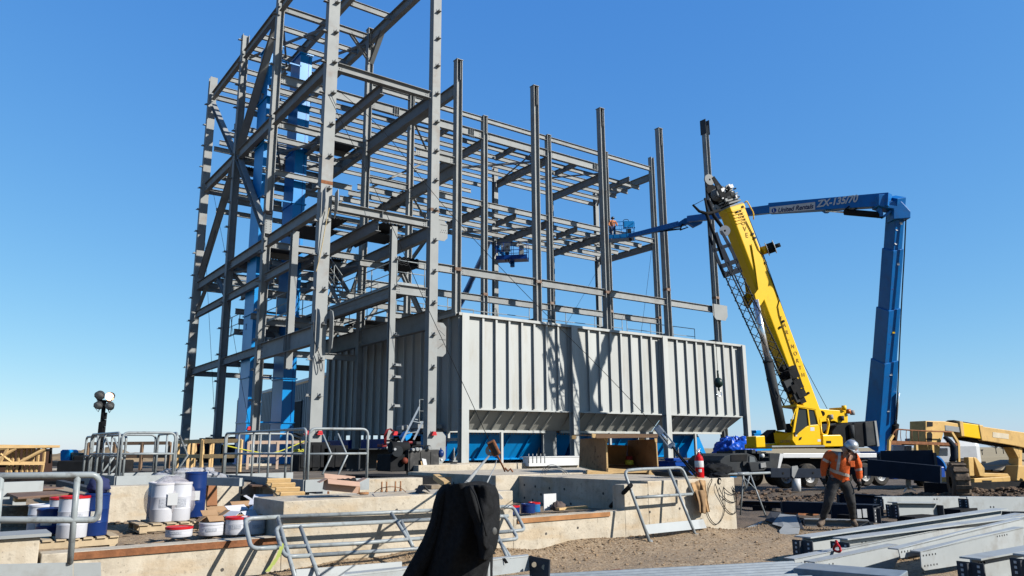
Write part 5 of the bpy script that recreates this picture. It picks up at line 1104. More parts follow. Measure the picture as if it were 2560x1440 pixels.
# dark beam stack on jack stands, under the yellow machine
mbeam('deep dark girder resting on a jack stand right of the crane wheels',2200,1127,2330,1125,22.5,22.0,.50,.4,kind='C',side=-1,m=navyblk)
mbeam('dark tapered girder under the deep one, right of the crane',2170,1148,2350,1165,22.0,21.0,.45,.5,kind='B',endplate=False,m=navyblk)
t=Thing('jack_stand','white footed jack stand under the dark girders','jack stand',P(2270,1240,D=21.5)-V((0,0,.1)))
c=P(2271,1178,D=21.5); g=P(2271,1222,D=21.5); q=MB(); q.cyl(c,g,.07,10); q.cyl(c,c+V((0,0,.2)),.04,8); t.part('stand_post',q,railm)
for (x,y) in ((2260,1229),(2290,1228),(2278,1219),(2262,1222)): q=MB(); q.cyl(P(2271,1218,D=21.5),P(x,y,D=21.3),.018,6); t.part('foot',q,whitem)
# white trestle near dark girders
for k,(x,y,D) in enumerate(((2045,1262,18.5),(2155,1270,17.5))): pass
# ================================================================== PALE YELLOW MACHINE AT THE RIGHT
ym=Thing('telehandler','faded yellow rough terrain machine with long boom at the right edge','telehandler',P(2440,1225,D=27)-V((0,0,.2)))
YO=P(2400,1150,D=27.5); YO=V((YO.x,YO.y,0)); YT=CT; YN=CN
def yx(name,pts,v,w_,m=yelP,par=None,bev=.02):
    q=MB(); q.prism([PP(x,y,YO+YN*v,YN) for x,y in pts],YN*w_); return ym.part(name,q,m,parent=par,bevel=bev)
b_=yx('boom_head',[(2314,1052),(2360,1053),(2402,1060),(2402,1081),(2360,1078),(2352,1108),(2348,1138),(2334,1140),(2330,1108),(2314,1104)],0,.7)
yx('boom_head_opening',[(2318,1054),(2332,1055),(2332,1066),(2318,1067)],-.01,.03,blk,par=b_,bev=0); yx('boom_head_opening',[(2318,1082),(2322,1080),(2328,1080),(2331,1086),(2330,1104),(2318,1104)],-.01,.03,blk,par=b_,bev=0)
yx('inner_boom',[(2400,1058),(2452,1062),(2454,1094),(2403,1086)],.02,.62,yelP); yx('boom_slot',[(2363,1063),(2400,1068),(2401,1081),(2364,1076)],-.015,.02,steel,bev=0)
yx('boom_collar',[(2399,1053),(2408,1054),(2412,1091),(2404,1091)],-.05,.75); yx('boom_section',[(2406,1056),(2452,1063),(2456,1098),(2410,1091)],-.02,.7,yel); yx('boom_collar',[(2448,1062),(2458,1063),(2463,1103),(2455,1101)],-.05,.78)
yx('main_boom',[(2456,1066),(2560,1081),(2700,1110),(2700,1160),(2560,1119),(2530,1113),(2462,1102)],0,.72); yx('boom_lower_plate',[(2420,1093),(2530,1112),(2700,1158),(2700,1170),(2560,1123),(2422,1100)],.1,.5,blk)
yx('boom_ram',[(2380,1053),(2386,1050),(2450,1061),(2452,1066),(2392,1058)],.1,.3,blk); yx('faded_marking',[(2482,1080),(2522,1085),(2522,1098),(2482,1093)],-.008,.01,mat('faded_white_marking',(.72,.62,.45),.6),bev=0)
for pts in ([(2314,1104),(2340,1108),(2338,1138),(2326,1136)],[(2546,1100),(2556,1098),(2556,1165),(2546,1165)],[(2530,1116),(2545,1120),(2552,1150),(2546,1145)]): yx('boom_support',pts,.1,.4)
# fork carriage frame with mesh rail
q=MB(); fp=lambda x,y,v=-.3: PP(x,y,YO+YN*v,YN)
q.bar(fp(2222,1105),fp(2395,1111),.08,.10); q.bar(fp(2222,1108,.6),fp(2395,1114,.6),.08,.10); ym.part('fork_crossbar',q,rust)
for (x0,y0,x1,y1) in ((2223,1100,2222,1128),(2395,1108,2397,1190),(2395,1108,2378,1080),(2290,1112,2291,1128),(2330,1112,2331,1140),(2232,1088,2223,1102)): q=MB(); q.bar(fp(x0,y0),fp(x1,y1),.09,.09,up=CN); ym.part('carriage_post',q,yelP)
q=MB(); q.tube(fillet([fp(2226,1098),fp(2236,1078),fp(2244,1073),fp(2280,1076),fp(2380,1080)],.2),.025,6); ym.part('guard_rail',q,rust)
for x in (2240,2252,2266,2280,2296,2314): q=MB(); q.tube([fp(x,1075),fp(x-1,1088),fp(x+1,1104)],.012,5); ym.part('guard_rod',q,rust)
q=MB(); q.tube([fp(2360,1095),fp(2364,1094),fp(2374,1104),fp(2384,1118),(fp(2386,1140)),fp(2380,1154)],[.04,.07,.10,.12,.12,.10],10); ym.part('dark_hose_sleeve',q,navyblk)
for (x0,y0,x1,y1,m_) in ((2232,1112,2262,1128,whitem),(2264,1114,2280,1127,steel),(2300,1115,2322,1126,yelP),(2350,1120,2370,1140,whitem),(2278,1096,2300,1103,steel)): yx('tank_panel',[(x0,y0),(x1,y0),(x1,y1),(x0,y1)],1.2,.3,m_)
# chassis, engine box, counter arm
yx('chassis_box',[(2436,1196),(2526,1191),(2528,1214),(2500,1220),(2436,1212)],-.2,1.4); yx('chassis_hood',[(2460,1182),(2520,1184),(2526,1192),(2440,1192)],-.1,1.2)
yx('lift_arm',[(2421,1143),(2434,1143),(2436,1190),(2424,1190)],-.2,.2); yx('lift_arm',[(2434,1143),(2441,1144),(2462,1170),(2462,1192),(2450,1190)],-.2,.2); yx('nameplate',[(2456,1201),(2480,1201),(2478,1207),(2458,1207)],-.215,.02,blk,bev=0)
yx('rear_housing',[(2546,1164),(2620,1164),(2620,1220),(2540,1220)],-.1,1.6,yelP); yx('rear_fender',[(2500,1176),(2520,1160),(2560,1150),(2620,1150),(2620,1176)],.4,1.0,mat('dusty_fender',(.45,.38,.28),.8))
q=MB(); q.bar(fp(2480,1176,.5),fp(2560,1182,.5),.08,.06); ym.part('drive_shaft',q,blk)
mt=mat('muddy_tyre',(.16,.12,.085),.95,0,.4,5.,.8,12.)
for (x,y,r_,v) in ((2376,1205,.62,-.9),(2400,1190,.60,.9),(2590,1215,.62,-.7)):
    c=PP(x,y,YO+YN*v,YN); q=MB(); ax=(CT*.8-CN*.6).normalized(); q.lathe(c,[(.2,0),(r_*.8,-.02),(r_,.08),(r_,.42),(r_*.8,.5),(.2,.5)],24,ax=ax)
    for k in range(14):
        t_=2*math.pi*k/14; xx=ax.orthogonal().normalized(); yy=ax.cross(xx); dd=xx*math.cos(t_)+yy*math.sin(t_); q.obox(c+dd*r_+ax*.25,dd*.05,ax*.22,dd.cross(ax)*.06)
    ym.part('wheel',q,mt)
q=MB(); q.obox(PP(2460,1222,YO,YN),CT*2.2,CN*.6,V((0,0,.25))); ym.part('axle_mud_and_shade_block',q,blk)  # black block stands in for axle, mud and the shade under the machine
# white trailer far behind
q=MB(); q.obox(P(2370,1135,D=60),CR*2.2,V((CF.x,CF.y,0))*1.,V((0,0,1.1))); tr2=Thing('trailer','white tank trailer far behind the yellow machine','trailer',P(2370,1160,D=60)); tr2.part('tank',q,whitem,bevel=.5)
q=MB(); q.obox(P(2370,1158,D=60),CR*2.4,V((CF.x,CF.y,0))*1.,V((0,0,.15))); tr2.part('frame',q,dgrey)
text('ETROL',.7,P(2350,1140,D=58.9),CR,V((0,0,1)),dgrey,tr2) if False else None
# distant bare shrubs on the field
for k,(px,py,h_,lab) in enumerate(((2490,1124,2.4,'bare wind-blown shrub on the horizon under the yellow boom'),(2508,1124,1.8,'smaller bare shrub on the horizon right of the first'),(2455,1127,.6,'tiny dark bush on the field edge'))):
    c=P(px,py+2,D=185); rn=random.Random(k); t=Thing('bare_shrub',lab,'shrub',c,'bare shrubs on the horizon'); q=MB(); q.cyl(c-V((0,0,.8)),c+V((0,0,h_*.4)),.10,5); t.part('trunk',q,dgrey); q=MB()
    for j in range(26): a=c+V((0,0,h_*rn.uniform(.1,.5))); e=a+CR*rn.uniform(-1.3,1.0)*h_*.7+V((0,0,rn.uniform(.1,1)*h_*.6)); q.cyl(a,e,.06,4,r2=.02,cap=False)
    t.part('crown',q,dgrey)
# ================================================================== NEAR RAILINGS
def pipes(t,name,pts,r=.024,m=railm,n=10): q=MB(); q.tube(pts,r,n); return t.part(name,q,m)
# plane helper: railing plane from three traced points with depths
def rplane(a,b,c): n_=(b-a).cross(c-a).normalized(); return a,n_
# left standing railing
la_=P(0,1187,D=6.9); lb_=P(250,1187,D=7.35); lc_=P(175,1406,D=7.0); 
o_,n_=rplane(la_,lb_,P(178,1406,D=7.2))
g=lambda x,y: PP(x,y,o_,n_)
t=Thing('handrail','near grey pipe handrail standing at the lower left, with rounded right end','handrail',g(120,1410),'loose handrail sections in front')
pipes(t,'top_rail',fillet([g(-120,1191),g(236,1187),g(249,1200),g(247,1278),g(240,1299),g(212,1300),g(-120,1299)],.09,7),.030)
pipes(t,'post',[g(194,1190),g(175,1408)],.029); pipes(t,'post',[g(2,1190),g(-16,1408)],.029)
q=MB(); q.prism([g(-120,1414),g(182,1407),g(182,1470),g(-120,1474)],n_*.012); t.part('toe_plate',q,steelB); q=MB(); q.prism([g(184,1409),g(252,1407),g(254,1470),g(184,1474)],n_*.012); t.part('toe_plate',q,steelB)
# slanted railings in the centre leaning against the block
def slant(label,top_l,top_r,bot_l,bot_r,dt,db,posts,mid,end,grp='loose handrail sections in front'):
    pass
wy=YW-.03
def w0(x,y,k):   # k: 0 at the wall plane, 1 = out towards the camera
    return P(x,y,Y=wy-k)
t=Thing('handrail','rear one of two grey pipe handrails leaning on the tall concrete block','handrail',w0(900,1440,.5),'loose handrail sections in front')
K=lambda y,y0=1290,sl=.0062: .06+max(0,(y-y0))*sl
def h1(x,y): 
    ytop=1297-(x-610)*.052; return w0(x,y,.06+max(0,(y-ytop))*.0066)
pipes(t,'top_rail',fillet([h1(700,1292),h1(612,1297),h1(618,1330),h1(628,1372),h1(690,1369)],.10,7),.028); pipes(t,'top_rail',[h1(698,1292),h1(980,1281),h1(1275,1266)],.028)
pipes(t,'end_loop',fillet([h1(1240,1267),h1(1283,1268),h1(1312,1325),h1(1245,1331)],.08,6),.028)
pipes(t,'mid_rail',[h1(622,1371) if False else h1(690,1369),h1(900,1358),h1(1255,1330)],.027)
for (x0,y0,x1,y1) in ((694,1293,738,1445),(978,1283,1030,1362),(1240,1330,1275,1410)): pipes(t,'post',[h1(x0,y0),h1((x0+x1)/2,(y0+y1)/2),h1(x1,y1)],.027)
def h2(x,y):
    ytop=1316-(x-690)*.052; return w0(x,y,.22+max(0,(y-ytop))*.0066)
t2=Thing('handrail','front one of two grey pipe handrails leaning on the tall concrete block','handrail',h2(900,1440),'loose handrail sections in front')
pipes(t2,'top_rail',fillet([h2(1290,1296) if False else h2(1000,1303),h2(689,1318),h2(697,1352),h2(712,1392),h2(775,1389)],.10,7),.028); pipes(t2,'top_rail',[h2(998,1303),h2(1270,1290)],.028)
pipes(t2,'end_loop',fillet([h2(1240,1291),h2(1262,1291),h2(1295,1347),h2(1240,1353)],.08,6),.028)
pipes(t2,'mid_rail',[h2(770,1389),h2(1030,1373),h2(1250,1352)],.027)
for (x0,y0,x1,y1) in ((751,1317,800,1450),(1003,1303,1032,1368),(1248,1352,1290,1415)): pipes(t2,'post',[h2(x0,y0),h2((x0+x1)/2,(y0+y1)/2),h2(x1,y1)],.027)
q=MB(); q.prism([w0(740,1424,.9),w0(1005,1404,.9),w0(1005,1450,.95),w0(745,1470,.95)],V((0,.02,0))); t2.part('toe_plate',q,steelB)
tapem=mat('yellow_green_tape',(.55,.60,.14),.6)
q=MB(); a=[h2(702,1358)-V((0,.05,0)),h2(698,1372)-V((0,.06,0)),h2(690,1392)-V((0,.06,0)),h2(676,1412)-V((0,.05,0)),h2(664,1428)-V((0,.05,0))]
for p,p2 in zip(a[:-1],a[1:]): q._add([p+CR*.02,p-CR*.025,p2-CR*.02+V((0,.01,0)),p2+CR*.03],[(0,1,2,3)])
solo('ribbon',q,tapem,'dangling yellow green ribbon tied to the front leaning handrail','ribbon')
# right leaning railing
t=Thing('handrail','grey pipe handrail with toe plate leaning on the block below the extinguisher','handrail',P(1690,1365,Y=9.75),'loose handrail sections in front')
def h3(x,y):
    ytop=1176; return w0(x,y,.06+max(0,y-ytop)*.0031)
pipes(t,'top_rail',fillet([h3(1632,1377),h3(1560,1177),h3(1600,1173),h3(1705,1169),h3(1732,1234)],.13,8),.029)
pipes(t,'post',[h3(1672,1173),h3(1748,1361)],.029); pipes(t,'mid_rail',[h3(1590,1244),h3(1730,1235)],.027)
q=MB(); q.prism([h3(1612,1312),h3(1758,1298),h3(1767,1320),h3(1622,1335)],V((0,.012,0))); t.part('toe_plate',q,steelB)
for (x,y) in ((1632,1377),(1748,1361)): q=MB(); p=h3(x,y); q.cyl(p,h3(x-6,y-26),.036,10); t.part('foot_sleeve',q,steel)
# black pipe sticking out of the pit
q=MB(); a=P(1577,1213,Y=9.9);b=P(1522,1271,Y=11.6); q.cyl(a,b,.040,12); d=(a-b).normalized(); solo('black_pipe',q,blk,'black pipe poking out over the edge of the pit','pipe')
# beam across the foreground and post under the jacket
t=Thing('steel_beam','grey beam across the foreground with a dark drilled end plate at right','steel beam',P(1200,1440,D=7.4),'steel members laid out in the yard')
A=P(985,1432,D=7.6);B=P(1325,1392,D=9.0); q=MB(); 
B=P(1325,1393,D=8.5); A=P(900,1425,D=6.9); d=B-A; 
q.prism([P(860,1442,D=6.8),P(1322,1392,D=8.3),P(1324,1427,D=8.3),P(862,1490,D=6.8)],V((CF.x,CF.y,0))*.02); q.prism([P(860,1440,D=6.8),P(1322,1391,D=8.3),P(1318,1388,D=8.5),P(862,1434,D=7.0)],V((0,0,.012))); t.part('beam_body',q,steelB)
q=MB(); q.prism([P(1322,1389,D=8.3),P(1373,1399,D=8.15),P(1371,1448,D=8.1),P(1324,1440,D=8.3)],CR*.015); ep_=t.part('end_plate',q,darkst)
for (x,y) in ((1335,1411),(1360,1417)): q=MB(); c=P(x,y,D=8.2); nn=-V((CF.x,CF.y,0)).normalized(); q.cyl(c,c+nn*.03,.026,12); t.part('plate_hole',q,mat('dirt_seen_through',(.50,.42,.30),.9),parent=ep_)
q=MB(); q.prism([P(1255,1396,D=8.05),P(1263,1395,D=8.05),P(1271,1407,D=8.05),P(1263,1409,D=8.05)],-V((CF.x,CF.y,0))*.004); t.part('slot',q,hole)
t=Thing('steel_post','grey channel post standing under the black jacket','steel post',P(1215,1500,D=5.9))
def jp(x,y,dd=0): return P(x,y,D=5.9+dd)
q=MB(); q.prism([jp(1196,1385),jp(1220,1380),jp(1222,1600),jp(1197,1600)],V((CF.x,CF.y,0))*.03); q.prism([jp(1220,1384),jp(1232,1420,.3),jp(1226,1600,.2),jp(1221,1600)],V((CF.x,CF.y,0))*.03); t.part('post_body',q,steelB)
q=MB(); q.prism([jp(1085,1300,.12),jp(1232,1300,.12),jp(1228,1600,.12),jp(1085,1600,.12)],V((CF.x,CF.y,0))*.25); t.part('dark_case',q,blk,bevel=.03)
# ------------------------------------------------------------------ black jacket draped over it
def cloth_sheet(top,bot,nu,nv,depth,m,name,label,cat,thick=.02):
    pass
jm=mat('black_fleece',(.020,.021,.023),.95,0,.3,30.,.35,160.,spec=.04)
Fh=V((CF.x,CF.y,0)).normalized(); Rh=V((CR.x,CR.y,0)).normalized()
t=Thing('jacket','black fleece jacket draped over the post in the foreground','jacket',jp(1120,1600))
def lerp_poly(poly,s):
    L_=[0]
    for a,b in zip(poly[:-1],poly[1:]): L_.append(L_[-1]+math.hypot(b[0]-a[0],b[1]-a[1]))
    x=s*L_[-1]
    for i in range(len(poly)-1):
        if x<=L_[i+1]+1e-6: k=(x-L_[i])/(L_[i+1]-L_[i]); return (poly[i][0]+(poly[i+1][0]-poly[i][0])*k,poly[i][1]+(poly[i+1][1]-poly[i][1])*k)
    return poly[-1]
def cl(left,right,nu,nv,df,seed,par=None,name='jacket_body',fold=.03,ff=9):
    q=MB(); q.smooth=True; vs=[];fs=[]
    for i in range(nv+1):
        s=i/nv; a=lerp_poly(left,s); b=lerp_poly(right,s)
        for j in range(nu+1):
            u=j/nu; x=a[0]+(b[0]-a[0])*u; y=a[1]+(b[1]-a[1])*u
            bulge=math.sin(math.pi*u)**.6*df
            fo=fold*(.25+s)*math.sin(u*ff+seed+1.6*noise.noise(V((u*2,s*1.5,seed))))+fold*.9*noise.noise(V((u*5,s*4,seed+3)))
            rg=1-abs(math.sin(u*ff*.55+seed*2+.8*s*math.sin(seed)+1.1*noise.noise(V((u*1.5,s*1.2,seed+9))))); fo-=fold*1.5*(.3+s*.7)*rg**3
            vs.append(P(x,y,D=5.75-bulge+fo))
    for i in range(nv):
        for j in range(nu): fs.append((i*(nu+1)+j,i*(nu+1)+j+1,(i+1)*(nu+1)+j+1,(i+1)*(nu+1)+j))
    q._add(vs,fs); o=t.part(name,q,jm,parent=par); md=o.modifiers.new('thickness','SOLIDIFY'); md.thickness=.02; md.offset=0; s2=o.modifiers.new('smooth','SUBSURF'); s2.levels=1; s2.render_levels=1
    return o
body=cl([(1112,1211),(1104,1216),(1092,1232),(1084,1270),(1076,1310),(1066,1350),(1055,1440),(1050,1520)],[(1190,1205),(1225,1208),(1241,1222),(1247,1260),(1248,1300),(1238,1345),(1215,1440),(1205,1520)],30,26,.22,1,fold=.035)
cl([(1122,1211),(1102,1222),(1087,1250),(1078,1300),(1058,1350),(1030,1400),(1002,1450),(985,1500)],[(1150,1210),(1130,1225),(1115,1260),(1110,1300),(1098,1350),(1078,1400),(1050,1450),(1035,1500)],14,22,.16,5,par=body,name='sleeve',fold=.02,ff=6)
cl([(1165,1212),(1165,1240),(1168,1280),(1176,1320),(1182,1326),(1192,1330)],[(1236,1212),(1246,1235),(1249,1280),(1247,1330),(1240,1370),(1225,1396)],20,22,.34,8,par=body,name='hood',fold=.05,ff=6)
cl([(1163,1215),(1158,1230),(1170,1280),(1185,1310),(1196,1370),(1200,1398)],[(1185,1212),(1200,1240),(1212,1290),(1222,1330),(1235,1375),(1215,1402)],14,18,.40,12,par=body,name='hood_fold',fold=.03,ff=4)
q=MB(); q.tube([P(1175,1214,D=5.3),P(1190,1240,D=5.24),P(1200,1275,D=5.22),P(1210,1310,D=5.2),P(1216,1340,D=5.2)],.006,5); t.part('zip',q,blk,parent=body)
q=MB(); q.ball(P(1236,1328,D=5.24),.022,8,(1,.4,1.2)); t.part('patch',q,mat('grey_patch',(.10,.10,.095),.6),parent=body)
q=MB(); q.prism([P(1246,1232,D=5.9),P(1258,1246,D=5.9),P(1254,1249,D=5.9),P(1246,1246,D=5.9)],Fh*.04); t.part('white_label',q,whitem,parent=body)
# rods rising behind the jacket to the pulley block
q=MB(); q.cyl(P(1166,1208,D=6.2),P(1222,1140,D=13.5),.018,6); solo('guy_rod',q,steel,'grey rod running from behind the jacket up to the rusty block','rod','rods and ropes behind the jacket')
q=MB(); q.tube([P(1217,1208,D=7),P(1228,1185,D=9),P(1238,1165,D=12),P(1242,1148,D=13.5)],.008,5); solo('rope',q,steel,'thin pale rope curving up behind the jacket','rope','rods and ropes behind the jacket')
t=Thing('pulley_block','rusty brown pulley block hanging on the guy cable above the jacket','pulley block',P(1235,1145,D=14))
q=MB(); a=P(1226,1103,D=14.);b=P(1243,1138,D=14.); dd=(b-a).normalized(); sdv=dd.cross(CF).normalized(); q.obox(a.lerp(b,.5),dd*(b-a).length*.5,sdv*.075,CF*.05); t.part('block_body',q,rust,bevel=.02)
q=MB(); q.obox(a.lerp(b,.5)-CF*.06,dd*(b-a).length*.42,sdv*.035,CF*.02); t.part('side_plate',q,blk); q=MB(); q.lathe(a.lerp(b,.55)-sdv*.07,[(.03,-.02),(.10,-.02),(.08,0),(.10,.02),(.03,.02)],14,ax=CF); t.part('sheave',q,steel)
q=MB(); q.tube([b,P(1250,1152,D=14.5),P(1258,1168,D=15.2),P(1262,1178,D=15.6)],.018,6); t.part('shackle_chain',q,rust)
q=MB(); q.tube([P(1262,1170,D=15.6),P(1270,1178,D=15.6),P(1276,1172,D=15.6),P(1282,1180,D=15.6)],.02,6); solo('chain',q,rust,'short rusty chain lying on the pit edge behind the jacket','chain')
# turnbuckle
t=Thing('turnbuckle','shiny steel turnbuckle clamp on the guy cable above the extinguisher','turnbuckle',P(1665,1090,D=17))
a=P(1642,1068,D=17);b=P(1680,1116,D=16.6); dd=(b-a).normalized(); sdv=dd.cross(CF).normalized()
for s_ in (-.065,.065): q=MB(); q.obox(a.lerp(b,.5)+sdv*s_,dd*(b-a).length*.5,sdv*.016,CF*.04); t.part('side_bar',q,galv,bevel=.008)
q=MB(); q.obox(a.lerp(b,.15),dd*.10,sdv*.075,CF*.05); t.part('end_lug',q,galv,bevel=.02); q=MB(); q.obox(a.lerp(b,.97),dd*.06,sdv*.06,CF*.04); t.part('end_lug',q,galv,bevel=.02); q=MB(); q.cyl(a.lerp(b,.1),a.lerp(b,.7),.03,8); t.part('screw',q,chrome)
q=MB(); q.tube([b,P(1700,1143,D=16.2),P(1740,1190,D=15.2)],.022,6); q.tube([b,P(1703,1142,D=16.2),P(1745,1186,D=15.2)],.014,6); t.part('tail_cable',q,blk)
# ================================================================== FIRE EXTINGUISHER, COAT, CABLES
t=Thing('fire_extinguisher','red fire extinguisher with white labels on the corner of the concrete block','fire extinguisher',P(1750,1199,Y=10.75)); c=P(1750,1199,Y=10.75); c.z=.94
redm=mat('extinguisher_red',(.62,.010,.015),.28,0,.05,2.)
q=MB(); q.lathe(c,[(.001,0),(.085,.0),(.09,.02),(.09,.40),(.075,.46),(.035,.50),(.03,.53),(.001,.53)],24); b_=t.part('cylinder',q,redm)
q=MB(); q.lathe(c,[(.0905,.245),(.092,.25),(.092,.37),(.0905,.375)],24); t.part('white_label',q,whitem,parent=b_)
q=MB(); 
for k in range(5): 
    a0=math.atan2(CAM.y-c.y,CAM.x-c.x)+(-.1+.13*k); q.obox(c+V((.0925*math.cos(a0),.0925*math.sin(a0),.18)),V((-math.sin(a0),math.cos(a0),0))*.008,V((math.cos(a0),math.sin(a0),0))*.002,V((0,0,.03)))
t.part('small_label',q,whitem,parent=b_)
q=MB(); q.cyl(c+V((0,0,.5)),c+V((0,0,.58)),.025,8); q.bar(c+V((-.05,0,.585)),c+V((.06,0,.62)),.02,.02); q.bar(c+V((-.05,0,.57)),c+V((.07,0,.555)),.02,.015); q.ball(c+V((-.03,-.03,.56)),.02,8); t.part('valve',q,chrome)
q=MB(); q.tube([c+V((.03,0,.57)),c+V((.10,-.02,.5)),c+V((.115,-.01,.3)),c+V((.10,-.01,.15))],.010,6); t.part('hose',q,blk)
coatm=mat('tan_canvas',(.50,.31,.15),.9,0,.14,9.,.4,70.,dirt=(.25,.14,.07),dirtamt=.6,dirtscale=6.)
t=Thing('coat','tan canvas coat hanging over the edge of the concrete block','coat',P(1745,1275,Y=10.2))
def drape(th,name,left,right,nu,nv,Yf,m,seed,fold=.02,par=None,ff=8):
    q=MB(); q.smooth=True; vs=[];fs=[]
    for i in range(nv+1):
        s=i/nv; a=lerp_poly(left,s); b=lerp_poly(right,s)
        for j in range(nu+1):
            u=j/nu; x=a[0]+(b[0]-a[0])*u; y=a[1]+(b[1]-a[1])*u
            fo=fold*math.sin(u*ff+seed+noise.noise(V((u*2,s*2,seed))))+fold*.8*noise.noise(V((u*4,s*4,seed)))
            vs.append(P(x,y,Y=Yf(s)-fo))
    for i in range(nv):
        for j in range(nu): fs.append((i*(nu+1)+j,i*(nu+1)+j+1,(i+1)*(nu+1)+j+1,(i+1)*(nu+1)+j))
    q._add(vs,fs); o=th.part(name,q,m,parent=par); md=o.modifiers.new('thickness','SOLIDIFY'); md.thickness=.018; md.offset=1; s2=o.modifiers.new('smooth','SUBSURF'); s2.levels=1; s2.render_levels=1; return o
yf=lambda s: 10.62-.32*min(1,s*5) if s<.2 else 10.30-.03*s
b_=drape(t,'coat_body',[(1728,1196),(1724,1202),(1732,1225),(1738,1252),(1752,1255),(1750,1278),(1748,1284)],[(1742,1193),(1752,1200),(1762,1222),(1768,1250),(1766,1262),(1767,1280),(1762,1284)],12,20,yf,coatm,2,.02)
drape(t,'coat_front',[(1738,1194),(1748,1202),(1756,1225),(1760,1255),(1766,1280)],[(1758,1195),(1764,1202),(1766,1225),(1770,1250),(1776,1280)],8,18,lambda s:yf(s)-.05,coatm,6,.02,par=b_)
drape(t,'sleeve',[(1736,1225),(1742,1245),(1746,1262),(1748,1282)],[(1762,1225),(1764,1245),(1764,1265),(1763,1284)],8,12,lambda s:10.2,mat('dark_tan_canvas',(.30,.19,.10),.9,0,.2,9.),9,.03,par=b_)
cable([P(1774,1188,Y=10.6),P(1780,1200,Y=10.34),P(1771,1225,Y=10.35),P(1768,1265,Y=10.35),P(1772,1290,Y=10.35),P(1788,1310,Y=10.35),P(1803,1300,Y=10.35),P(1812,1270,Y=10.35),P(1810,1225,Y=10.35),P(1804,1195,Y=10.5)],'black cable making the leftmost long loop on the concrete block',.008,'cable','black cables over the block',blk,6)
cable([P(1778,1186,Y=10.6),P(1790,1215,Y=10.34),P(1802,1250,Y=10.35),P(1820,1278,Y=10.35),P(1836,1284,Y=10.35),P(1842,1268,Y=10.35),P(1838,1240,Y=10.35),P(1820,1205,Y=10.4)],'black cable making the lowest right loop on the concrete block',.008,'cable','black cables over the block',blk,6)
cable([P(1796,1205,Y=10.5),P(1800,1225,Y=10.34),P(1812,1245,Y=10.35),P(1828,1255,Y=10.35),P(1840,1252,Y=10.35),P(1838,1232,Y=10.35),P(1808,1200,Y=10.5)],'black cable making the small upper loop on the concrete block',.008,'cable','black cables over the block',blk,6)
cable([P(1800,1205,Y=10.5),P(1815,1225,Y=10.34),P(1832,1236,Y=10.35),P(1838,1228,Y=10.35),P(1825,1210,Y=10.4),P(1806,1196,Y=10.5)],'black cable in a tight loop at the top right of the block',.008,'cable','black cables over the block',blk,6)
q=blob(P(1785,1178,Y=11.2),.42,.30,.15,.35,5,3.5,40,20,.93,fold=.12); solo('black_bag',q,jm,'black cloth bundle lying on the block right of the extinguisher','cloth bundle')
q=blob(P(1795,1192,Y=10.7),.20,.22,.08,.3,9,4,30,16,.93,fold=.1); solo('black_hose_coil',q,blk,'small black coil of hose at the edge of the block','hose coil')
q=MB(); c=P(1800,1203,Y=10.36); q.lathe(c-V((0,.0,0)),[(.045,0),(.065,0),(.065,.22),(.045,.22),(.045,0)],16,ax=(-.25,1,.12)); solo('black_tube',q,blk,'open black tube end at the top right of the concrete block','tube')
# small angle pieces on the block
for k,(x,y) in enumerate(((1672,1193),(1702,1192),(1722,1190))):
    c=P(x,y,Z=1.0); q=MB(); d=V((.3,1,0)).normalized(); q.ang(c+V((-.0,0,.1)),c+d*.7+V((0,0,.1)),.14,.012,up=(.7,0,.7)); solo('angle_piece',q,darkst,['leftmost of three short dark angle pieces on the block','middle one of three short dark angle pieces on the block','rightmost of three short dark angle pieces on the block'][k],'angle piece','short angle pieces on the block')
# ================================================================== WOODEN CRATE SHED
t=Thing('plywood_crate','open brown plywood crate with a lumber-edged lid on the concrete ledge','crate',P(1540,1180,Y=14.3))
def cp_(x,y,v=0): return PP(x,y,CRO+CRN*v,CRN)
CRO=P(1545,1160,D=18.5); ang_=R(10); CRN=(_fh*math.cos(ang_)-_rh*math.sin(ang_)); CRT=(_rh*math.cos(ang_)+_fh*math.sin(ang_))
o_=V((CRO.x,CRO.y,0)); fl=[cp_(1516,1181),cp_(1646,1175),cp_(1642,1097),cp_(1514,1097)]
q=MB(); q.prism([cp_(1516,1180),cp_(1519,1180),cp_(1517,1096),cp_(1513,1096)],CRN*.02)
bl_=P(1448,1165,D=20.0); 
q=MB(); A=cp_(1516,1181);B=cp_(1513,1094);Cc=P(1450,1097,D=19.9);Dd=P(1447,1165,D=19.9); q.prism([A,B,Cc,Dd],CRT*.02); lp_=t.part('left_panel',q,ply,bevel=.004)
q=MB(); E_=cp_(1646,1176);F_=cp_(1642,1098);G_=F_+(Cc-B)*1.0;H_=E_+(Dd-A)*1.0; q.prism([E_,F_,G_,H_],-CRT*.02); t.part('right_panel',q,ply,bevel=.004)
q=MB(); Bk=[Dd+CRT*.03,Cc+CRT*.03-V((0,0,.13)),G_-CRT*.03-V((0,0,.13)),H_-CRT*.03]; q.prism(Bk,CRN*.02); t.part('back_panel',q,mat('orange_plywood',(.52,.27,.10),.7,0,.2,2.5),bevel=.003)
q=MB(); q.prism([A+V((0,0,.0)),E_,H_,Dd],V((0,0,-.03))); t.part('floor_panel',q,mat('pale_board',(.62,.44,.25),.8,0,.2,3.),bevel=.003)
up=V((0,0,1))
lidA=cp_(1488,1098,-.25);
q=MB(); w1=[cp_(1493,1095,-.3)+up*.04,cp_(1650,1093,-.3)+up*.04,cp_(1650,1093,-.3)+up*.04+CRN*2.3,P(1432,1092,D=20.2)+up*.03]; q.prism(w1,up*.03); t.part('lid',q,ply,bevel=.004)
q=MB(); q.prism([cp_(1480,1084,-.32),cp_(1645,1085,-.32),cp_(1645,1094,-.32),cp_(1492,1096,-.32)],CRN*.05); t.part('lid_board',q,mat('dark_board',(.20,.12,.07),.8,0,.3,4.,stretch=(1,1,5)),bevel=.004)
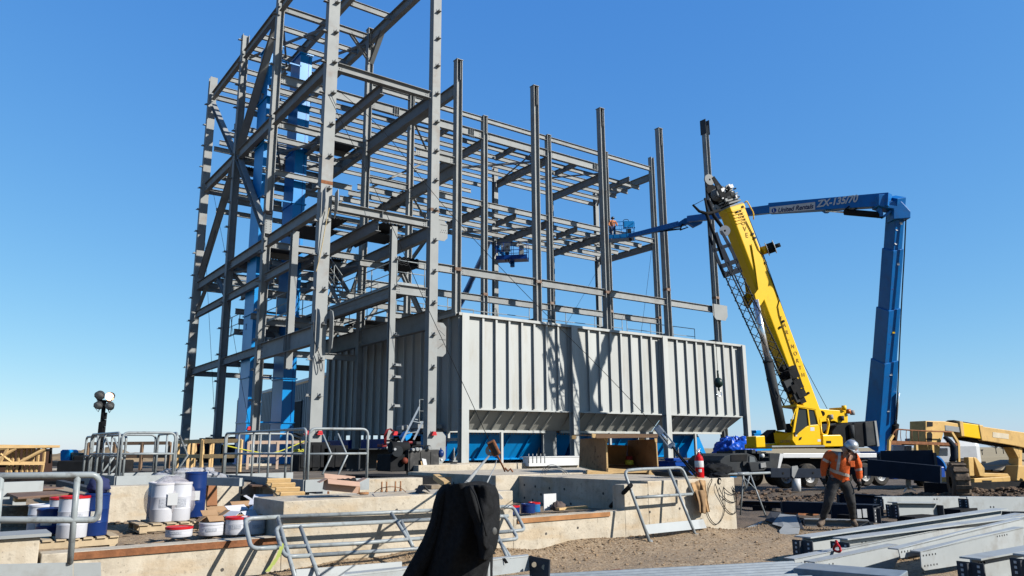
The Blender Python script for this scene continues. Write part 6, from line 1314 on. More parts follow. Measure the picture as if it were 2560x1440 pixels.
q=MB(); q.prism([cp_(1480,1084,-.33),cp_(1490,1085,-.33),cp_(1488,1095,-.33),cp_(1481,1094,-.33)],CRN*.08); t.part('lumber_end',q,wood,bevel=.004); q=MB(); q.prism([P(1430,1089,D=19.3),P(1441,1089,D=19.3),P(1439,1098,D=19.3),P(1431,1098,D=19.3)],CRN*.1); t.part('lumber_end',q,wood,bevel=.004)
for pts in ([(1508,1094),(1520,1093),(1520,1105),(1516,1105)],[(1636,1096),(1643,1096),(1643,1106),(1638,1106)],[(1599,1096),(1612,1095),(1611,1099),(1597,1100)]): q=MB(); q.prism([cp_(x,y,-.02) for x,y in pts],CRN*.03); t.part('cleat',q,wood,bevel=.003)
q=MB(); q.prism([cp_(1514,1096,-.015),cp_(1518,1096,-.015),cp_(1521,1181,-.015),cp_(1517,1181,-.015)],CRN*.03); t.part('edge_strip',q,wood,bevel=.003); q=MB(); q.prism([cp_(1639,1098,-.015),cp_(1642,1098,-.015),cp_(1647,1176,-.015),cp_(1644,1176,-.015)],CRN*.03); t.part('edge_strip',q,wood,bevel=.003)
q=MB(); q.prism([cp_(1520,1170,-.03),cp_(1560,1173,-.03),cp_(1640,1177,-.03),cp_(1640,1181,-.03),cp_(1520,1184,-.03)],CRN*.4); t.part('loose_board',q,wood,bevel=.004)
knm=mat('plywood_knot',(.12,.055,.025),.8)
rn=random.Random(5)
for k in range(13):
    x=rn.uniform(1452,1510); y=rn.uniform(1140,1168)+ (x-1450)*.1; q=MB(); s_=(x-1448)/(1516-1448); c=Dd.lerp(A,s_); c2=Cc.lerp(B,s_); zf=(1165-y+ (s_*14))/70; c=c.lerp(c2,max(.05,min(.5,zf+.05))); q.ball(c-CRT*.0,.022,8,(.35,.6,1.2)); t.part('knot',q,knm,parent=lp_)
q=MB(); c=Dd.lerp(A,.62).lerp(Cc.lerp(B,.62),.65); 
for k in range(3): q.ball(c+V((0,0,.05*(k-1))),.03,8,(.35,.7,1.)) 
t.part('knot',q,knm,parent=lp_)
q=MB(); q.cyl(cp_(1573,1162,.9),cp_(1573,1140,.9),.085,14); q.cyl(cp_(1573,1160,.9),cp_(1573,1154,.9),.10,14); t2=Thing('tape_roll_spool','spool of yellow caution tape inside the open plywood crate','tape spool',cp_(1573,1162,.9)); t2.part('spool',q,mat('dull_red',(.30,.03,.03),.6)); q=MB(); q.cyl(cp_(1573,1162,.9),cp_(1573,1150,.9),.115,14); t2.part('tape',q,mat('caution_yellow',(.60,.58,.06),.6))
q=MB()
for k in range(2): a=cp_(1500,1186,.3+k*1.0); q.bar(a,a+CRT*2.2,.16,.10)
solo('timber_bearers',q,mat('dark_timber',(.17,.11,.07),.9,0,.3,4.),'dark timber bearers under the plywood crate','timber')
for k,(x0,y0,x1,y1,v,lab) in enumerate(((1466,1181,1530,1187,.0,'pale squared lumber lying before the crate left foot'),(1620,1180,1660,1190,.0,'pale squared lumber at the right foot of the crate'))):
    q=MB(); q.bar(cp_(x0,y0,v),cp_(x1,y1,v),.14,.12); solo('lumber_piece',q,wood,lab,'lumber','lumber pieces by the crate',bevel=.005)
q=MB(); a=P(1395,1143,Y=18.5); q.box((a.x-1.2,18.4,a.z-.25),(a.x+.9,18.7,a.z)); q.box((a.x-1.22,18.38,a.z),(a.x+.92,18.8,a.z+.03)); solo('white_trough',q,whitem,'short white steel trough on the ledge left of the crate','trough')
# ================================================================== PAILS, DRUMS AND BOXES
metalw=mat('white_tinplate',(.66,.67,.72),.35,.0,.06,3.,0,dirt=(.4,.4,.42),dirtamt=.3)
navy=mat('navy_tin',(.010,.035,.16),.3,0,.1,3.)
redl=mat('red_lid',(.55,.015,.02),.35)
plast=mat('cloudy_plastic_wrap',(.62,.58,.62),.18,0,.15,12.,.6,14.,alpha=.42)
def pail(label,c,r,h,m,lid=None,grp='paint pails and drums',lidh=.03,handle=False,ribs=True,name='pail'):
    t=Thing(name,label,'pail',c,grp); pr=[(.001,0),(r*.97,0),(r,.01)]
    if ribs: pr+=[(r,h*.30),(r*1.02,h*.32),(r,h*.34),(r,h*.62),(r*1.02,h*.64),(r,h*.66)]
    pr+=[(r,h-.02),(r*1.03,h-.015),(r*1.03,h)]
    q=MB(); q.lathe(c,pr,24); t.part('pail_body',q,m)
    q=MB(); q.lathe(c,[(r*1.04,h-.02),(r*1.04,h+.005),(r*.96,h+.012),(r*.92,h+.002),(.001,h+.004)],24); t.part('lid',q,lid or m)
    if r>.14 and name=='pail':
        a0=math.atan2(CAM.y-c.y,CAM.x-c.x)+.35*math.sin(c.x*9); q=MB(); n3=5
        for k in range(n3):
            aa=a0+(k-2)*.16; q.obox(c+V((math.cos(aa)*(r*1.005+.002),math.sin(aa)*(r*1.005+.002),h*.48)),V((-math.sin(aa),math.cos(aa),0))*r*.085,V((math.cos(aa),math.sin(aa),0))*.0015,V((0,0,h*.11)))
        t.part('label',q,mat('printed_label',(.60,.58,.52),.6,0,.35,60.) if m is not metalw else mat('faint_label',(.45,.47,.52),.6,0,.3,50.))
    if handle: q=MB(); q.tube([c+V((r*1.03*math.cos(a),r*1.03*math.sin(a)*.5-.02,h*.85-.12*math.sin(a*1.0)*0+.05*math.sin(a))) for a in [i*math.pi/10 for i in range(11)]],.006,5); t.part('handle',q,blk)
    return t
def at_(px,py,Y): p=P(px,py,Y=Y); return p
zf=lambda c:ground_h(c.x,c.y)
pl=P(415,1310,Y=13.2); zb=.40
for (lab,x,Y,r,h,m) in (('left front pail of the plastic wrapped white pair',403,12.9,.175,.56,metalw),('right front pail of the plastic wrapped white pair',443,12.9,.175,.56,metalw),('rear left white pail in the plastic wrapped group',394,13.2,.17,.56,metalw),('rear right white pail behind the wrapped group',430,13.3,.17,.56,metalw)):
    c=P(x,1307,Y=Y); c.z=.55; pail(lab,c,r,h,m,mat('pale_lid',(.62,.60,.62),.5))
c=P(483,1290,Y=13.2); c.z=.57; pail('tall navy blue drum with a paper label right of the wrapped white pails',c,.165,.68,navy)
q=MB(); d=(CAM-c); d.z=0; d.normalize(); s_=V((-d.y,d.x,0)); q.obox(c+d*.172+V((0,0,.33)),s_*.075,d*.003,V((0,0,.07))); solo('paper_label',q,whitem,'white paper label stuck on the tall navy drum','label','paper labels on the pails')
c2=P(430,1270,Y=12.68); q=MB(); q.obox(V((c2.x,c2.y,.88)),s_*.07,d*.003,V((0,0,.09))); solo('paper_label',q,whitem,'white paper label on the wrapped white pails','label','paper labels on the pails')
cc=P(425,1290,Y=13.1); q=blob(V((cc.x-.02,cc.y,.84)),.36,.36,.36,.06,4,2.2,64,30,None,fold=.05); solo('plastic_wrap',q,plast,'crinkled clear plastic wrap around the white pails','plastic wrap')
cc=P(470,1203,Y=16.4); q=blob(V((cc.x,cc.y,1.08)),.62,.3,.17,.3,7,2.5,48,20,1.01,fold=.12); solo('plastic_wrap',q,mat('clear_film',(.60,.62,.68),.15,0,.2,14.,.6,14.,alpha=.55),'heap of clear plastic film on the wall top behind the pails','plastic film')
palw=mat('grey_pallet_wood',(.55,.43,.28),.8,0,.2,6.)
def pallet(label,c,L_,W_,yaw=0,tilt=None,n=7,m=wood,grp='wooden pallets'):
    X=V((math.cos(yaw),math.sin(yaw),0));Y_=V((-X.y,X.x,0));Z_=V((0,0,1))
    if tilt is not None: Mq=Quaternion(tilt[0],tilt[1]); X=Mq@X;Y_=Mq@Y_;Z_=Mq@Z_
    c=V(c); t=Thing('pallet',label,'pallet',c,grp)
    for j in (-1,0,1): q=MB(); q.obox(c+Y_*(j*(W_/2-.05))+Z_*.06,X*L_/2,Y_*.022,Z_*.045); t.part('stringer',q,m,bevel=.003)
    for k in range(n): q=MB(); q.obox(c+X*(-L_/2+.05+k*(L_-.1)/(n-1))+Z_*.115,X*(L_/n*.38),Y_*W_/2,Z_*.010); t.part('deck_board',q,m,bevel=.002)
    for k in (0,3,n-1): q=MB(); q.obox(c+X*(-L_/2+.05+k*(L_-.1)/(n-1))+Z_*.008,X*.05,Y_*W_/2,Z_*.008); t.part('bottom_board',q,m)
    return t
pp=P(435,1322,Y=13.0); pallet('pallet under the plastic wrapped pails',(pp.x+.05,13.0,.42),1.25,.9,m=palw)
pp=P(215,1345,Y=11.9); pallet('pallet under the pails at far left, behind the near handrail',(pp.x-.2,11.75,.40),1.0,.8,m=palw)
for (lab,x,y,Y,r,h,m,ld,z) in (('low white pail with a bright red lid on the wall edge',447,1335,11.3,.17,.12,metalw,redl,.47),('low white pail left of the red lidded one beneath the cardboard',528,1338,11.3,.165,.16,metalw,None,.46),
    ('white pail with red rim, left of the row behind the leaning handrail',592,1330,11.2,.165,.22,metalw,redl,.46),('white pail second in the row behind the leaning handrail',632,1330,11.1,.165,.22,metalw,None,.46),('white pail third in the row next to the block',695,1327,11.3,.16,.27,metalw,None,.46),('white pail in the second rank, touching the dark block end',712,1310,12.2,.16,.33,metalw,None,.46),
    ('white pail behind the near handrail post at far left',103,1300,12.6,.165,.33,metalw,None,.55),('navy pail in the middle of the far left group',126,1305,12.0,.165,.31,navy,None,.55),('tall white pail with a red lid right beside the handrail post',177,1345,11.5,.175,.50,metalw,redl,.53),('white pail with red rim behind the tall red lidded one',150,1325,12.5,.165,.42,metalw,redl,.55)):
    c=P(x,y,Y=Y); c.z=z; pail(lab,c,r,h,m,ld)
c=P(234,1342,Y=11.6); c.z=.53; pail('tall navy drum at the right of the far left group',c,.15,.52,navy)
q=blob(c+V((0,0,.62)),.13,.12,.12,.3,3,3,24,12); solo('rag',q,mat('navy_rag',(.03,.04,.12),.9),'crumpled dark blue rag on top of the tall navy drum','rag')
for (lab,x,y,Y,r,h,m) in (('navy tin in the pit, left of the coloured one',1275,1288,11.4,.17,.14,navy),('dark tin in the pit with a blue side',1320,1285,11.4,.13,.15,navy),('blue tin with red lid in the pit',1336,1285,11.5,.11,.16,mat('mid_blue_tin',(.02,.16,.40),.3))):
    c=P(x,y,Y=Y); c.z=.45; pail(lab,c,r,h,m,redl if 'red' in lab else None)
c=P(1375,1280,Y=11.6); q=MB(); q.obox(V((c.x,c.y,.60)),V((.15,0,0)),V((0,.01,0)),V((0,0,.15))); solo('white_board_piece',q,whitem,'small white board standing in the pit right of the blue tin','board')
q=blob(V((c.x+.08,c.y-.15,.5)),.14,.12,.11,.4,2,3,24,12,.45); solo('rag',q,mat('brown_rag',(.12,.09,.08),.9),'crumpled brown rag in the pit before the white board','rag')
q=MB(); c=P(1425,1283,Y=11.3); q.bar(V((c.x-.3,c.y,.49)),V((c.x+.45,c.y+.05,.49)),.1,.04); solo('lumber_piece',q,wood,'short board lying in the pit near the orange strip','lumber','lumber pieces by the crate')
# cardboard
def cbox(label,c,sx_,sy_,sz_,yaw,flaps=True,m=cardb,tilt=0,name='cardboard_box'):
    X=V((math.cos(yaw),math.sin(yaw),tilt)).normalized();Y_=V((-math.sin(yaw),math.cos(yaw),0));Z_=X.cross(Y_); c=V(c)
    t=Thing(name,label,'cardboard box',c,'cardboard boxes'); th=.006
    q=MB(); q.obox(c+X*sx_/2+Z_*sz_/2,X*th,Y_*sy_/2,Z_*sz_/2); q.obox(c-X*sx_/2+Z_*sz_/2,X*th,Y_*sy_/2,Z_*sz_/2); q.obox(c+Y_*sy_/2+Z_*sz_/2,X*sx_/2,Y_*th,Z_*sz_/2); q.obox(c-Y_*sy_/2+Z_*sz_/2,X*sx_/2,Y_*th,Z_*sz_/2); q.obox(c+Z_*th,X*sx_/2,Y_*sy_/2,Z_*th); t.part('box_body',q,m)
    if flaps:
        for (o,a) in ((-Y_*sy_/2,-Y_),(Y_*sy_/2,Y_),(X*sx_/2,X),(-X*sx_/2,-X)):
            q=MB(); L_=(X*sx_/2 if abs(a.dot(X))<.5 else Y_*sy_/2); dd=(a*.8+Z_*(.5 if a.dot(CAM-c)<0 else -.5)).normalized(); q.obox(c+Z_*sz_+o+dd*.06,L_,dd*.06,L_.cross(dd).normalized()*.003); t.part('flap',q,m)
    return t
pinkc=mat('pale_pink_cardboard',(.56,.36,.26),.85,0,.1,4.)
c=P(832,1255,Y=11.0); cb=cbox('tilted open cardboard box with scrap metal on the tall concrete block',(c.x,10.75,1.0),.46,.3,.16,-.25,m=pinkc,tilt=-.12)
q=MB(); 
for k in range(3): a=V((c.x+.02+.09*k,10.8,1.13)); q.lathe(a,[(.02,-.05),(.05,-.05),(.045,0),(.05,.05),(.02,.05)],12,ax=(1,.4,.1*k))
solo('scrap_metal',q,blk,'dark pipe fittings lying in the tilted cardboard box','scrap metal')
c=P(535,1240,Y=14.6); q=MB(); q.obox(V((c.x,14.75,.78)),V((.09,0,0)),V((0,.03,.0))+V((0,.0,0)),V((.0,.08,.27))); solo('cardboard_piece',q,mat('brown_cardboard',(.33,.15,.07),.85,0,.2,5.),'tall brown cardboard leaning on the wall behind the pails','cardboard')
c=P(523,1305,Y=11.5); cbox('small brown cardboard tray on top of a white pail',(c.x,11.35,.63),.22,.15,.08,.1,True)
for (lab,x,Y,z,sx_,sy_,sz_,yw,m_) in (('open brown box in the litter behind the white pails',565,12.4,.5,.4,.3,.18,.3,cardb),('orange brown box between two white pails',665,11.25,.46,.15,.14,.24,0,mat('orange_cardboard',(.50,.22,.09),.8)),('flattened white box lying on the pails',610,11.6,.70,.35,.25,.04,.4,metalw),('white box corner sticking up behind the pails',650,12.3,.72,.3,.2,.12,-.5,metalw),('brown box lying far back in the litter',612,13.1,.55,.35,.25,.15,.1,cardb),('flat brown box near the wall in the litter',560,13.6,.5,.45,.3,.1,-.2,cardb)):
    c=P(x,1300,Y=Y); cbox(lab,(c.x,Y,z),sx_,sy_,sz_,yw,True,m_)
# litter (countless) around
rn=random.Random(4); q=MB()
for k in range(150):
    x=rn.uniform(1.4,5.0);y=rn.uniform(10.9,14.7); z=ground_h(x,y)+.02; a=rn.uniform(0,6.3); l_=rn.uniform(.03,.16); q.obox(V((x,y,z)),V((math.cos(a)*l_,math.sin(a)*l_,.01)),V((-math.sin(a)*.03,math.cos(a)*.03,0)),V((0,0,.006)))
o=solo('litter',q,mat('litter_brown',(.34,.25,.17),.9,0,.6,1.5),None,None); o['kind']='stuff'; o['label']='scraps of wood and paper littering the fill behind the low wall'
# tilted pallet, steel posts under the deck
TL_=P(664,1207,Y=12.5); TR_=P(723,1206,Y=12.5); DN_=P(711,1256,Y=11.72)-TL_
Xp=(TR_-TL_); Yd=DN_.normalized(); wl=Xp.length; dl=DN_.length; Xp.normalize(); Zp=Yd.cross(Xp).normalized(); Zp=Zp if Zp.z>0 else -Zp
t=Thing('pallet','small pale slatted pallet tilted down from the brown plates to the tall block','pallet',TL_+DN_,'wooden pallets')
for k in range(5): q=MB(); c=TL_+Yd*(dl*(.04+k*.235))+Xp*(wl*.5)+Zp*.05; q.obox(c,Xp*wl*.5,Yd*.022,Zp*.03); t.part('cross_board',q,wood,bevel=.004)
for k in range(9): q=MB(); c=TL_+Yd*(dl*.5)+Xp*(wl*(.05+k*.1125)); q.obox(c,Xp*(.016 if k%3 else .026),Yd*dl*.5,Zp*.012); t.part('slat',q,mat('shaded_lumber',(.52,.36,.18),.8,0,.15,6.),bevel=.002)
q=MB(); q.obox(TL_+Yd*(dl*.5)+Xp*(wl*.5)-Zp*.022,Xp*wl*.49,Yd*dl*.49,Zp*.006); t.part('underside_board',q,mat('brown_cardboard',(.33,.15,.07),.85,0,.2,5.))
for k,(x,D,lab) in enumerate(((640,14.6,'grey steel post leftmost under the brown plates'),(665,14.4,'grey steel post next to the leftmost under the plates'),(780,14.6,'grey steel post behind the cardboard box'),(800,14.9,'grey steel post farthest right under the plates'),(20,13.6,'grey steel post at the far left edge under the plates'),(48,13.5,'second grey steel post from the left edge'),(205,13.6,'grey steel post behind the tall white pail'))):
    c=P(x,1250,D=D); q=MB(); q.ibeam((c.x,c.y,.3),(c.x,c.y,.93),.20,.2,up=(0,1,0)); solo('steel_post',q,steelB,lab,'steel post','short steel posts under the plates')
def slabpx(label,pts,z,th,m,name,cat,grp=None):
    q=MB(); q.prism([P(x,y,Z=z) for x,y in pts],V((0,0,-th))); return solo(name,q,m,label,cat,grp,bevel=.004)
slabpx('large brown steel plate on bearers at far left',[(4,1227),(135,1218),(188,1232),(45,1243)],.98,.03,rustP,'steel_plate','steel plate','brown steel plates')
slabpx('second brown steel plate behind the large one',[(0,1218),(108,1214),(160,1219),(20,1225)],1.02,.03,rustP,'steel_plate','steel plate','brown steel plates')
slabpx('brown plate reaching toward the pallet between the walls',[(612,1206),(790,1205),(800,1211),(630,1213)],.97,.03,rustP,'steel_plate','steel plate','brown steel plates')
slabpx('tan steel deck strip beside the tall handrail section',[(130,1222),(190,1232),(238,1240),(250,1232),(170,1215)],1.0,.02,mat('tan_dust_plate',(.45,.36,.25),.85),'steel_plate','steel plate','brown steel plates')
for (x,y,lab) in ((52,1246,'left yellow lumber block under the large brown plate'),(122,1243,'right yellow lumber block under the large brown plate')):
    c=P(x,y,Z=.93); q=MB(); q.box((c.x-.07,c.y-.05,.88),(c.x+.07,c.y+.4,.95)); solo('lumber_block',q,wood,lab,'lumber block','lumber blocks under the plate')
def bpx(label,x0,y0,x1,y1,z,dep,wid,m,kind='I'):
    a=P(x0,y0,Z=z);b=P(x1,y1,Z=z); a.z=b.z=z-dep/2; return member(label,a,b,dep,wid,kind=kind,endplate=False,m=m,group='steel edge beams of the left deck')
bpx('grey edge channel at far left behind the brown plates',-60,1208,106,1202,1.14,.22,.1,steelB,'B')
bpx('dark edge beam running from the far left plates to the wall',150,1200,262,1226,1.06,.20,.12,darkst,'B')
bpx('dark beam behind the pails wall running to the right',430,1192,690,1204,1.02,.07,.12,mat('brown_black_beam',(.07,.05,.04),.8),'B')
bpx('grey beam flange lying on the wall top near the plastic film',505,1193,605,1195,1.12,.14,.10,steelB,'B')
bpx('dark edge beam before the middle guard platform',610,1194,800,1208,1.02,.18,.12,navyblk,'B')
for k in range(7):
    y0=1168+k*4; bpx(['rail-like brown beam %s across the left deck'%w_ for w_ in ('farthest','second','third','fourth','fifth','sixth','nearest')][k],60-10*k,y0+10,640-12*k,y0+12,.98-.0*k,.07,.10,mat('brown_black_beam',(.07,.05,.04),.8),'B')
# ================================================================== GUARD RAIL PLATFORMS
def guard(label,corners,z,h,grp='grey guard rail platforms',posts=(2,3),kick=.2,diag=True):
    """corners: ground-plan loop; each side gets its own rounded frame"""
    t=Thing('guard_platform',label,'guard rail platform',(sum(c[0] for c in corners)/len(corners),sum(c[1] for c in corners)/len(corners),z-kick),grp); n_=len(corners)
    for i in range(n_-1):
        a=V((*corners[i],z));b=V((*corners[i+1],z)); d=(b-a).normalized(); a2=a+d*.04;b2=b-d*.04; up=V((0,0,h))
        q=MB(); q.tube(fillet([a2,a2+up,b2+up,b2],.12,5),.024,7); t.part('rail_frame',q,railm); q=MB(); q.tube([a2+up*.5,b2+up*.5],.02,6); t.part('mid_rail',q,railm)
        m_=max(1,int((b-a).length/.75))
        for k in range(1,m_): p=a2.lerp(b2,k/m_); q=MB(); q.cyl(p,p+up,.02,6); t.part('post',q,railm)
        q=MB(); q.obox((a+b)/2-V((0,0,kick/2)),d*(b-a).length/2,V((d.y,-d.x,0))*.03,V((0,0,kick/2))); t.part('kick_plate',q,steelB if abs(d.x)>.7 else steel)
    if diag:
        a=V((*corners[0],z)); b=V((*corners[-1],z))
        for s_ in (.35,.55): c=a.lerp(b,s_); q=MB(); q.tube([c,c+V((.25,.15,h*.45)),c+V((.1,.3,h*.95))],.02,6); t.part('stored_rail',q,railm)
    return t
a=P(922,1192,Z=1.12);b=P(830,1193,Z=1.12); 
guard('grey guard rail platform in the centre, left of the rusty studs',[(a.x,a.y),(a.x-1.15,a.y+.05),(a.x-1.3,a.y+4.3),(a.x+.3,a.y+4.5),(a.x,a.y)][0:4],1.10,.85)
a=P(436,1192,Z=1.1); guard('grey guard rail section between the wall and lumber frames at left',[(a.x,a.y),(a.x-1.02,a.y),(a.x-1.2,a.y+2.2),(a.x+.1,a.y+2.2),(a.x,a.y)][0:5],1.14,.80)
a=P(308,1195,Z=1.1); guard('dark grey guard rail section farthest left beside the lamp mast',[(a.x,a.y),(a.x-.25,a.y+1.6),(a.x-.3,a.y+2.9)],1.10,.80)
# lumber guard frames
def lum(label,a,b,h,z,m=wood,n_=3,grp='lumber guard frames'):
    a=V((*a,z));b=V((*b,z)); t=Thing('lumber_barrier',label,'lumber frame',(a+b)/2,grp); d=(b-a).normalized()
    for k in range(n_): p=a.lerp(b,k/(n_-1)); q=MB(); q.bar(p,p+V((0,0,h)),.09,.09,up=d); t.part('post',q,m,bevel=.003)
    for zz in (.97,.50): q=MB(); q.bar(a+V((0,0,h*zz)),b+V((0,0,h*zz)),.04,.12); t.part('rail',q,m,bevel=.003)
    return t
z=.9
pA=P(598,1182,Z=z);pB=P(502,1182,Z=z); lum('yellow lumber guard frame nearest, right of the others at left of the column',(pB.x,pB.y),(pA.x,pA.y),1.02,z,n_=2)
pC=P(560,1178,Z=z); q1=(pA.x,pA.y+3.2); q0=(pB.x,pB.y+3.2)
lum('lumber guard frame side running back from the nearest frame left post',(pB.x,pB.y+.1),(pB.x-.05,pB.y+3.2),1.02,z,n_=3); lum('lumber guard frame side running back from the nearest frame right post',(pA.x,pA.y+.1),(pA.x-.05,pA.y+3.2),1.02,z,n_=3)
lum('rear lumber guard frame parallel to the nearest one',q0,q1,1.02,z,n_=3)
pD=P(478,1178,Z=z);pE=P(450,1176,Z=z); lum('lumber guard frame in the middle of the row, seen edge on',(pD.x,pD.y),(pE.x-.2,pE.y+.2),1.02,z,n_=2); lum('darker lumber frame far behind the grey guard rails',(pE.x-2.6,pE.y+3),(pE.x-.3,pE.y+.5),1.0,z,mat('brown_lumber',(.25,.16,.10),.8),n_=4)
pF=P(715,1175,Z=z);pG=P(640,1175,Z=z); lum('pale lumber guard rail with yellow tape behind the centre platform',(pG.x,pG.y+1),(pF.x+1.2,pF.y+1.2),1.0,z,mat('pinkish_lumber',(.66,.48,.36),.8),n_=3)
# caution tape round the front column
cy=mat('caution_yellow',(.60,.58,.06),.6)
t=Thing('caution_tape','yellow caution tape wrapped round the left front column','caution tape',(X0,YA-.3,1.6)); q=MB(); q.box((X0-.9,YA-.27,1.52),(X0+.33,YA-.262,1.62)); q.box((X0-.33,YA-.26,1.52),(X0-.325,YA+.3,1.62)); t.part('tape',q,cy)
text('CAUTION CAUTION',.085,V((X0-.82,YA-.275,1.54)),V((1,0,0)),V((0,0,1)),blk,t,sx=1.15)
cable([P(560,1113,D=20),P(640,1130,D=22),P(690,1131,D=24),P(765,1101,Y=28.5)],'thin yellow tape strung between the lumber posts',.02,'tape','tapes',cy)
# timber truss stack at far left
t=Thing('lumber_trusses','stack of pale timber trusses at the far left edge','timber trusses',P(50,1180,D=16))
def tp_(x,y,dd=0): return P(x,y,D=16.5+dd+x*.004)
q=MB(); q.prism([tp_(-60,1111),tp_(118,1113),tp_(117,1119),tp_(60,1121),tp_(-60,1129)],Fh*.5); t.part('top_chord',q,wood,bevel=.004)
for dd in (0,.4,.8):
    q=MB(); q.bar(tp_(-60,1158,dd),tp_(112,1158,dd),.04,.07); t.part('chord',q,wood); q=MB(); q.bar(tp_(-60,1118,dd),tp_(116,1116,dd),.04,.06); t.part('chord',q,wood)
    for (x0,y0,x1,y1) in ((-20,1156,40,1120),(0,1156,20,1120),(0,1135,30,1158),(48,1156,112,1122),(-40,1156,-10,1120)): q=MB(); q.bar(tp_(x0,y0,dd),tp_(x1,y1,dd),.04,.05,up=CR); t.part('web_member',q,wood)
for x in (24,34,48,62,74,85,97,112):
    q=MB(); q.bar(tp_(x,1120,.2),tp_(x-3,1157,.2),.05,.04,up=CR); t.part('web_member',q,wood); q=MB(); q.bar(tp_(x-4,1162,.1),tp_(x-8,1184,.1),.05,.04,up=CR); t.part('web_member',q,wood)
q=MB(); q.prism([tp_(-60,1122,1.2),tp_(100,1122,1.2),tp_(100,1182,1.2),tp_(-60,1182,1.2)],Fh*.5); t.part('dark_load_behind',q,mat('dark_brown_boards',(.06,.03,.02),.9),bevel=.01)
q=MB(); q.tube([tp_(116,1118,.5),tp_(128,1118,.5),tp_(124,1158,.5)],.03,6); q.tube([tp_(114,1126,.5),tp_(126,1126,.5)],.02,6); solo('black_stand',q,blk,'thin black metal frame at the right end of the timber trusses','metal frame')
# ================================================================== FAR LEFT MACHINES, LIGHT TOWER
t=Thing('light_tower','dark mobile light tower mast with four round lamps, one lit','light tower',P(245,1165,D=27))
D_=27
q=MB(); q.bar(P(261,1002,D=D_),P(250,1110,D=D_),.10,.10,up=CF); q.bar(P(255,1055,D=D_),P(244,1160,D=D_),.15,.15,up=CF)
for k in range(5): c=P(258-k*2,1040+k*18,D=D_); q.obox(c+Rh*.07,Rh*.04,Fh*.05,V((0,0,.12)))
t.part('mast',q,blk); q=MB(); q.bar(P(243,1000,D=D_),P(276,1003,D=D_),.05,.05); t.part('crossbar',q,blk)
q=MB(); q.obox(P(240,1172,D=D_),Rh*1.0,Fh*.7,V((0,0,.3))); q.obox(P(235,1160,D=D_),Rh*.5,Fh*.5,V((0,0,.3))); t.part('trailer_body',q,blk,bevel=.05)
lensm=mat('lamp_glass',(.42,.42,.40),.15,0,.15,4.); lit=mat('lit_lamp',(1,.8,.6),.4,0,.02,1.,emit=((1,.50,.28),2.2))
for k,(x,y,rx,ry,m_) in enumerate(((248,990,12,9,lensm),(274,992,11,10,lit),(245,1015,11,7.5,lensm),(273,1017,11,7.5,lensm))):
    c=P(x,y,D=D_-.1); r_=rx/FPX*D_; nrm=(-V((CF.x,CF.y,0)).normalized()*.75-V((0,0,.65 if m_!=lit else .3))).normalized(); q=MB(); q.lathe(c-nrm*.0,[(r_,.0),(r_*1.03,-.02),(r_*.8,-.14),(r_*.35,-.22),(.001,-.24)],20,ax=nrm); lm=t.part('lamp_housing',q,dgrey); q=MB(); q.lathe(c,[(.001,.03),(r_*.6,.02),(r_*.97,.0)],20,ax=nrm); t.part('lamp_lens',q,m_,parent=lm)
    q=MB(); q.tube([c+Rh*r_*(-1 if x<260 else 1),c-V((0,0,.2))+Fh*.05,P(261,1002,D=D_)],.015,5); t.part('bracket',q,blk,parent=lm)
t=Thing('small_lift','parked bright blue machine beside a grey cabinet at far left','machine',P(178,1182,D=40))
q=MB(); q.prism([P(150,1128,D=40),P(155,1124,D=40),P(172,1124,D=40),P(176,1128,D=40),P(174,1166,D=40),P(157,1168,D=40),P(150,1150,D=40)],Fh*.8); t.part('tower_cover',q,blue,bevel=.05)
q=MB(); q.prism([P(132,1167,D=40),P(205,1160,D=40),P(203,1176,D=40),P(140,1178,D=40)],Fh*1.2); t.part('chassis',q,blueD,bevel=.05)
q=MB(); q.prism([P(176,1131,D=40),P(200,1133,D=40),P(199,1156,D=40),P(180,1156,D=40)],Fh*.6); t.part('cabinet',q,mat('olive_grey',(.12,.14,.12),.6),bevel=.04); q=MB(); q.prism([P(180,1135,D=39.9),P(196,1137,D=39.9),P(195,1152,D=39.9),P(182,1151,D=39.9)],Fh*.05); t.part('window',q,mat('dull_green_glass',(.22,.27,.24),.3))
for x in (142,160,196): q=MB(); c=P(x,1176,D=39.8); q.lathe(c,[(.001,0),(.25,0),(.42,.05),(.42,.3),(.001,.3)],18,ax=Fh); t.part('wheel',q,rubber)
for k,(x0,x1,y0,y1,m_,lab,D) in enumerate(((100,150,1152,1172,dgrey,'dark pallet loads left of the parked blue machine',38),(205,235,1140,1170,mat('mustard',(.20,.15,.05),.8),'mustard coloured skip right of the parked blue machine',38),(290,330,1160,1172,dgrey,'dark low trailer behind the guard rails',45),(195,215,1150,1166,whitem,'pale cloth covered heap behind the blue machine',37),(110,190,1172,1186,conc,'long concrete curb block at the far left',30))):
    q=blob(P((x0+x1)/2,(y0+y1)/2,D=D),(x1-x0)/2/FPX*D,.7,(y1-y0)/2/FPX*D*1.2,.25,k,2.,28,14) if k in(1,3) else MB().prism([P(x0,y0+3,D=D),P(x0+6,y0,D=D),P(x1-5,y0+1,D=D),P(x1,y1,D=D),P(x0,y1,D=D)],Fh*1.0); solo('yard_load',q,m_,lab,'yard load','loads in the far left yard',bevel=0 if k in(1,3) else .05)
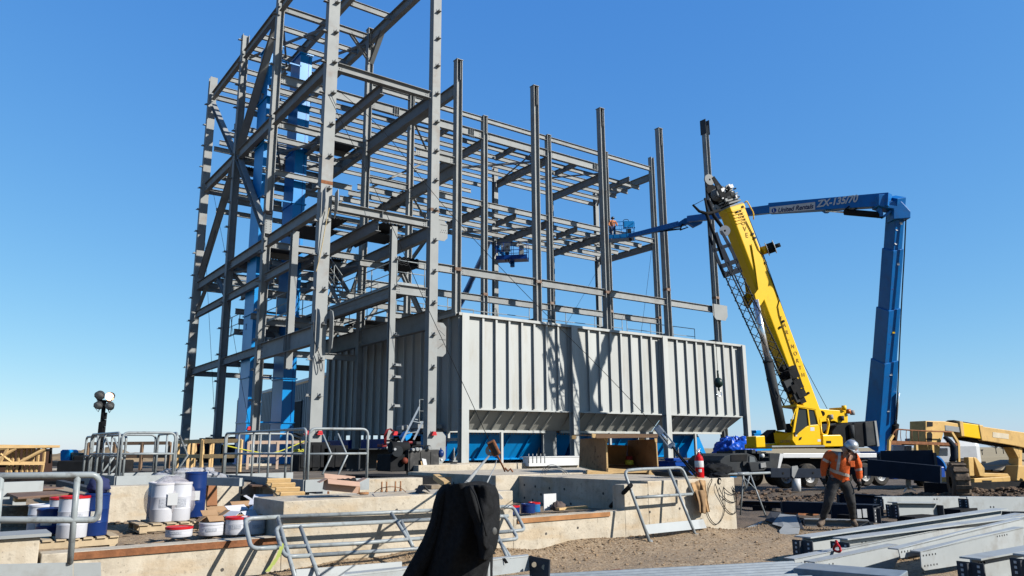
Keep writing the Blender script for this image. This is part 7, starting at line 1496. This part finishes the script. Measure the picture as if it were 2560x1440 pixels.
# car and dark gear behind the lumber frames
t=Thing('parked_car','dark red car roof behind the lumber frames','car',P(490,1150,D=55)); D_=55
q=MB(); q.smooth=False; q.prism([P(455,1150,D=D_),P(462,1126,D=D_),P(474,1110,D=D_),P(490,1105,D=D_),P(520,1103,D=D_),P(545,1112,D=D_),P(560,1128,D=D_),P(560,1150,D=D_)],Fh*1.7); t.part('body',q,mat('dark_red_car',(.05,.008,.015),.25),bevel=.12)
q=MB(); q.prism([P(466,1128,D=D_-.1),P(476,1112,D=D_-.1),P(489,1109,D=D_-.1),P(488,1128,D=D_-.1)],Fh*.05); t.part('window',q,glass)
q=MB(); q.prism([P(492,1108,D=D_-.15),P(500,1106,D=D_-.15),P(497,1114,D=D_-.15),P(491,1114,D=D_-.15)],Fh*.05); t.part('tail_light',q,redl)
rn=random.Random(9); t=Thing('pump_unit','black engine driven gear standing behind the third left column','pump',P(540,1160,D=46))
for k in range(16):
    c=P(rn.uniform(505,585),rn.uniform(1094,1108)+4,D=46+rn.uniform(0,1)); q=MB(); (q.obox(c,Rh*rn.uniform(.1,.3),Fh*.2,V((0,0,rn.uniform(.08,.22)))) if k%2 else q.cyl(c-Rh*.15,c+Rh*.15,rn.uniform(.1,.22),10)); t.part('engine_part',q,blk)
q=MB(); q.obox(P(545,1135,D=46),Rh*1.0,Fh*.6,V((0,0,.55))); t.part('engine_base',q,blk,bevel=.04)
# ================================================================== STUDS, COMPRESSOR, LADDER, CABINETS IN THE MIDDLE
stud=mat('rusty_stud',(.34,.17,.08),.8,0,.35,20.,.3)
def studs(lab0,pts,h,r,z,Y=None,D=None,grp='rusty anchor studs'):
    for k,x in enumerate(pts):
        c=P(x[0],x[1],Z=z); q=MB(); q.cyl(c,c+V((0,0,h)),r,9); q.cyl(c+V((0,0,.0)),c+V((0,0,.03)),r*1.6,6); solo('anchor_stud',q,stud,lab0%['leftmost','second','third','fourth','fifth','rightmost'][k if k<5 and k<len(pts)-1 else 5],'anchor stud',grp)
studs('%s rusty stud of the six standing before the black generator',[(942,1175),(950,1175),(960,1175),(981,1174),(990,1174),(1000,1174)],.26,.022,1.02)
studs('%s thin rusty stud of four on the block left of the jacket',[(954,1230),(966,1230),(988,1229),(1001,1228)],.16,.013,.93)
c=P(896,1235,Z=.93); q=MB(); q.cyl(c,c+V((0,0,.10)),.022,9); solo('anchor_stud',q,stud,'short thick rusty stub near the cardboard box','anchor stud','rusty anchor studs'); q=MB(); c=P(910,1237,Z=.93); q.cyl(c-V((.07,0,-.02)),c+V((.07,0,.02)),.02,8); solo('anchor_stud',q,stud,'rusty bolt lying down right of the short stub','anchor stud','rusty anchor studs')
for k in range(5): c=P(1322+k*10,1158,Z=1.16); q=MB(); q.cyl(c,c+V((0,0,.27)),.015,7); solo('anchor_stud',q,steel,'%s grey stud of five left of the white trough'%['leftmost','second','middle','fourth','rightmost'][k],'anchor stud','grey anchor studs')
cable([P(935,1232,Z=.94),P(950,1222,Z=1.0),P(975,1217,Z=1.06),P(1000,1220,Z=1.02),P(1015,1230,Z=.94)],'thin wire arched between the thin rusty studs',.006,'wire','wires',rust)
for k in range(4):
    cable([P(1352+k*4,1186,Z=1.02),P(1360+k*3,1170+k*2,Z=1.2),P(1378+k*2,1162+k*4,Z=1.3-k*.03),P(1400+k*2,1168+k*3,Z=1.25),P(1425-k*6,1186,Z=1.02)],['outermost','second','third','innermost'][k]+' hoop of the springy wire coil on the ledge',.006,'wire','wires',steel)
t=Thing('bent_plate','small dark bent angle plate lying on the block left of the jacket','bent plate',P(1050,1230,Z=.93))
q=MB(); q.prism([P(1038,1232,Z=.93),P(1052,1234,Z=.93),P(1062,1216,Z=1.04),P(1047,1214,Z=1.04)],V((0,0,.01))); q.prism([P(1062,1216,Z=1.04),P(1047,1214,Z=1.04),P(1060,1222,Z=.95),P(1076,1232,Z=.93)],V((0,0,.01))); t.part('plate',q,darkst)
q=MB(); a=P(1090,1192,D=14.6);b=P(1118,1212,D=13.6); q.bar(a,b,.12,.10); solo('lumber_piece',q,wood,'pale squared lumber offcut just left of the jacket top','lumber','lumber pieces by the crate',bevel=.004)
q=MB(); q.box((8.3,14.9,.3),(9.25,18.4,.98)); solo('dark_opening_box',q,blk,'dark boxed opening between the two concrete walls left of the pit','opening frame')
q=MB(); a=P(1090,1225,Y=14.2); q.box((a.x-.25,14.1,.5),(a.x+.45,14.5,.78)); q.box((a.x-.2,14.05,.78),(a.x+.4,14.5,.86)); solo('wooden_blocks',q,mat('grey_brown_timber',(.30,.24,.17),.9,0,.3,6.),'stacked grey brown timbers in the dark opening','timber stack',bevel=.01)
# black generator box and gear
t=Thing('generator','black compressor and panelled box standing before the bright column','generator',P(1040,1172,Y=18.9))
def gp(x,y,Y=18.9): return P(x,y,Y=Y)
gx=gp(1020,1172).x; gx1=gp(1098,1172).x; zt=gp(1060,1124).z
q=MB(); q.box((gx,18.9,1.0),(gx1,19.9,zt)); gb=t.part('box_body',q,mat('scuffed_black_panel',(.045,.045,.045),.7,0,.3,5.,.2,dirt=(.14,.13,.12),dirtamt=.6,dirtscale=5.),bevel=.015)
for k in range(3): a=gx+.05+k*(gx1-gx)/3; q=MB(); q.box((a,18.88,1.04),(a+(gx1-gx)/3-.07,18.9,zt-.06)); t.part('panel',q,MATS['scuffed_black_panel'],parent=gb)
q=MB(); q.tube(fillet([gp(1030,1122),gp(1030,1116),gp(1058,1114),gp(1058,1122)],.06),.02,6); q.tube(fillet([gp(1062,1122),gp(1064,1114),gp(1076,1115),gp(1078,1122)],.06),.02,6); t.part('handle',q,blk)
for (x,y,r_) in ((1032,1124,.04),(1042,1123,.05),(1050,1123,.04),(1073,1120,.05)): q=MB(); c=gp(x,y,18.85); q.cyl(c-V((0,.05,0)),c+V((0,.1,0)),r_,10); t.part('gauge',q,steel)
q=MB(); q.cyl(gp(975,1118,19.2),gp(1020,1120,19.2),.16,12); q.box((gp(980,1170).x,19.,1.0),(gx-.03,19.8,1.45)); t.part('engine_block',q,blk,bevel=.02); q=MB(); q.cyl(gp(994,1128,18.8),gp(994,1128,18.95),.15,16); t.part('pulley',q,dgrey); q=MB(); q.cyl(gp(988,1123,18.75),gp(988,1123,18.8),.035,8); t.part('cap',q,whitem)
q=MB(); q.ball(gp(1012,1152,18.9),.09,8); t.part('rusty_motor',q,mat('rust_red',(.20,.04,.02),.7)); 
q=MB(); c=gp(1102,1134,18.9); q.ball(c,.09,10,(1,1,1.3)); q.cyl(c+V((0,0,.1)),c+V((0,0,.16)),.02,6); solo('blue_bottle',q,navy,'blue tank bottle hanging at the right side of the black box','bottle'); q=MB(); q.cyl(gp(1103,1153,18.9),gp(1103,1147,18.9),.04,8); solo('white_bottle',q,whitem,'small white bottle under the blue one beside the black box','bottle')
q=MB(); q.prism([gp(1055,1146,18.8),gp(1065,1148,18.8),gp(1071,1178,18.8),gp(1062,1178,18.8)],V((0,.03,0))); solo('white_board_piece',q,whitem,'white board leaning on the black box','board')
q=MB(); q.prism([gp(1052,1153,18.82),gp(1054,1153,18.82),gp(1061,1178,18.82),gp(1057,1178,18.82)],V((0,.03,0))); solo('lumber_piece',q,wood,'thin lath leaning beside the white board','lumber','lumber pieces by the crate')
# light standing ladder
t=Thing('ladder','open aluminium ladder leaning behind the black generator','ladder',P(1010,1115,Y=22))
a=P(1000,1113,Y=22);b=P(1048,1018,Y=23);c=P(1034,1100,Y=22.2);d=P(1056,1055,Y=23)
for (p,q_) in ((a,b),(c,d)): q=MB(); q.bar(p,q_,.06,.03,up=CF); t.part('stile',q,galv)
for s_ in (.62,.30): q=MB(); q.bar(a.lerp(b,s_),c.lerp(d,min(1,s_*1.5)),.03,.03); t.part('rung',q,galv)
q=MB(); q.bar(P(1037,1048,Y=22.9),P(1044,1049,Y=22.9),.03,.03); t.part('rung',q,galv)
q=MB(); q.prism([P(1011,1092,Y=22.4),P(1022,1078,Y=22.4),P(1032,1084,Y=22.4),P(1026,1096,Y=22.4),P(1016,1103,Y=22.4)],V((0,.4,0))); solo('blue_cylinder_cover',q,blue,'small bright blue cover beside the ladder foot','cover',bevel=.02)
t=Thing('welding_gear','jumble of red and dark welding gear around the middle column foot','welding gear',P(960,1118,Y=24))
rm_=mat('dark_red_paint',(.22,.015,.02),.5)
for (x,y,w_,h_,m_) in ((955,1114,12,6,rm_),(1020,1106,10,5,rm_),(975,1112,5,7,steel),(990,1106,8,5,steel),(1008,1110,8,5,steel),(1040,1108,12,7,dgrey),(1000,1070,5,9,steel),(1012,1068,4,9,steel),(985,1100,8,6,blk),(1004,1086,9,4,blk),(970,1102,6,4,blk)):
    q=MB(); c=P(x,y,Y=24); k=30/FPX; q.box((c.x-w_*k*.5,23.8,c.z-h_*k*.5),(c.x+w_*k*.5,24.2,c.z+h_*k*.5)); t.part('gear_box',q,m_,bevel=.02)
for k in range(3): q=MB(); q.tube([P(962+k,1110,Y=23.8),P(960+3*k,1090,Y=23.8),P(966+2*k,1075,Y=23.8),P(975+k,1072,Y=23.8),P(980+2*k,1078,Y=23.8)],.02,6); t.part('red_hose',q,rm_)
q=MB(); c=P(950,1124,Y=23.5); q.box((c.x-.8,23.4,c.z),(c.x+.9,24.4,c.z+.04)); q.box((c.x-.75,23.5,.9),(c.x-.7,23.6,c.z)); q.box((c.x+.75,23.5,.9),(c.x+.8,23.6,c.z)); q.box((c.x-.8,24.3,.9),(c.x+.9,24.35,c.z)); t.part('work_bench',q,dgrey)
for k,(x,y,w_,h_,lab) in enumerate(((795,1130,.35,.55,'dark control cabinet behind the caution tape'),(830,1140,.5,.6,'second dark cabinet between the columns'),(760,1150,.25,.4,'blue and black electrical box left of the caution tape'))):
    c=P(x,y,Y=25.5); q=MB(); q.box((c.x-w_,25.3,.9),(c.x+w_,25.9,c.z+h_*.6)); q.box((c.x-w_*.8,25.27,1.0),(c.x-w_*.1,25.3,c.z+h_*.45)); q.box((c.x+w_*.05,25.27,1.0),(c.x+w_*.8,25.3,c.z+h_*.45)); solo('cabinet',q,blk,lab,'cabinet','dark cabinets under the frame',bevel=.02)
q=MB(); 
for (x0,y0,x1,y1,x2,y2) in ((740,1083,760,1084,758,1092),(738,1092,756,1094,750,1100)): q.prism([P(x0,y0,Y=26),P(x1,y1,Y=26),P(x2,y2,Y=26)],V((0,.4,.02)))
q.cyl(P(750,1098,Y=26),P(752,1125,Y=26),.03,6); solo('black_flood_lights',q,blk,'black flood light cluster left of the caution tape','flood light')
# ================================================================== PEOPLE
skinm=mat('skin',(.42,.24,.17),.6,0,.06,9.)
def figure(name,label,base,fwd,joints,radii,edges,group=None):
    pass
def skin_body(th,name,J,Rd,E_,m,par=None,sub=2):
    names=list(J); me=bpy.data.meshes.new(name); me.from_pydata([tuple(th.inv@V(J[k])) for k in names],[(names.index(a),names.index(b)) for a,b in E_],[])
    o=bpy.data.objects.new(name,me); COL.objects.link(o); o.parent=par if par is not None else th.o
    md=o.modifiers.new('skin','SKIN'); ly=me.skin_vertices[0] if me.skin_vertices else None
    if ly is None:
        bm_=bmesh.new(); bm_.from_mesh(me); l_=bm_.verts.layers.skin.verify(); bm_.to_mesh(me); bm_.free(); ly=me.skin_vertices[0]
    for i,k in enumerate(names):
        r_=Rd[k]; ly.data[i].radius=(r_,r_) if not isinstance(r_,tuple) else r_
    ly.data[0].use_root=True; md.use_smooth_shade=True
    sb=o.modifiers.new('sub','SUBSURF'); sb.levels=sub; sb.render_levels=sub; 
    dg=bpy.context.evaluated_depsgraph_get(); me2=bpy.data.meshes.new_from_object(o.evaluated_get(dg)); o.modifiers.clear(); o.data=me2; me2.materials.clear(); me2.materials.append(m)
    for p in me2.polygons: p.use_smooth=True
    return o
def hand(th,w,dirv,palm,par,m,side=1):
    """five separate fingers and thumb from the wrist w along dirv"""
    d=V(dirv).normalized(); n_=V(palm).normalized(); s=d.cross(n_).normalized()*side
    J={'w':w,'p1':w+d*.05,'p2':w+d*.09}; Rd={'w':.028,'p1':(.040),'p2':.038}; E_=[('w','p1'),('p1','p2')]
    for k,(off,L_) in enumerate(((-.030,.070),(-.010,.082),(.011,.076),(.030,.058))):
        a='f%d'%k; b_=w+d*.092+s*off; J[a+'a']=b_; J[a+'b']=b_+d*L_*.5+n_*.012; J[a+'c']=b_+d*L_*.85+n_*.035; Rd[a+'a']=.0105;Rd[a+'b']=.0098;Rd[a+'c']=.0085; E_+=[('p2',a+'a'),(a+'a',a+'b'),(a+'b',a+'c')]
    J['t1']=w+d*.035-s*.035+n_*.01; J['t2']=w+d*.07-s*.052+n_*.025; J['t3']=w+d*.095-s*.05+n_*.04; Rd.update(t1=.014,t2=.012,t3=.010); E_+=[('p1','t1'),('t1','t2'),('t2','t3')]
    return skin_body(th,'hand',J,Rd,E_,m,par,1)
def rib(th,name,pts,wd,up,m,par,off=.004,th_=.004):
    q=MB(); 
    for a,b in zip(pts[:-1],pts[1:]):
        q._add([a+up*wd,a-up*wd,b-up*wd,b+up*wd],[(0,1,2,3)])
    o=th.part(name,q,m,parent=par); md=o.modifiers.new('t','SOLIDIFY'); md.thickness=th_; md.offset=0; return o
# --- main worker: traced at depth D; x right (Rh), f away (Fh)
Dp=15.5; k_=Dp/FPX
def W_(x,y,f=0.): return P(x,y,D=Dp+f)
t=Thing('person','person in orange high-visibility shirt, dark trousers and silver hard hat looking down','person',W_(2085,1313))
pant=mat('dark_grey_trousers',(.045,.045,.047),.85,0,.25,14.,.4,50.)
glove=mat('black_glove',(.02,.02,.02),.8,0,.3,30.)
boot=mat('dusty_boot',(.15,.11,.08),.8,0,.3,12.,.3)
J=dict(pel=W_(2097,1196),sp=W_(2097,1175,-.02),ch=W_(2100,1150,-.05),nk=W_(2110,1126,-.12),hd=W_(2124,1120,-.2),
 sl=W_(2072,1131,-.02),el=W_(2060,1165,.02),wl=W_(2059,1200,-.05),sr=W_(2138,1138,-.10),er=W_(2147,1172,-.05),wr=W_(2148,1207,-.12),
 hl=W_(2083,1202),kl=W_(2070,1255,-.10),al=W_(2055,1302,.0),fl=W_(2046,1311,-.18),hr=W_(2112,1202),kr=W_(2127,1255,-.08),ar=W_(2133,1303,.05),fr=W_(2140,1310,-.12))
Rd=dict(pel=.13,sp=.13,ch=.15,nk=.065,hd=.085,sl=.075,el=.05,wl=.034,sr=.075,er=.05,wr=.034,hl=.095,kl=.065,al=.045,fl=.04,hr=.095,kr=.065,ar=.045,fr=.04)
E_=[('pel','sp'),('sp','ch'),('ch','nk'),('nk','hd'),('ch','sl'),('sl','el'),('el','wl'),('ch','sr'),('sr','er'),('er','wr'),('pel','hl'),('hl','kl'),('kl','al'),('al','fl'),('pel','hr'),('hr','kr'),('kr','ar'),('ar','fr')]
Jb=dict(J); Jb['fl']=J['al'].lerp(J['fl'],.35); Jb['fr']=J['ar'].lerp(J['fr'],.35); bd_=skin_body(t,'body',Jb,{**Rd,'fl':.025,'fr':.025,'al':.04,'ar':.04},E_,skinm)
# shirt
Js={k:J[k] for k in ('sp','ch','sl','el','wl','sr','er','wr')}; Js['wst']=W_(2098,1192,.0); Js['nk']=W_(2108,1134,-.08); Js['el2']=W_(2063,1150,.0); Js['er2']=W_(2144,1156,-.08); Js['wl']=W_(2058,1194,-.03); Js['wr']=W_(2149,1200,-.1); Js['chl']=W_(2085,1148,-.03); Js['chr']=W_(2118,1152,-.08); Js['sp']=W_(2098,1176,-.03)
Rs=dict(wst=(.17,.15),sp=.18,ch=.19,chl=.15,chr=.15,nk=.085,sl=.10,el2=.085,el=.078,wl=.052,sr=.10,er2=.085,er=.078,wr=.052)
sh=skin_body(t,'shirt',Js,Rs,[('wst','sp'),('sp','ch'),('ch','nk'),('ch','chl'),('chl','sl'),('sl','el2'),('el2','el'),('el','wl'),('ch','chr'),('chr','sr'),('sr','er2'),('er2','er'),('er','wr')],orange)
ds=bpy.data.textures.new('folds','CLOUDS'); ds.noise_scale=.09; md=sh.modifiers.new('folds','DISPLACE'); md.texture=ds; md.strength=.05; md.mid_level=.5
Jp={k:J[k] for k in ('pel','hl','kl','al','hr','kr','ar')}; Jp['wst']=W_(2098,1188); Jp['tl']=W_(2078,1225,-.04); Jp['tr']=W_(2121,1225,-.04); Jp['al']=W_(2056,1298,.0); Jp['ar']=W_(2132,1298,.04); Jp['cl']=W_(2064,1275,-.05); Jp['cr']=W_(2130,1275,-.02)
Rp=dict(wst=.155,pel=.17,hl=.13,tl=.125,kl=.095,cl=.08,al=.072,hr=.13,tr=.125,kr=.095,cr=.08,ar=.072)
tr_=skin_body(t,'trousers',{k:Jp[k] for k in ('pel','wst','hl','tl','kl','cl','al','hr','tr','kr','cr','ar')},Rp,[('pel','wst'),('pel','hl'),('hl','tl'),('tl','kl'),('kl','cl'),('cl','al'),('pel','hr'),('hr','tr'),('tr','kr'),('kr','cr'),('cr','ar')],pant)
md=tr_.modifiers.new('folds','DISPLACE'); md.texture=ds; md.strength=.035; md.mid_level=.5
for a,b in (('al','fl'),('ar','fr')):
    skin_body(t,'boot',{'a':J[a]+V((0,0,.06)),'b':J[a]-V((0,0,.03)),'c':J[a].lerp(J[b],.6)-V((0,0,.03)),'d':J[b]-V((0,0,.02))},dict(a=.068,b=.068,c=.062,d=.052),[('a','b'),('b','c'),('c','d')],boot,None,2)
hand(t,J['wl'],V((0,0,-1))+Rh*.05,-Fh*.6+Rh*.8,bd_,glove,1); hand(t,J['wr'],V((0,0,-1))-Rh*.05,-Fh*.4-Rh*.9,bd_,glove,-1)
for k in ('wl','wr'): q=MB(); q.cyl(J[k]+V((0,0,.03)),J[k]-V((0,0,.04)),.045,12); t.part('glove_cuff',q,glove)
# head with face, tilted down; hard hat
hc=W_(2131,1121,-.24); dn=(-Fh*.72+Rh*.25-V((0,0,.75))).normalized(); hu=(V((0,0,1))*.55-Fh*.75+Rh*.30); hu=(hu-dn*hu.dot(dn)).normalized(); hs=dn.cross(hu)
q=MB(); q.ball((0,0,0),.098,12,(.82,1.0,1.18)); 
vs=[]
for p in q.v:
    y=p.y; x=p.x; z=p.z
    if z<0: x*=1+z*1.6; y*=1+z*.6
    vs.append(hc+hs*x+dn*y+hu*z)
q.v=vs; hdo=t.part('head',q,skinm)
q=MB(); q.obox(hc+dn*.10-hu*.01,hs*.012,dn*.018,hu*.022); q.ball(hc+dn*.105-hu*.022,.016,8); t.part('nose',q,skinm,parent=hdo)
for s_ in (-1,1): q=MB(); q.ball(hc+dn*.082+hs*(.033*s_)+hu*.02,.012,8); t.part('eye',q,whitem,parent=hdo); q=MB(); q.ball(hc+hs*(.083*s_),.022,8,(.5,1,1.3)); t.part('ear',q,skinm,parent=hdo)
q=MB(); q.obox(hc+dn*.083-hu*.058,hs*.024,dn*.006,hu*.005); t.part('mouth',q,mat('lips',(.30,.12,.10),.6),parent=hdo)
hat=mat('silver_hard_hat',(.30,.31,.32),.32,.55,.15,5.,0,dirt=(.12,.12,.12),dirtamt=.4,dirtscale=9.)
hh=W_(2129,1115,-.22); up_=(V((0,0,1))*.80-Fh*.50+Rh*.25).normalized()
q=MB(); q.lathe(hh-up_*.03,[(.142,0.0),(.145,.008),(.130,.012),(.128,.045),(.117,.09),(.087,.128),(.044,.148),(.001,.153)],24,ax=up_); hat_o=t.part('hard_hat',q,hat)
br=dn-up_*dn.dot(up_); br.normalize(); q=MB(); q.obox(hh-up_*.03+br*.15,br*.04,up_.cross(br)*.08,up_*.006); t.part('hat_brim',q,hat,parent=hat_o)
q=MB(); q.ball(hc-dn*.02-hu*.02,.103,10,(.9,.9,.9)); t.part('hair',q,mat('dark_hair',(.05,.03,.02),.8),parent=hdo)
# reflective stripes laid on the shirt by projecting onto its surface
refl=mat('reflective_tape',(.56,.50,.44),.5,0,.15,20.)
bpy.context.view_layer.update()
def stripe(pts,wd,name='reflective_stripe'):
    dgr=bpy.context.evaluated_depsgraph_get(); ev=sh.evaluated_get(dgr); q=MB(); dense=[]
    for (a,b) in zip(pts[:-1],pts[1:]):
        n_=max(2,int(math.hypot(b[0]-a[0],b[1]-a[1])/1.6))
        for i in range(n_): dense.append((a[0]+(b[0]-a[0])*i/n_,a[1]+(b[1]-a[1])*i/n_))
    dense.append(pts[-1]); rows=[]
    for i,(x,y) in enumerate(dense):
        x2,y2=dense[min(i+1,len(dense)-1)]; x1,y1=dense[max(i-1,0)]; dx,dy=x2-x1,y2-y1; l_=math.hypot(dx,dy) or 1; nx,ny=-dy/l_,dx/l_; row=[]
        for s_ in (-1,-.33,.33,1):
            o=t.inv@CAM; tgt=t.inv@P(x+nx*wd*s_,y+ny*wd*s_,D=1.); ok,loc,nr,_=sh.ray_cast(o,(tgt-o).normalized(),depsgraph=dgr) if False else ev.ray_cast(o,(tgt-o).normalized())
            row.append((t.inv.inverted()@(loc+nr*.007)) if ok else None)
        rows.append(row)
    for r0,r1_ in zip(rows[:-1],rows[1:]):
        for j in range(3):
            qd=(r0[j],r0[j+1],r1_[j+1],r1_[j])
            if all(p is not None for p in qd) and max((qd[0]-p).length for p in qd)<.12: q._add(qd,[(0,1,2,3)])
    if q.v: t.part(name,q,refl,parent=sh)
stripe([(2098,1123),(2099,1140),(2096,1160),(2094,1176)],3.6); stripe([(2072,1170),(2085,1178),(2104,1184),(2126,1190)],3.6); stripe([(2136,1146),(2134,1160),(2130,1176)],3.2)
stripe([(2058,1148),(2066,1152),(2078,1158)],3.2); stripe([(2136,1176),(2146,1174),(2156,1172)],3.2)
q=MB(); c=W_(2131,1160,-.30); q.obox(c,Rh*.05,Fh*.01,V((0,0,.06))); t.part('chest_pocket',q,orange,bevel=.01)
# --- worker in the basket
def small_person(label,x,y0,y1,D,shirt,helm,trs,lean=0,arms=1):
    hgt=(y1-y0)/FPX*D; b=P(x,y1,D=D); u=V((0,0,1)); s=hgt/1.72
    t=Thing('person',label,'person',b); 
    def q_(r,z,f=0): return b+Rh*(r+lean*z)*s+u*(z*s)+Fh*(f*s)
    J=dict(pel=q_(0,.92),ch=q_(.0,1.28),nk=q_(.0,1.46),hd=q_(.02,1.58),sl=q_(-.19,1.38),el=q_(-.30,1.14,-.05),wl=q_(-.22,.98,-.2),sr=q_(.19,1.38),er=q_(.30,1.15,-.05),wr=q_(.28,1.0,-.25),hl=q_(-.1,.88),kl=q_(-.13,.5,-.03),al=q_(-.13,.08),fl=q_(-.15,.03,-.15),hr=q_(.1,.88),kr=q_(.13,.5,-.03),ar=q_(.14,.08),fr=q_(.16,.03,-.15))
    Rr={k:v*s for k,v in dict(pel=.13,ch=.15,nk=.06,hd=.09,sl=.07,el=.05,wl=.035,sr=.07,er=.05,wr=.035,hl=.09,kl=.065,al=.045,fl=.04,hr=.09,kr=.065,ar=.045,fr=.04).items()}
    bd=skin_body(t,'body',J,Rr,[('pel','ch'),('ch','nk'),('nk','hd'),('ch','sl'),('sl','el'),('el','wl'),('ch','sr'),('sr','er'),('er','wr'),('pel','hl'),('hl','kl'),('kl','al'),('al','fl'),('pel','hr'),('hr','kr'),('kr','ar'),('ar','fr')],skinm,None,1)
    Js={k:J[k] for k in ('pel','ch','nk','sl','el','wl','sr','er','wr')}; Rs={k:(Rr[k]*1.25 if k!='nk' else Rr[k]*1.1) for k in Js}
    skin_body(t,'jacket',Js,Rs,[('pel','ch'),('ch','nk'),('ch','sl'),('sl','el'),('el','wl'),('ch','sr'),('sr','er'),('er','wr')],shirt,None,1)
    Jt={k:J[k] for k in ('pel','hl','kl','al','hr','kr','ar')}; skin_body(t,'trousers',Jt,{k:Rr[k]*1.3 for k in Jt},[('pel','hl'),('hl','kl'),('kl','al'),('pel','hr'),('hr','kr'),('kr','ar')],trs,None,1)
    q=MB(); q.lathe(J['hd']+u*.02*s,[(.155*s,0),(.13*s,.01),(.12*s,.07*s),(.07*s,.13*s),(.001,.15*s)],16); t.part('hard_hat',q,helm); return t
jeans=mat('blue_jeans',(.02,.04,.11),.85)
small_person('person in orange vest and dark helmet standing in the bright blue lift basket',1533,540,600,49.0,mat('orange_vest',(.75,.27,.10),.8),mat('dark_helmet',(.03,.04,.06),.4),jeans)
small_person('person in white top working in the dark blue basket under the beams',1268,612,656,50.2,mat('white_top',(.62,.62,.60),.8),mat('pale_helmet',(.5,.45,.38),.4),jeans)
